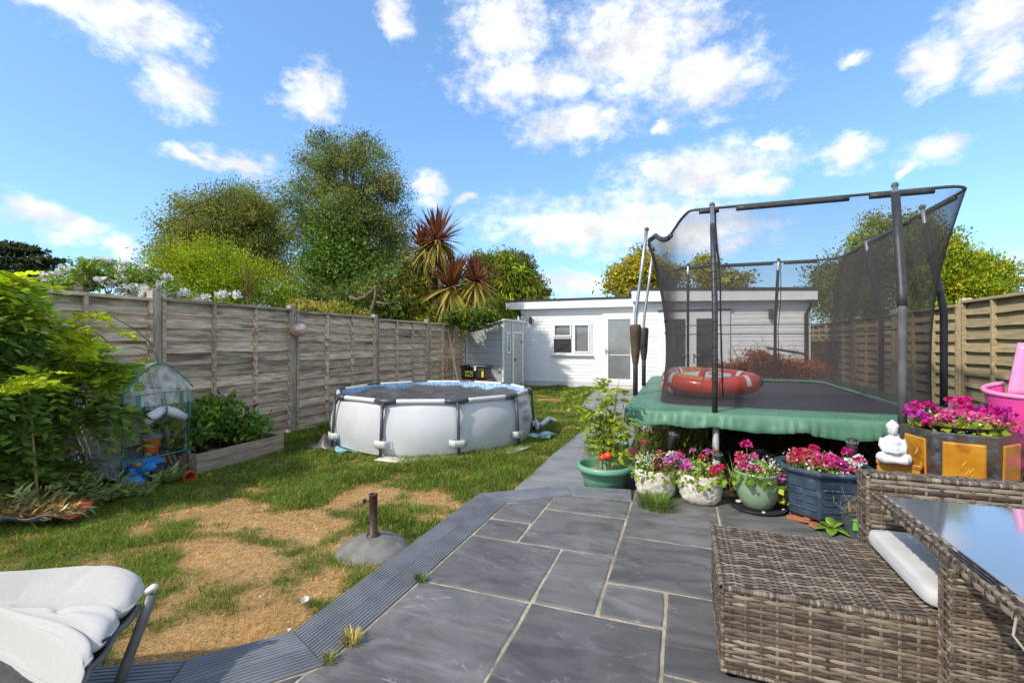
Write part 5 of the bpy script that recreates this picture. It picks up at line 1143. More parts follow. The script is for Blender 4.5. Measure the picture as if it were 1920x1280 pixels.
# green glazed pot on a dark saucer
GLZ = M('green_glaze', (.20, .30, .185), (.26, .36, .235), rough=.22, scale=3, coat=.4)
c = ground_pot(1420, 962, .14, PZ)
sa = MB().lathe([(0, 0), (.17, 0), (.195, .018), (.20, .024), (.188, .022), (.165, .010), (0, .010)], 40).build('saucer', M('dark_saucer', (.025, .022, .03), (.045, .04, .05), rough=.4), smooth=True); sa.location = c; tag(sa, 'dark plastic saucer under the green glazed pot', 'saucer')
gp_ = thing('plant_pot', 'green glazed pot with ringed neck and pink flowers on a dark saucer', 'pot', c+Vector((-.0, .0, .011)))
MB().lathe([(0, 0), (.085, 0), (.105, .012), (.135, .07), (.150, .13), (.152, .165), (.146, .195), (.148, .20), (.149, .208), (.1455, .214), (.148, .22), (.149, .228), (.146, .234), (.155, .250), (.163, .262), (.163, .272), (.156, .276), (.145, .268), (.138, .235)], 56).build('pot', GLZ, gp_, smooth=True)
MB().lathe([(0, .245), (.14, .237)], 20).build('compost', COMP, gp_)
r = np.random.default_rng(91)
bedding(gp_, .16, .245, [(-.10, -.08, .06, .05, MAG), (-.11, -.03, .10, .05, REDF*.4+MAG*.6), (-.07, .04, .20, .045, MAG), (-.03, -.10, .05, .052, MAG), (-.12, 0, .13, .035, COR), (-.02, .02, .13, .03, PNK), (.13, -.07, .0, .045, LIL), (.16, -.08, -.02, .03, LIL), (.17, 0, .0, .03, MAG)], r, .1, (.16, .23, .04), 380, 1.2, 260)
Pt = np.array([[.19+r.normal(0, .025), -.03+r.normal(0, .03), .2-abs(r.normal(0, .08))] for k in range(160)]); leaves('trailing_foliage', Pt, .035, .7, tones(160, (.25, .27, .03), .3, .15, r), gp_, r=r)
for k, (x, y, s) in enumerate(((1385, 941, .03), (1432, 963, .018), (1470, 958, .02))):
    o = MB().ball((0, 0, .008), (s*.8, s*.6, .012), 10, 6).build('pebble', M('pebble_stone_%d' % k, (.5, .42, .32), (.66, .6, .5), rough=.6), smooth=True); o.location = G(x, y, PZ+(.024 if k == 0 else 0)); tag(o, ('tan pebble lying on the saucer rim of the green glazed pot', 'small white pebble on the slab before the saucer', 'flat pinkish pebble right of the saucer')[k], 'pebble')
# blue glazed octagonal planter
BLUG = M('blue_glaze', (.018, .030, .055), (.045, .075, .115), rough=.25, scale=9, coat=.5, c3=(.16, .19, .22), s3=14, t3=(.58, .72), bump=.2)
def ngon(R_, n, ph, z, sx=1, sy=1): return [Vector((R_*sx*math.cos(ph+2*math.pi*k/n), R_*sy*math.sin(ph+2*math.pi*k/n), z)) for k in range(n)]
def ngon_shell(prof, n, ph, sx=1, sy=1):
    V = []; F = []
    for R_, z in prof: V += ngon(R_, n, ph, z, sx, sy)
    for i in range(len(prof)-1):
        for k in range(n): F.append((i*n+k, i*n+(k+1) % n, (i+1)*n+(k+1) % n, (i+1)*n+k))
    F.append(tuple(reversed(range(n)))); return MB().add(V, F)
c = ground_pot(1545, 985, .25, PZ); blu = thing('planter', 'large octagonal dark blue glazed planter full of pink flowers', 'planter', (c.x, c.y, PZ), rad(4)); RB = .30
ph = rad(22.5)
ngon_shell([(RB*.86, .035), (RB*.90, .05), (RB*.96, .33), (RB*.97, .335), (RB*1.06, .345), (RB*1.09, .362), (RB*1.07, .378), (RB*.98, .38), (RB*.92, .36), (RB*.88, .28)], 8, ph).build('pot', BLUG, blu, bevel=.006)
for k in range(8):                   # raised rails on each face
    a = ph+2*math.pi*(k+.5)/8; nrm = Vector((math.cos(a), math.sin(a), 0)); sd = Vector((-nrm.y, nrm.x, 0))
    if nrm.y > .5: continue
    for z in (.105, .155, .205, .255):
        ap = (RB*(.90+.06*(z-.05)/.28))*math.cos(math.pi/8)
        for s0, s1 in (((-.085, .085),) if z in (.105, .255) else ((-.085, -.01), (.012, .085))): MB().beam(nrm*(ap+.004)+sd*s0+Vector((0, 0, z)), nrm*(ap+.004)+sd*s1+Vector((0, 0, z)), .012, .010).build('glaze_rail', BLUG, blu, bevel=.003)
for a in (45, 135, 225, 315): MB().ball((.2*math.cos(rad(a)), .2*math.sin(rad(a)), .018), (.035, .035, .02), 8, 6).build('foot', TERRA, blu)
MB().poly(ngon(RB*.9, 8, ph, 0), .31, .325).build('compost', COMP, blu)
r = np.random.default_rng(95)
hd = rheads(15, .24, r, [MAG, REDF, COR, PNK, MAG], .05, .12, (.032, .048))+[(-.14, -.10, .09, .05, COR), (-.08, -.14, .07, .045, COR), (.02, -.14, .08, .06, MAG), (.06, -.12, .06, .055, np.array([.62, .05, .45])), (.13, -.1, .08, .045, WHF), (.2, -.05, .09, .05, WHF), (.16, .03, .13, .045, MAG), (.10, -.17, .04, .045, PNK), (-.2, 0, .09, .04, COR), (-.06, .02, .14, .045, REDF*.5+MAG*.5)]
bedding(blu, .25, .325, hd, r, .1, (.13, .19, .04), 700, .9, 160)
# terracotta shards under it
for k, (x, y, s, a) in enumerate(((1492, 972, .07, .3), (1530, 985, .09, 1.1), (1508, 978, .05, 2.0))):
    o = MB().poly([(-s, -.02), (s*.6, -.035), (s, .01), (.1*s, .04), (-s*.7, .03)], 0, .012).build('terracotta_shard', TERRA, bevel=.002); o.location = G(x, y, PZ+.002+k*.001); o.rotation_euler = (.15, .1*k, a); tag(o, ('broken terracotta shard at the left foot of the blue planter', 'longest terracotta shard before the blue planter', 'small terracotta chip between the two shards')[k], 'shard')
# small grey pot with a dead plant and a green plant tag
c = ground_pot(1606, 1008, .05, PZ); sm = thing('plant_pot', 'small square grey plastic pot with a dried plant and bright green tag', 'pot', c, rad(8))
ngon_shell([(.075, 0), (.098, .145), (.104, .146), (.104, .165), (.096, .165), (.09, .13)], 4, rad(45)).build('pot', M('slate_plastic', (.06, .075, .09), (.09, .105, .12), rough=.5), sm, bevel=.004)
MB().box(-.065, -.065, .12, .065, .065, .135).build('compost', COMP, sm)
MB().add([(-.055, -.0745, .06), (.0, -.0735, .055), (.0, -.077, .125), (-.055, -.078, .135)], [(0, 1, 2, 3)]).build('plant_tag', M('lime_tag', (.16, .55, .05), (.2, .62, .08), rough=.4), sm, solid=.002)
mb = MB(); rr = random.Random(12)
for k in range(34):
    p = [Vector((rr.uniform(-.05, .05), rr.uniform(-.05, .05), .13))]
    for j in range(4): p.append(p[-1]+Vector((rr.uniform(-.06, .055), rr.uniform(-.06, .03), rr.uniform(-.02, .085))))
    mb.tube(p, [.0028, .0025, .002, .0016, .001], 5)
mb.build('dead_stems', DRYSTEM, sm, smooth=True)
# broad leafed seedling in the joint
c = G(1572, 1000, PZ)+Vector((-.03, .02, 0)); wd = thing('seedling', 'bright green broad leafed seedling sprouting at the planter foot', 'seedling', c)
def broad_leaf(root, a, L, W_, el_, col, mat):
    V = []; F = []; dv = Vector((math.cos(a)*math.cos(el_), math.sin(a)*math.cos(el_), math.sin(el_))); sd = Vector((-math.sin(a), math.cos(a), 0)); up = sd.cross(dv)*-1
    for j in range(7):
        t = j/6; wv_ = W_*math.sin(math.pi*min(1, t*.92+.08))**.8*.5; p = dv*L*(t*.9+.1)+Vector((0, 0, -.35*L*t*t+.02)); V += [p-sd*wv_+up*wv_*.25, p, p+sd*wv_+up*wv_*.25]
    for j in range(6): q = j*3; F += [(q, q+1, q+4, q+3), (q+1, q+2, q+5, q+4)]
    return MB().add(V, F).build('leaf', mat, root, smooth=True, solid=.0015)
BL = M('seedling_leaf', (.16, .30, .03), (.24, .40, .05), rough=.4, scale=20, trans=.3)
for k, (a, L, W_, e_) in enumerate(((3.3, .12, .06, .25), (4.4, .11, .065, .2), (5.5, .12, .06, .25), (.3, .11, .055, .8), (1.7, .12, .06, 1.0), (2.5, .10, .05, .6), (4.9, .07, .04, .5))): broad_leaf(wd, a, L, W_, e_, None, BL)
# large brown and orange hexagonal planter with a bowl of geraniums
BRG = M('brown_blue_glaze', (.035, .028, .022), (.10, .075, .055), rough=.3, scale=10, coat=.35, c3=(.10, .12, .15), s3=22, t3=(.52, .7), bump=.25)
ORG = M('amber_glaze', (.42, .165, .012), (.58, .27, .025), rough=.25, scale=5, coat=.5, c3=(.26, .08, .01), s3=7, t3=(.52, .72), bump=.15)
c = AT(1797, 830, 3.05); hx = thing('planter', 'tall hexagonal brown planter with amber panels holding a geranium bowl', 'planter', (c.x, c.y, PZ), rad(-18)); RH_ = .295; HH = .70
hp = rad(0)
ngon_shell([(RH_*.94, 0), (RH_*.95, .03), (RH_*1.0, HH-.06), (RH_*1.0, HH-.004), (RH_*.985, HH), (RH_*.82, HH-.002), (RH_*.80, HH-.05), (RH_*.7, HH-.1)], 6, hp).build('pot', BRG, hx, bevel=.006)
for k in range(6):
    a = hp+2*math.pi*(k+.5)/6; nrm = Vector((math.cos(a), math.sin(a), 0)); sd = Vector((-nrm.y, nrm.x, 0))
    if nrm.y > .6: continue
    def pt(s_, z, o_): ap = RH_*(.95+.05*(z-.03)/(HH-.09))*math.cos(math.pi/6); return nrm*(ap+o_)+sd*s_+Vector((0, 0, z))
    w0 = .098
    V = [pt(-w0, .06, .001), pt(w0, .06, .001), pt(w0, HH-.055, .001), pt(-w0, HH-.055, .001), pt(-w0+.008, .068, .009), pt(w0-.008, .068, .009), pt(w0-.008, HH-.063, .009), pt(-w0+.008, HH-.063, .009)]
    MB().add(V, [(4, 5, 6, 7), (0, 1, 5, 4), (1, 2, 6, 5), (2, 3, 7, 6), (3, 0, 4, 7)]).build('panel', ORG, hx, bevel=.003)
    if k in (3, 4):
        rl = MB(); rr = random.Random(k)
        for q in range(3): p0 = pt(rr.uniform(-.02, .08), rr.uniform(.42, HH-.12), .010); rl.tube([p0, p0+sd*.006+Vector((0, 0, .02)), p0+sd*.016+Vector((0, 0, .036)), p0+sd*.020+Vector((0, 0, .055))], [.0035, .003, .0025, .0015], 5).ball(p0+sd*.010+Vector((0, 0, .03)), .006, 6, 4)
        rl.ball(pt(.0, .40, .008), (.06, .012, .022), 12, 6)
        rl.build('relief', M('gold_glaze', (.55, .33, .03), (.66, .42, .06), rough=.25, coat=.5), hx, smooth=True)
MB().lathe([(0, HH-.02), (.18, HH-.02), (.222, HH+.028), (.227, HH+.033), (.212, HH+.033), (.18, HH+.01)], 40).build('bowl', BLACKP, hx, smooth=True)
r = np.random.default_rng(97)
hd = [(-.24, -.06, .14, .05, MAG), (-.16, -.03, .155, .034, MAG*.8+REDF*.2), (-.26, -.10, .08, .055, np.array([.60, .02, .34])), (-.21, -.12, .06, .05, np.array([.60, .02, .38])), (-.02, .02, .19, .05, MAG), (.04, .04, .2, .045, MAG), (.22, -.03, .12, .06, np.array([.56, .02, .40])), (.17, -.04, .13, .05, MAG), (.02, -.10, .09, .055, PNK), (-.10, -.14, .04, .05, MAG), (.08, -.12, .08, .05, PNK), (.14, -.12, .06, .045, COR*.5+PNK*.5), (.26, -.10, .05, .035, COR), (-.16, -.16, .02, .045, MAG), (.03, .0, .13, .05, MAG), (.10, 0, .12, .05, np.array([.56, .03, .36])), (-.06, -.05, .1, .045, PNK)]+rheads(8, .2, r, [MAG, PNK], .06, .14, (.03, .045))
hd = [(a*.9, b*.9, q*.78, f, k) for a, b, q, f, k in hd]; bedding(hx, .22, HH+.012, hd, r, .08, (.20, .25, .03), 620, 1.0, 130)
# small amber planter and the seated statue
c = AT(1690, 880, 3.12); ap_ = thing('planter', 'small square amber glazed planter under the white statue', 'planter', (c.x, c.y, PZ), rad(-28)); HP = .475
ngon_shell([(.135, 0), (.155, HP-.03), (.165, HP-.025), (.165, HP), (.135, HP), (.125, HP-.06)], 4, rad(45)).build('pot', ORG, ap_, bevel=.006)
MB().box(-.1, -.1, HP-.09, .1, .1, HP-.055).build('compost', COMP, ap_)
for k in range(4):
    a = k*math.pi/2; nrm = Vector((math.cos(a), math.sin(a), 0)); sd = Vector((-nrm.y, nrm.x, 0)); mb = MB()
    for q in range(7): th_ = q*.9; p0 = nrm*.113+sd*(.06+.022*math.cos(th_))+Vector((0, 0, HP-.075+.022*math.sin(th_))); mb.ball(p0, .009, 8, 5)
    mb.build('relief', ORG, ap_, smooth=True)
MARB = M('white_painted_stone', (.56, .56, .56), (.72, .72, .72), rough=.75, scale=14, bump=.25, bscale=40, c3=(.42, .42, .43), s3=9, t3=(.6, .8))
sc0 = AT(1674, 862, 3.05); stt = thing('statue', 'white stone seated meditating figure on the small amber planter', 'statue', (sc0.x, sc0.y, PZ+HP+.001), rad(-8))
m = MB()                            # faces -y; grown together by the remesh below
bl = lambda c, q, n=16, k=12: m.ball(c, q, n, k)
bl((0, .01, .035), (.085, .065, .038)); bl((0, .018, .09), (.058, .045, .065)); bl((0, .012, .14), (.066, .042, .042)); bl((0, -.005, .085), (.045, .045, .045))
for s in (-1, 1):
    m.tube([(s*.045, .0, .04), (s*.082, -.035, .035), (s*.06, -.075, .03), (-s*.02, -.085, .028)], [.036, .036, .028, .018], 12)       # crossed legs
    bl((s*.080, -.03, .036), (.033, .04, .034)); m.tube([(s*.058, .012, .155), (s*.070, .0, .11), (s*.060, -.035, .085), (s*.015, -.062, .085)], [.026, .024, .021, .015], 12)
    bl((s*.028, .002, .222), (.006, .012, .026))
bl((0, -.07, .082), (.034, .016, .013)); bl((0, -.066, .10), (.026, .02, .018))
m.tube([(0, .012, .16), (0, .01, .19)], [.026, .024], 12); bl((0, .004, .222), (.034, .037, .042)); bl((0, .010, .238), (.038, .039, .034)); bl((0, .012, .272), (.016, .016, .014))
bl((0, -.035, .214), (.006, .007, .011)); bl((0, -.030, .200), (.012, .006, .0035)); bl((-.013, -.030, .222), (.009, .005, .003)); bl((.013, -.030, .222), (.009, .005, .003)); m.tube([(-.024, -.027, .232), (-.01, -.034, .234), (0, -.034, .230), (.01, -.034, .234), (.024, -.027, .232)], .0035, 6)
for k in range(60):
    a = k*2.39996; t = k/60; q = math.acos(1-t*1.05); p = (.039*math.sin(q)*math.cos(a), .010+.040*math.sin(q)*math.sin(a), .238+.035*math.cos(q))
    if not (p[1] < -.018 and p[2] < .243): bl(p, .0055, 6, 4)
o = m.build('figure', MARB, stt, smooth=True); stt.scale = (.82, .88, .97); md = o.modifiers.new('r', 'REMESH'); md.mode = 'VOXEL'; md.voxel_size = .0028; md.use_smooth_shade = True
sm_ = o.modifiers.new('s', 'SMOOTH'); sm_.iterations = 2; sm_.factor = .5
# solar torches
def torch(px, py, d, label, lean, base):
    top = AT(px, py, d); root = thing('solar_torch', label, 'garden light', (top.x, top.y, 0), group='black solar torches in the bed'); z = top.z
    ax = Vector((lean, 0, 1)).normalized(); rot = Vector((0, 0, 1)).rotation_difference(ax).to_matrix().to_4x4(); Mx = Matrix.Translation((0, 0, z)) @ rot
    m = MB(); pr2 = [(0, .0), (.030, .0), (.034, -.01), (.038, -.05), (.033, -.11), (.020, -.15), (.014, -.17)]; m.lathe(pr2, 18)
    m.v = [tuple(Mx @ Vector(v)) for v in m.v]; m.build('head', BLACKP, root, smooth=True)
    m = MB()
    for a in range(14):
        for q in range(4):
            z0 = -.025-q*.026; an = a*2*math.pi/14+q*.2; m.box(-.0035, -.0015, -.008, .0035, .0015, .008, M=Matrix.Translation((.0385*math.cos(an)*(1-.08*q), .0385*math.sin(an)*(1-.08*q), z0)) @ Matrix.Rotation(an+math.pi/2, 4, 'Z'))
    m.v = [tuple(Mx @ Vector(v)) for v in m.v]; o = m.build('lattice', M('torch_lattice', (.20, .20, .21), (.3, .3, .31), rough=.4), root); o['kind'] = 'stuff'
    e = Mx @ Vector((0, 0, -.17)); f_ = e-ax*((e.z-base)/ax.z); MB().tube([e, e.lerp(f_, .2)], .008, 8).tube([e.lerp(f_, .2), f_], .007, 8).build('stake', BLACKP, root, smooth=True)
torch(1264, 808, 4.25, 'solar torch leaning right behind the left white pot', .22, 0)
torch(1346, 846, 4.1, 'solar torch standing just behind the right white pot flowers', .0, 0)
torch(1422, 838, 4.4, 'solar torch half hidden by the log behind the green glazed pot', -.08, 0)
torch(1598, 822, 3.55, 'solar torch rising behind the blue planter flowers', .0, 0)
# pink toy barrow at the right
PK = M('pink_plastic', (.72, .06, .30), (.78, .09, .36), rough=.3, scale=3); PKL = M('light_pink_plastic', (.74, .22, .42), (.8, .28, .48), rough=.35)
REDM = M('red_painted_metal', (.45, .02, .02), (.55, .03, .03), rough=.35); BLU = M('sky_blue_plastic', (.03, .33, .72), (.05, .4, .8), rough=.35)
c = AT(1938, 800, 3.0); tb = thing('toy_wheelbarrow', 'bright pink plastic toy barrow on red legs at the right edge', 'toy barrow', (c.x, c.y, PZ), rad(-18))
def tub(u, v):
    a = -2.6+u*5.2; z = .56+.42*v-.06*math.sin(u*math.pi)*v; q = .17+.08*v+.012*math.sin(v*12)*(1-v); return (q*math.sin(a)*1.0+.02, -q*math.cos(a)*.9, z)
MB().grid(tub, 40, 12).build('tub', PK, tb, smooth=True, solid=.008)
MB().tube([tub(i/30, 1.0) for i in range(31)], .016, 8).build('rim', PKL, tb, smooth=True)
MB().add([(-.17, -.1, .44), (.2, -.14, .44), (.2, .12, .42), (-.16, .1, .42), (-.17, -.1, .5), (.2, -.14, .5), (.2, .12, .5), (-.16, .1, .5)], [(0, 3, 2, 1), (4, 5, 6, 7), (0, 1, 5, 4), (1, 2, 6, 5), (2, 3, 7, 6), (3, 0, 4, 7)]).build('base', PK, tb, bevel=.02)
MB().grid(lambda u, v: (-.10+.40*u+.06*v, .14+.03*math.sin(u*3)+.05*v, .90+.36*v), 8, 8).build('backrest', PKL, tb, smooth=True, solid=.02)
MB().tube([(-.15, -.05, .46), (-.10, -.02, 0)], .016, 8).build('leg', REDM, tb, smooth=True); MB().tube([(-.10, -.1, .18), (.14, -.12, .44)], .016, 8).build('leg', REDM, tb, smooth=True); MB().tube([(.2, .08, .46), (.18, .10, 0)], .016, 8).build('leg', REDM, tb, smooth=True); MB().tube([(-.14, .1, .0), (.2, -.16, .3)], .016, 8).build('leg', REDM, tb, smooth=True)
wc = Vector((.10, -.30, .37)); V = MB(); V.tube([wc+Vector((.10*math.cos(a*math.pi/14), 0, .10*math.sin(a*math.pi/14))) for a in range(29)], .020, 8, cap=False); wl_ = V.build('wheel', DARKGREY, tb, smooth=True)
m = MB(); m.lathe([(0, -.012), (.085, -.018), (.085, .018), (0, .012)], 24); m.v = [(wc.x+a, wc.y+c_, wc.z+b) for a, b, c_ in m.v]; m.build('hub', BLU, wl_, smooth=False)
MB().tube([wc+Vector((0, .02, 0)), (.1, -.12, .45)], .012, 8).build('axle', STEEL, tb)
MB().tube([(-.235, -.06, .86), (-.25, -.06, .80), (-.24, -.05, .70)], [.02, .028, .02], 8).build('clip', BLACKP, tb, smooth=True); MB().ball((-.225, -.07, .62), (.03, .03, .045), 10, 6).build('knob', PKL, tb, smooth=True)
# lantern on the fence post
LAN = M('copper_lattice', (.55, .36, .27), (.78, .66, .58), rough=.3, metal=.6, scale=40, bump=.8, bscale=60)
c = PX(560, 618, -5.40); ln_ = thing('lantern', 'round copper lantern hanging on the left fence post', 'lantern', c)
MB().lathe([(0, -.10), (.06, -.10), (.066, -.09)]+[(.125*math.cos(t), .10*math.sin(t)) for t in [rad(-55+i*11) for i in range(11)]]+[(.06, .09), (.05, .10), (0, .10)], 36).build('globe', LAN, ln_, smooth=True)
mb = MB()
for i in range(6):
    for a in range(20):
        t = rad(-48+i*19); an = a*2*math.pi/20+(i % 2)*.157; mb.ball((.127*math.cos(t)*math.cos(an), .127*math.cos(t)*math.sin(an), .102*math.sin(t)), .009, 6, 4)
o = mb.build('studs', LAN, ln_, smooth=True); o['kind'] = 'stuff'
MB().tube([(0, -.055, .09), (0, -.075, .14), (0, -.05, .20), (0, 0, .22), (0, .05, .20), (0, .075, .14), (0, .055, .09)], .005, 6).build('handle', STEEL, ln_, smooth=True)
MB().tube([(0, 0, .22), (-.04, 0, .215), (-.09, 0, .215)], .006, 6).build('hook', BLACKP, ln_, smooth=True)
# tools leaning on the fence and the storage trunk by the shed
a = PX(835, 700, -5.42); mb = MB()
p0 = AT(866, 716, 10.0); p1 = PX(840, 618, -5.45); mb.tube([Vector((p0.x, p0.y, 0)).lerp(p1, t) for t in (0, .5, 1)], .02, 8); tag(mb.build('wooden_pole', M('pine_pole', (.55, .36, .13), (.66, .46, .2), rough=.5), smooth=True), 'long yellow wooden pole leaning on the fence behind the pool', 'pole')
p0 = AT(834, 700, 10.8); p1 = PX(842, 622, -5.47); mb = MB(); mb.tube([Vector((p0.x, p0.y, .05)), p1], .014, 8); br = thing('broom', 'thin red handled broom leaning on the fence behind the pool', 'broom', (0, 0, 0))
mb.build('handle', M('red_handle', (.5, .12, .1), (.6, .18, .14), rough=.5), br, smooth=True); MB().box(p0.x-.14, p0.y-.03, 0, p0.x+.14, p0.y+.03, .07).build('head', BLACKP, br, bevel=.01)
c = AT(895, 700, 11.55); tk = thing('storage_trunk', 'black storage trunk with yellow labels beside the grey shed', 'trunk', (c.x, c.y-.05, .44), rad(-2))
MB().box(-.33, -.2, 0, .33, .2, .25).build('body', BLACKP, tk, bevel=.02); MB().box(-.36, -.22, .252, .36, .22, .33).build('lid', BLACKP, tk, bevel=.02)
YEL = M('yellow_label', (.75, .60, .02), (.8, .66, .04), rough=.5)
lb_ = MB().box(-.21, -.206, .05, .0, -.2005, .19).build('label_panel', YEL, tk); mb = MB().box(-.19, -.2085, .10, -.11, -.2065, .13).box(-.12, -.2085, .12, -.06, -.2065, .16).box(-.09, -.2085, .08, -.02, -.2065, .11); mb.build('print', BLACKP, lb_); MB().box(.24, -.206, .05, .29, -.2005, .19).build('label_panel', YEL, tk)
MB().box(.05, -.24, .20, .11, -.223, .31).build('latch', M('grey_latch', (.5, .5, .5), (.6, .6, .6), rough=.4), tk)
for k, (dx, lb) in enumerate(((.20, 'red plastic crate under the right end of the black trunk'), (-.25, 'red plastic crate under the left end of the black trunk'))):
    o = MB().box(-.14, -.16, 0, .14, .16, .04).box(-.14, -.16, .04, -.11, .16, .43).box(.11, -.16, .04, .14, .16, .43).box(-.11, -.16, .04, .11, -.13, .28).box(-.11, .13, .04, .11, .16, .43).box(-.11, -.16, .37, .11, -.13, .43).build('crate', M('red_crate_%d' % k, (.55, .07, .03), (.62, .1, .05), rough=.45), bevel=.006); o.location = (c.x+dx, c.y-.05, 0); tag(o, lb, 'crate')
# mini greenhouse
GTUBE = M('green_tube', (.02, .075, .065), (.035, .11, .095), rough=.4); GTRIM = M('green_trim', (.03, .20, .13), (.05, .26, .17), rough=.5); TEAL = M('teal_connector', (.05, .17, .22), (.07, .22, .27), rough=.45)
PLAST = bpy.data.materials.new('clear_plastic'); PLAST.use_nodes = True; _t = PLAST.node_tree; _n = _t.nodes; _p = _n['Principled BSDF']; _p.inputs['Base Color'].default_value = (.75, .77, .76, 1); _p.inputs['Roughness'].default_value = .12; _p.inputs['Specular IOR Level'].default_value = .8
_x = _n.new('ShaderNodeMixShader'); _b = _n.new('ShaderNodeBsdfTransparent'); _z = _n.new('ShaderNodeTexNoise'); _z.inputs['Scale'].default_value = 9; _z.inputs['Detail'].default_value = 5; _z.inputs['Distortion'].default_value = 1.5
_c = _n.new('ShaderNodeTexCoord'); _mp = _n.new('ShaderNodeMapping'); _mp.inputs['Scale'].default_value = (1, 1, .35); _t.links.new(_c.outputs['Object'], _mp.inputs[0]); _t.links.new(_mp.outputs[0], _z.inputs['Vector']); _m = _n.new('ShaderNodeMapRange'); _t.links.new(_z.outputs[0], _m.inputs[0]); _m.inputs[1].default_value = .42; _m.inputs[2].default_value = .72; _m.inputs[3].default_value = .84; _m.inputs[4].default_value = .30
_t.links.new(_m.outputs[0], _x.inputs[0]); _t.links.new(_p.outputs[0], _x.inputs[1]); _t.links.new(_b.outputs[0], _x.inputs[2]); _t.links.new(_x.outputs[0], _n['Material Output'].inputs['Surface'])
_bu = _n.new('ShaderNodeBump'); _bu.inputs['Strength'].default_value = .6; _t.links.new(_z.outputs[0], _bu.inputs['Height']); _t.links.new(_bu.outputs[0], _p.inputs['Normal'])
gh = thing('mini_greenhouse', 'small green framed greenhouse rack under a clear plastic cover', 'greenhouse', (-5.11, 3.03, 0)); gx0, gx1, gy0, gy1 = -.34, .34, -.295, .295; EV = .86; RD = 1.13
for x in (gx0, gx1):
    for y in (gy0, gy1):
        MB().tube([(x, y, 0), (x, y, EV)], .011, 10).build('post', GTUBE, gh, smooth=True)
        for z in (.24, .60): MB().box(x-.018, y-.018, z-.035, x+.018, y+.018, z+.02).build('connector', TEAL, gh, bevel=.004)
    MB().tube([(x, gy0+(gy1-gy0)*q/14, RD-(RD-EV)*abs(q/7-1)**1.6) for q in range(15)], .010, 10).build('roof_hoop', GTUBE, gh, smooth=True)
MB().tube([(gx0, 0, RD), (gx1, 0, RD)], .009, 8).build('ridge', GTUBE, gh, smooth=True)
for y in (gy0, gy1): MB().tube([(gx0, y, EV), (gx1, y, EV)], .010, 8).build('eave_bar', GTUBE, gh, smooth=True)
for z in (.24, .60):
    sh = MB().tube([(gx0, gy0, z), (gx1, gy0, z)], .012, 8).tube([(gx0, gy1, z), (gx1, gy1, z)], .012, 8).tube([(gx1, gy0, z), (gx1, gy1, z)], .008, 8).tube([(gx0, gy0, z), (gx0, gy1, z)], .008, 8).build('shelf', TEAL, gh, smooth=True)
    mb = MB()
    for k in range(1, 9): x = gx0+(gx1-gx0)*k/9; mb.tube([(x, gy0, z+.004), (x, gy1, z+.004)], .003, 5)
    for k in (1, 2): y = gy0+(gy1-gy0)*k/3; mb.tube([(gx0, y, z+.002), (gx1, y, z+.002)], .003, 5)
    mb.build('mesh_wires', DARKGREY, sh, smooth=True)
def roofp(u, v):
    y = gy0-.02+(gy1-gy0+.04)*u; t = abs(u-.5)*2; z = RD+.015-(RD-EV)*(t**1.6)*.98+.006*math.sin(v*17+u*9); return (gx0-.02+(gx1-gx0+.06)*v, y, z)
cv = MB().grid(roofp, 20, 12).build('cover', PLAST, gh, smooth=True)
def gable(x, zlow):
    V = []; F = []; n_ = 16
    for i in range(n_+1):
        u = i/n_; top = roofp(u, 1 if x > 0 else 0)
        for j in range(6): t = j/5; V.append((x+.03*math.sin(u*8+t*5)*.5, top[1], top[2]*(1-t)+zlow*t))
    for i in range(n_):
        for j in range(5): F.append((i*6+j, i*6+j+1, (i+1)*6+j+1, (i+1)*6+j))
    return MB().add(V, F)
gable(gx1+.03, .74).build('front_flap', PLAST, cv, smooth=True); gable(gx0-.01, .05).build('back_sheet', PLAST, cv, smooth=True)
MB().grid(lambda u, v: (gx0+(gx1-gx0)*u, gy1+.015+.012*math.sin(u*9+v*4), .15+(EV-.15)*v), 10, 8).build('side_sheet', PLAST, cv, smooth=True)
MB().grid(lambda u, v: (gx0+(gx1-gx0)*u, gy0-.015-.012*math.sin(u*7+v*5), .08+(EV-.08)*v), 10, 8).build('side_sheet', PLAST, cv, smooth=True)
xf = gx1+.045
MB().tube([roofp(i/20, 1.0) for i in range(21)], .007, 6).build('trim', GTRIM, cv, smooth=True)
MB().tube([(xf, gy0-.03, .84), (xf, 0, .86), (xf, gy1+.03, .85)], .004, 6).build('trim', GTRIM, cv, smooth=True)
MB().tube([(xf, gy0-.02, .85), (xf+.01, gy0-.03, .5), (xf+.03, gy0-.05, .05)], .008, 6).build('trim', GTRIM, cv, smooth=True)
MB().tube([(xf, gy1, .85), (xf+.0, gy1-.02, .5)], .006, 6).build('trim', GTRIM, cv, smooth=True)
for y in (gy0+.1, gy1-.1):
    s = 1 if y < 0 else -1
    MB().box(xf-.004, y-.016, .74, xf+.006, y+.016, .85).build('toggle', GTRIM, cv); MB().tube([(xf, y, .75), (xf+.012, y+s*.03, .66), (xf+.02, y+s*.09, .61)], .006, 6).build('door_tie', GTRIM, cv, smooth=True)
ROLL = M('rolled_plastic', (.50, .52, .54), (.78, .80, .81), rough=.25, scale=22, stretch=(3, 1, 3), detail=3, bump=.6)
MB().tube([(xf+.03, -.17, .60), (xf+.045, -.10, .65), (xf+.05, -.01, .70)], [.045, .048, .040], 12).tube([(xf+.05, .0, .70), (xf+.045, .10, .65), (xf+.03, .20, .59)], [.040, .046, .040], 12).build('rolled_door', ROLL, cv, smooth=True)
MB().tube([(xf+.05, -.005, .85), (xf+.095, -.005, .72), (xf+.09, -.005, .66), (xf+.04, -.005, .65)], .007, 6).build('door_tie', GTRIM, cv, smooth=True)
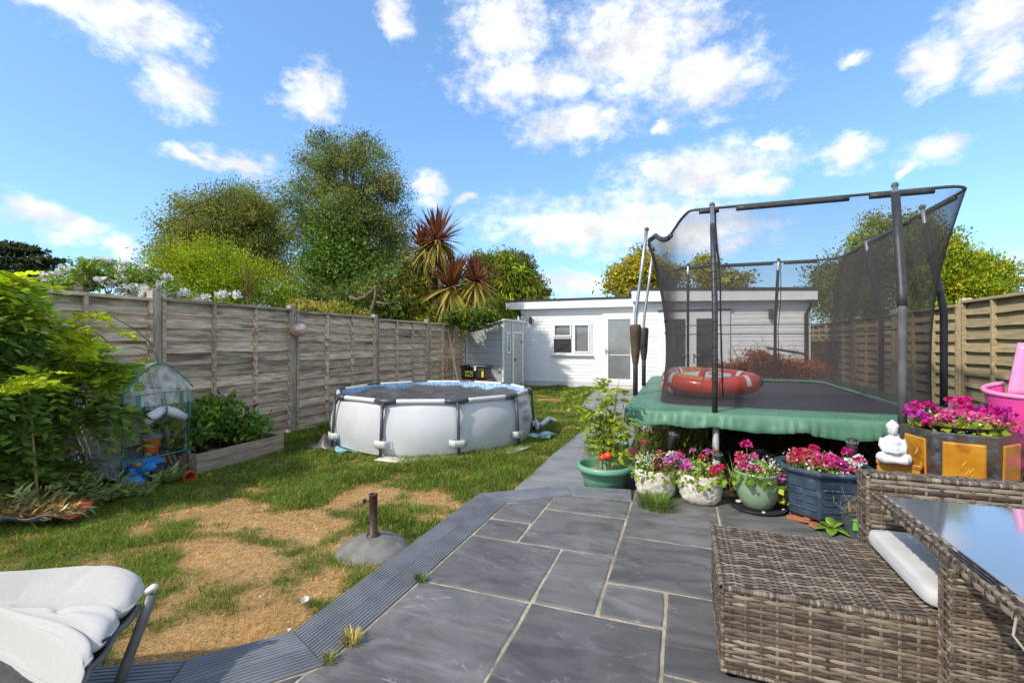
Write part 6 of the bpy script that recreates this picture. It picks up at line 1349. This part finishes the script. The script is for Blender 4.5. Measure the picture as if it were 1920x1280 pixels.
# pots and bags in and beside the greenhouse
c = PX(284, 832, -4.93)
rp = thing('plant_pot', 'orange plastic pots nested on the greenhouse shelf with a grey rim', 'pot', (c.x, c.y, .256)); OPL = M('orange_plastic_pot', (.47, .075, .025), (.55, .105, .035), rough=.45)
MB().lathe([(0, 0), (.056, 0), (.076, .115), (.083, .116), (.085, .14), (.078, .142)], 28).build('pot', OPL, rp, smooth=False); MB().lathe([(.074, .13), (.079, .145), (.086, .148), (.086, .172), (.078, .174), (.0, .168)], 28).build('inner_pot', M('grey_pot', (.16, .17, .19), (.22, .23, .25), rough=.6), rp)
c = PX(219, 845, -5.2); o = MB().lathe([(0, 0), (.05, 0), (.065, .09), (.07, .09), (.07, .115), (.06, .115)], 24).build('plant_pot', TERRA); o.location = (c.x, c.y, .256); tag(o, 'small terracotta pot at the back left of the lower shelf', 'pot')
c = G(352, 900); o = MB().lathe([(0, -.06), (.035, -.06), (.05, .05), (.056, .05), (.056, .075), (.047, .075), (.03, -.05)], 24).build('plant_pot', OPL, smooth=False); o.location = (c.x, c.y, .05); o.rotation_euler = (rad(95), 0, rad(70)); tag(o, 'orange pot lying on its side by the planter corner', 'pot')
def bag(name, label, px, py, X, size, mat, seed, rot=0, extra=None):
    c = PX(px, py, X); root = thing(name, label, 'bag', (c.x, c.y, .0), rot); r_ = random.Random(seed); pA, pB, pC = r_.uniform(0, 6), r_.uniform(0, 6), r_.uniform(0, 6)
    m = MB().ball((0, 0, size[2]), size, 26, 18)
    V = []
    for v in m.v:
        p = Vector(v); f_ = .80+.45*abs(fbm2(np.array(p.x*11+pA), np.array(p.z*11+p.y*9+pB), 2, seed)-.5)*2+.12*math.sin(p.x*33+pC+p.z*21); V.append((p.x*f_, p.y*f_, max(.004, size[2]+(p.z-size[2])*f_)))
    m.v = V; o = m.build('sack', mat, root)
    for k, (mt_, a, z, s) in enumerate(extra or []):
        p = Vector((math.cos(a)*size[0]*.95, math.sin(a)*size[1]*.95, z)); MB().ball(p, (s, s*.8, s*.7), 9, 6).build('printed_fold', mt_, root)
    return root
BLUB = M('blue_bag', (.02, .20, .62), (.05, .32, .75), rough=.3, scale=5); PURP = M('purple_print', (.16, .02, .22), (.24, .04, .32), rough=.35); YEB = M('yellow_print', (.55, .36, .05), (.6, .42, .1), rough=.4); BKB = M('black_bag', (.015, .015, .02), (.03, .03, .035), rough=.3); GNB = M('green_bag_print', (.01, .16, .09), (.03, .24, .14), rough=.35); TLB = M('teal_white_bag', (.04, .16, .18), (.5, .55, .55), rough=.35, scale=9)
bag('compost_bag', 'crumpled bright blue compost bag under the greenhouse shelf', 268, 868, -4.93, (.15, .13, .125), BLUB, 2, .3, [(PURP, -2.0, .17, .045), (YEB, -1.2, .185, .035), (GNB, -2.6, .05, .05)])
bag('compost_bag', 'smaller blue bag piece in front of the big blue compost bag', 250, 893, -4.72, (.085, .07, .06), BLUB, 5, 1.0, [(PURP, .6, .03, .03)])
bag('compost_bag', 'black compost bag with teal and white print right of blue bag', 303, 885, -4.80, (.14, .11, .085), BKB, 9, .5, [(TLB, -1.1, .05, .06), (YEB, -2.2, .09, .035), (TLB, -.3, .09, .04)])
bag('compost_bag', 'dark grey sack at the back left foot of the greenhouse', 205, 885, -5.2, (.14, .12, .09), M('grey_sack', (.09, .085, .1), (.2, .19, .22), rough=.4, scale=6), 12)
# red tray heaped with dry clippings
c = G(40, 985); rt = thing('plastic_tray', 'red plastic tray heaped with dry clippings at the left edge', 'tray', (c.x-.1, c.y-.02, .0), rad(28))
MB().grid(lambda u, v: (-.45+.9*u, -.16+.32*v, .04+.06*(abs(v-.5)*2)**3+.05*max(0, u-.8)+.012*math.sin(u*23)), 30, 8).build('tray', M('red_plastic', (.48, .03, .03), (.6, .08, .06), rough=.35, c3=(.12, .13, .14), s3=5, t3=(.5, .56)), rt, smooth=True, solid=.006)
r = np.random.default_rng(101); n_ = 420; mb = MB()
Pt = np.stack([r.uniform(-.45, .42, n_), r.normal(0, .07, n_), .07+np.abs(r.normal(0, .035, n_))], 1); leaves('clippings', Pt, .11, .05, tones(n_, (.34, .27, .14), .35, .15, r), rt, dirs=np.tile([1, .3, .1], (n_, 1)), spread=.9, r=r)
# umbrella base
c = G(700, 1030, 0); ub = thing('parasol_base', 'domed grey parasol base with rusty brown tube on the lawn', 'parasol base', (c.x, c.y, -.01))
CONC = M('worn_concrete', (.13, .12, .105), (.22, .205, .185), rough=.75, scale=9, bump=.3, c3=(.30, .28, .25), s3=11, t3=(.62, .75), detail=8)
MB().lathe([(0, .105), (.05, .103), (.09, .095), (.15, .072), (.20, .045), (.228, .024), (.238, .012), (.236, .0), (0, 0)], 64).build('base', CONC, ub, smooth=True)
RTB = M('rusty_tube', (.035, .022, .018), (.10, .045, .03), rough=.5, scale=7, stretch=(1, 1, .5), bump=.2, metal=.3, c3=(.16, .07, .04), s3=4, t3=(.55, .7))
MB().lathe([(.045, .10), (.042, .115), (.027, .118), (.026, .36), (.0275, .362), (.0275, .372), (.0215, .372), (.0215, .30), (0, .30)], 28).build('tube', RTB, ub, smooth=True); MB().tube([(-.024, -.01, .325), (-.05, -.02, .325)], .007, 8).box(-.056, -.033, .31, -.05, -.007, .34).build('locking_screw', BLACKP, ub)
# white feathers and a yellow flower on the lawn
FEA = M('feather_white', (.75, .75, .74), (.82, .82, .81), rough=.7)
for k, (x, y, lb) in enumerate(((480, 1124, 'small white feather on the grass, furthest left of the three'), (566, 1131, 'largest white feather on the dry patch by the decking'), (541, 1184, 'tiny white feather at the bend of the decking'))):
    o = thing('feather', lb, 'feather', G(x, y, .025), k*1.3); mb = MB(); s = (.022, .035, .014)[k]
    for a in range(9): an = -1+a*.25; mb.add([(0, 0, 0), (s*math.cos(an)*.8, s*math.sin(an), s*.55), (s*math.cos(an+.2), s*math.sin(an+.2), s*.75), (s*.25*math.cos(an+.2), s*.25*math.sin(an+.2), .0)], [(0, 1, 2, 3)])
    mb.build('vane', FEA, o); MB().tube([(-s*.4, 0, 0), (s*.7, 0, s*.3)], .0012, 5).build('quill', FEA, o)
o = thing('dandelion', 'single yellow dandelion in the grass near the planter', 'flower', G(392, 899, .0)); MB().tube([(0, 0, 0), (.005, 0, .05)], .002, 5).build('stalk', STEM, o); rr_ = np.random.default_rng(3); Pt, cl = bloom(30, .02, rr_, (.75, .6, .02), (.8, .7, .05)); leaves('head', Pt+np.array([.005, 0, .055]), .018, .4, cl, o, mat=PETAL, r=rr_)
# ================================================================ RATTAN SOFA AND TABLE
WICK = M('rattan_strand', (.8, .8, .8), (1.15, 1.12, 1.08), rough=.5, scale=18, attr=True, spec=.35, bump=.15, bscale=90)
WBACK = M('rattan_backing', (.035, .028, .022), (.06, .05, .04), rough=.9)
def wcol(r):
    k = r.random(); b_ = np.array([.150, .117, .087]) if k < .45 else np.array([.25, .205, .155]) if k < .72 else np.array([.085, .062, .046])
    return tuple(b_*np.exp(r.normal(0, .12)))
def weave(parent, O, U, Vv, w, h, pitch=.0125, stake=.05, seed=0, amp=.0035, name='weave', back=True, mat=None):
    """woven strands over upright stakes: rows run along U, stack along V"""
    O = np.array(O, float); U = np.array(U, float); Vv = np.array(Vv, float); Nn = np.cross(U, Vv); r = np.random.default_rng(seed); rows = max(1, int(h/pitch)); sp = stake/3; nseg = max(3, int(w/sp)); m = MB()
    ph0 = r.uniform(0, 1)
    for j in range(rows):
        vc = (j+.5+r.uniform(-.12, .12))*h/rows; hw = h/rows*r.uniform(.40, .52); c0 = wcol(r); V = []; cols = []; c1 = c0
        for i in range(nseg+1):
            u = w*i/nseg; q = math.cos(math.pi*(u/stake+j+ph0)); off = amp*q
            if r.random() < .05: c1 = wcol(r)
            wob = .0012*math.sin(i*.9+j*2.3)+.0008*math.sin(i*.37+j*5.1)
            for s, e in ((-1, -.0022), (0, .0006), (1, -.0022)): V.append(O+U*u+Vv*(vc+s*hw+wob)+Nn*(off+e+.001)); cols.append(tuple(np.array(c1)*(.97+.06*r.random())))
        F = []
        for i in range(nseg): q = i*3; F += [(q, q+3, q+4, q+1), (q+1, q+4, q+5, q+2)]
        m.add(V, F, cols)
    ns_ = int(w/stake)+1
    for k in range(ns_):
        u = (k-ph0 % 1)*stake
        if u < .004 or u > w-.004: continue
        cc = wcol(r)
        for wd_ in (.0055,):
            V = []; nn = rows*2
            for j in range(nn+1):
                v = h*j/nn; rr_ = v/(h/rows)-.5; off = -amp*math.cos(math.pi*(u/stake+rr_+ph0))*.55
                V += [O+U*(u-wd_)+Vv*v+Nn*(off-.001), O+U*u+Vv*v+Nn*(off+.0008), O+U*(u+wd_)+Vv*v+Nn*(off-.001)]
            F = []
            for j in range(nn): q = j*3; F += [(q, q+1, q+4, q+3), (q+1, q+2, q+5, q+4)]
            m.add(V, F, cc)
    o = m.build(name, mat or WICK, parent, smooth=True, kind='stuff'); return o
def roll(parent, a, b, rr=.011, seed=0, name='edge_roll'):
    """edge cord wrapped by short strands"""
    a = Vector(a); b = Vector(b); L = (b-a).length; n_ = max(2, int(L/.0105)); r = np.random.default_rng(seed); m = MB()
    for i in range(n_):
        p = a.lerp(b, i/n_); q = a.lerp(b, (i+.96)/n_); c = wcol(r); m.tube([p, p.lerp(q, .5), q], [rr*.88, rr*1.06, rr*.88], 8, cap=False, col=c)
    return m.build(name, WICK, parent, smooth=True, kind='stuff')
X, Y, Z = (1, 0, 0), (0, 1, 0), (0, 0, 1)
sx0, sx1, sy0, sy1, sz0, sz1 = .135, 2.6, 1.917, 2.575, .105, .425
sofa = thing('rattan_sofa', 'grey brown woven rattan sofa bench with low back beside the glass table', 'sofa', (sx0, sy0, PZ))
def S(x, y, z): return (x-sx0, y-sy0, z-PZ)
MB().box(*S(sx0+.008, sy0+.008, sz0), *S(sx1, sy1-.008, sz1-.008)).build('seat_core', WBACK, sofa)
weave(sofa, S(sx0+.008, sy0+.004, sz0), X, Z, 1.2, sz1-sz0-.01, seed=1, pitch=.0135, stake=.052, name='seat_front')
weave(sofa, S(sx0+.004, sy1-.01, sz0), (0, -1, 0), Z, sy1-sy0-.02, sz1-sz0-.01, seed=2, pitch=.0135, stake=.052, name='seat_end')
weave(sofa, S(sx0+.012, sy0+.012, sz1-.006), X, Y, 1.3, sy1-sy0-.02, seed=3, pitch=.0125, stake=.048, name='seat_top')
roll(sofa, S(sx0+.006, sy0+.006, sz1-.006), S(sx0+1.25, sy0+.006, sz1-.006), seed=4); roll(sofa, S(sx0+.006, sy0+.006, sz1-.006), S(sx0+.006, sy1, sz1-.006), seed=5); roll(sofa, S(sx0+.008, sy0+.008, sz0), S(sx0+.008, sy0+.008, sz1-.01), seed=6, rr=.008)
roll(sofa, S(sx0+.012, sy0+.006, sz0+.004), S(sx0+1.2, sy0+.006, sz0+.004), seed=7, rr=.008); roll(sofa, S(sx0+.006, sy0+.012, sz0+.004), S(sx0+.006, sy1, sz0+.004), seed=8, rr=.008)
for x, y in ((sx0+.04, sy0+.04), (sx0+.04, sy1-.05), (sx0+1.0, sy0+.04)): MB().lathe([(0, sz0-PZ-.02-.005), (.016, sz0-PZ-.02-.005), (.02, .0), (0, 0)][::-1], 12, S(x, y, PZ)).build('foot', M('wood_foot', (.12, .07, .035), (.18, .11, .06), rough=.6), sofa)
bx0, by0, by1, bz1 = .80, 2.585, 2.715, .735
MB().box(*S(bx0+.008, by0+.006, sz0), *S(sx1, by1-.006, bz1-.01)).build('back_core', WBACK, sofa)
weave(sofa, S(bx0+.01, by0, sz1-.02), X, Z, 1.8, bz1-sz1, seed=11, pitch=.017, stake=.055, amp=.0045, name='back_front'); weave(sofa, S(bx0+.012, by0+.01, bz1-.004), X, Y, 1.8, by1-by0-.02, seed=12, pitch=.016, stake=.055, name='back_top')
weave(sofa, S(bx0+.003, by1-.006, sz0), (0, -1, 0), Z, by1-by0-.012, bz1-sz0-.01, seed=13, pitch=.015, stake=.045, name='back_end')
roll(sofa, S(bx0+.012, by0+.006, bz1-.006), S(sx1, by0+.006, bz1-.006), seed=14, rr=.012); roll(sofa, S(bx0+.010, by0+.008, bz1-.008), S(bx0+.010, by0+.008, sz1-.02), seed=15, rr=.011); roll(sofa, S(bx0+.008, by0+.01, bz1-.008), S(bx0+.008, by1-.01, bz1-.008), seed=16, rr=.011)
# cushion
CUSH = M('cream_cushion', (.52, .505, .48), (.60, .585, .56), rough=.8, scale=5, bump=.12, bscale=9, bstretch=(1, 4, 1), sheen=.1)
cu0, cu1, cv0, cv1 = .785, 1.42, 1.975, 2.56
def cushion_pt(u, v):      # soft box: u,v in -1..1 over the sphere-like grid
    return 0
m = MB(); N_ = 22; V = []; idx = {}
bm = bmesh.new(); bmesh.ops.create_cube(bm, size=2); bmesh.ops.subdivide_edges(bm, edges=bm.edges[:], cuts=18, use_grid_fill=True)
for v in bm.verts:
    p = v.co.copy(); e = max(abs(p.x), abs(p.y)); pz = p.z
    q = 4.0; nrm = (abs(p.x)**14+abs(p.y)**14+.0)**(1/14) or 1; k = e/nrm if nrm > 0 else 1
    edge = (1-p.x**8)*(1-p.y**8)
    v.co = Vector(((cu0+cu1)/2+(cu1-cu0)/2*p.x*k*(.985+.015*(1-pz*pz)), (cv0+cv1)/2+(cv1-cv0)/2*p.y*k*(.985+.015*(1-pz*pz)), sz1+.004+.040+.036*pz*(.72+.28*edge)+.002*math.sin(p.y*17)*edge*(pz > 0)))
bm.normal_update(); me = bpy.data.meshes.new('seat_cushion'); bm.to_mesh(me); bm.free(); me.polygons.foreach_set('use_smooth', np.ones(len(me.polygons), bool)); me.materials.append(CUSH)
cush = link(bpy.data.objects.new('seat_cushion', me)); tag(cush, 'cream seat cushion lying on the rattan sofa under the table edge', 'cushion')
pts = []
for i in range(41):
    a = 2*math.pi*i/40; x = math.cos(a); y = math.sin(a); k = 1/(abs(x)**9+abs(y)**9)**(1/9); pts.append(((cu0+cu1)/2+(cu1-cu0)/2*x*k*.985, (cv0+cv1)/2+(cv1-cv0)/2*y*k*.985, sz1+.068))
MB().tube(pts, .0035, 6, cap=False).build('piping', CUSH, cush, smooth=True)
# table
tx0, tx1, ty0, ty1, tzt = .775, 2.05, .75, 2.435, .69
tab = thing('rattan_table', 'grey rattan garden table with a reflective glass top at bottom right', 'table', (tx0, ty0, PZ))
def T(x, y, z): return (x-tx0, y-ty0, z-PZ)
TGL = M('table_glass', (.15, .16, .175), (.18, .19, .205), rough=.05, scale=2, spec=.9, coat=1.0)
TGL.node_tree.nodes['Principled BSDF'].inputs['IOR'].default_value = 1.65
MB().box(*T(tx0+.042, ty0+.04, tzt-.004), *T(tx1-.04, ty1-.035, tzt+.003)).build('glass_top', TGL, tab, bevel=.002)
MB().box(*T(tx0+.004, ty0, tzt-.034), *T(tx0+.040, ty1-.004, tzt-.004)).box(*T(tx0+.04, ty1-.036, tzt-.034), *T(tx1, ty1-.004, tzt-.004)).build('rim_core', WBACK, tab)
weave(tab, T(tx0+.002, ty1, tzt-.036), (0, -1, 0), Z, ty1-ty0, .036, pitch=.012, stake=.030, seed=21, name='rim_side', amp=.004); weave(tab, T(tx0+.002, ty0, tzt-.001), Y, (-1, 0, 0), 0.001, .001, seed=22, name='rim_tie') if False else None
weave(tab, T(tx0+.042, ty0, tzt), Y, (-1, 0, 0), ty1-ty0, .040, pitch=.013, stake=.030, seed=23, name='rim_top', amp=.004)
weave(tab, T(tx0+.04, ty1-.04, tzt), X, Y, 1.2, .036, pitch=.012, stake=.03, seed=24, name='rim_top', amp=.003)
roll(tab, T(tx0+.003, ty0, tzt-.003), T(tx0+.003, ty1, tzt-.003), seed=25, rr=.006)
# stretch where the weave has come off, leaving bare strips, and two loose loops
for k, o_ in enumerate((.006, .018, .030)): MB().box(*T(tx0+o_, 1.62, tzt+.004), *T(tx0+o_+.006, 1.84, tzt+.008)).build('bare_strip', BLACKP, tab, bevel=.001)
for y in (1.50, 1.40): MB().tube([T(tx0-.004, y, tzt-.02), T(tx0-.02, y-.02, tzt-.055), T(tx0-.018, y-.07, tzt-.07), T(tx0-.003, y-.11, tzt-.04)], .0032, 6, col=(.36, .32, .26)).build('loose_strand', WICK, tab, smooth=True)
px0, px1, py0, py1 = .762, 1.45, 1.785, 1.85
MB().box(*T(px0+.006, py0+.006, PZ+.02), *T(px1, py1-.006, tzt-.036)).build('pedestal_core', WBACK, tab)
weave(tab, T(px0, py1-.006, PZ+.01), (0, -1, 0), Z, py1-py0, tzt-.045-PZ, pitch=.0135, stake=.043, seed=26, name='pedestal_side'); weave(tab, T(px0, py0, PZ+.01), X, Z, px1-px0, tzt-.045-PZ, pitch=.0105, stake=.036, seed=27, name='pedestal_front')
roll(tab, T(px0+.005, py0+.005, PZ+.01), T(px0+.005, py0+.005, tzt-.04), seed=28, rr=.008); roll(tab, T(px0+.005, py1-.005, PZ+.01), T(px0+.005, py1-.005, tzt-.04), seed=29, rr=.008)
# ================================================================ ARMCHAIR bottom left
CHF = M('light_grey_fabric', (.42, .405, .38), (.46, .445, .42), rough=.9, scale=90, stretch=(1, 1, 1), bump=.10, bscale=520, sheen=.15)
SLING = M('dark_sling', (.035, .035, .037), (.06, .06, .062), rough=.8, scale=40, bump=.15, bscale=300)
CHM = M('warm_grey_metal', (.13, .12, .115), (.18, .17, .16), rough=.4)
base = G(120, 1250, PZ)
ch = thing('armchair', 'low garden armchair with padded pale grey cushion at bottom left', 'armchair', (base.x-.2, base.y, PZ)); cb = ch.location.copy()
Aq, Bq, Cq, Dq = G(-200, 1150, .40), G(274, 1104, .42), G(142, 1276, .32), G(-130, 1140, .35)
mbase = (Bq-Aq).cross(Dq-Aq).normalized(); mbase = mbase if mbase.z > 0 else -mbase
uax = (Bq-Aq).normalized()
VAL = [(lambda u: .44-.10*u*u, .06, 1.0), (lambda u: .70-.03*math.sin(u*4), .045, .75), (lambda u: .88-.02*u, .03, .35)]
def seat(u, v, lift=1.0, off=0.0):
    p = (Aq*(1-u)+Bq*u)*(1-v)+(Dq*(1-u)+Cq*u)*v
    p = p+Vector((0, 0, -.06*math.sin(math.pi*u)*math.sin(math.pi*min(1, v*1.1))))
    d = 1.0; val = 0
    for fc, wd_, s in VAL: g = s*math.exp(-((v-fc(u))/wd_)**2); d -= g*(.55+.45*(1-abs(2*u-1))); val = max(val, g)
    side = max(0, 1-abs(2*u-1)**4)**.5; ev = max(0, 1-abs(2*v-1)**8)**.5
    back = math.exp(-(v/.26)**2)
    h = (.080*max(0, d)*(1-.35*v)+.030+.035*back)*side*(.30+.70*ev)
    h += .007*math.sin(v*34+u*7)*math.exp(-((v-.52)/.16)**2)*u*u*side                      # gathers by the tag
    h += .010*(float(fbm2(np.array(u*5.+3), np.array(v*6.), 3, 5))-.5)*side
    h -= .014*math.exp(-((u-.45-.5*v)/.035)**2)*math.exp(-((v-.50)/.10)**2)+.012*math.exp(-((u-.8+.4*v)/.03)**2)*math.exp(-((v-.22)/.12)**2)
    p = p-uax*(.030*val*abs(2*u-1)**6*(1 if u > .5 else -1))
    if v > .80: p = p+Vector((0, 0, -.055*((v-.80)/.2)**2))
    return p+mbase*(h*lift-off)-cb
m = MB(); nu, nv = 72, 64
m.grid(lambda u, v: seat(u, v), nu, nv); o1 = len(m.v)
m.grid(lambda u, v: seat(u, v, -.30, .006), nu, nv)
F2 = []; w_ = nu+1
for i in range(nu): F2 += [(i, o1+i, o1+i+1, i+1), (nv*w_+i, nv*w_+i+1, o1+nv*w_+i+1, o1+nv*w_+i)]
for j in range(nv): F2 += [(j*w_, (j+1)*w_, o1+(j+1)*w_, o1+j*w_), (j*w_+nu, o1+j*w_+nu, o1+(j+1)*w_+nu, (j+1)*w_+nu)]
m.f += F2
m.build('cushion', CHF, ch, smooth=True, sub=1)
MB().tube([seat(1.0, i/30, .3, -.002) for i in range(31)], .0032, 6).build('piping', CHF, ch, smooth=True); MB().tube([seat(i/30, 1.0, .3, -.002) for i in range(31)], .0032, 6).build('piping', CHF, ch, smooth=True)
tg = seat(1.0, .62, .4); MB().box(-.002, -.012, -.010, .003, .012, .012, M=Matrix.Translation(tg)).build('fabric_tag', M('navy_tag', (.03, .025, .06), (.05, .04, .09), rough=.7), ch)
def sling(u, v):
    p = seat(u*1.0, 1.0, 0, .02); q = p+Vector((-.16, -.22, -.26)); r_ = p.lerp(q, v); return r_+Vector((0, 0, -.05*math.sin(math.pi*v)))
MB().grid(sling, 24, 12).build('sling', SLING, ch, smooth=True, solid=.006)
MB().grid(lambda u, v: seat(u*.985, v, 0, .05), 20, 20).build('seat_sling', SLING, ch, smooth=True)
kn = G(285, 1100, .44)-cb; ft = G(216, 1300, PZ)-cb
MB().tube([kn+Vector((0, 0, -.03)), kn.lerp(ft, .35)+Vector((.006, .004, 0)), kn.lerp(ft, .7)+Vector((.004, 0, 0)), ft], .0175, 14).build('leg', CHM, ch, smooth=True)
MB().tube([kn+Vector((-.02, 0, -.02)), kn+Vector((.006, .0, 0)), kn+Vector((.018, .002, .004))], [.013, .012, .011], 10).build('bolt', WHITEP, ch, smooth=True)
MB().tube([seat(.985, i/10, 0, .055) for i in range(11)], .011, 10).build('side_rail', CHM, ch, smooth=True)
MB().tube([sling(i/10, 1.0) for i in range(11)]+[Vector(sling(1, 1))+Vector((.05, 0, -.1))], .013, 10).build('front_rail', CHM, ch, smooth=True)
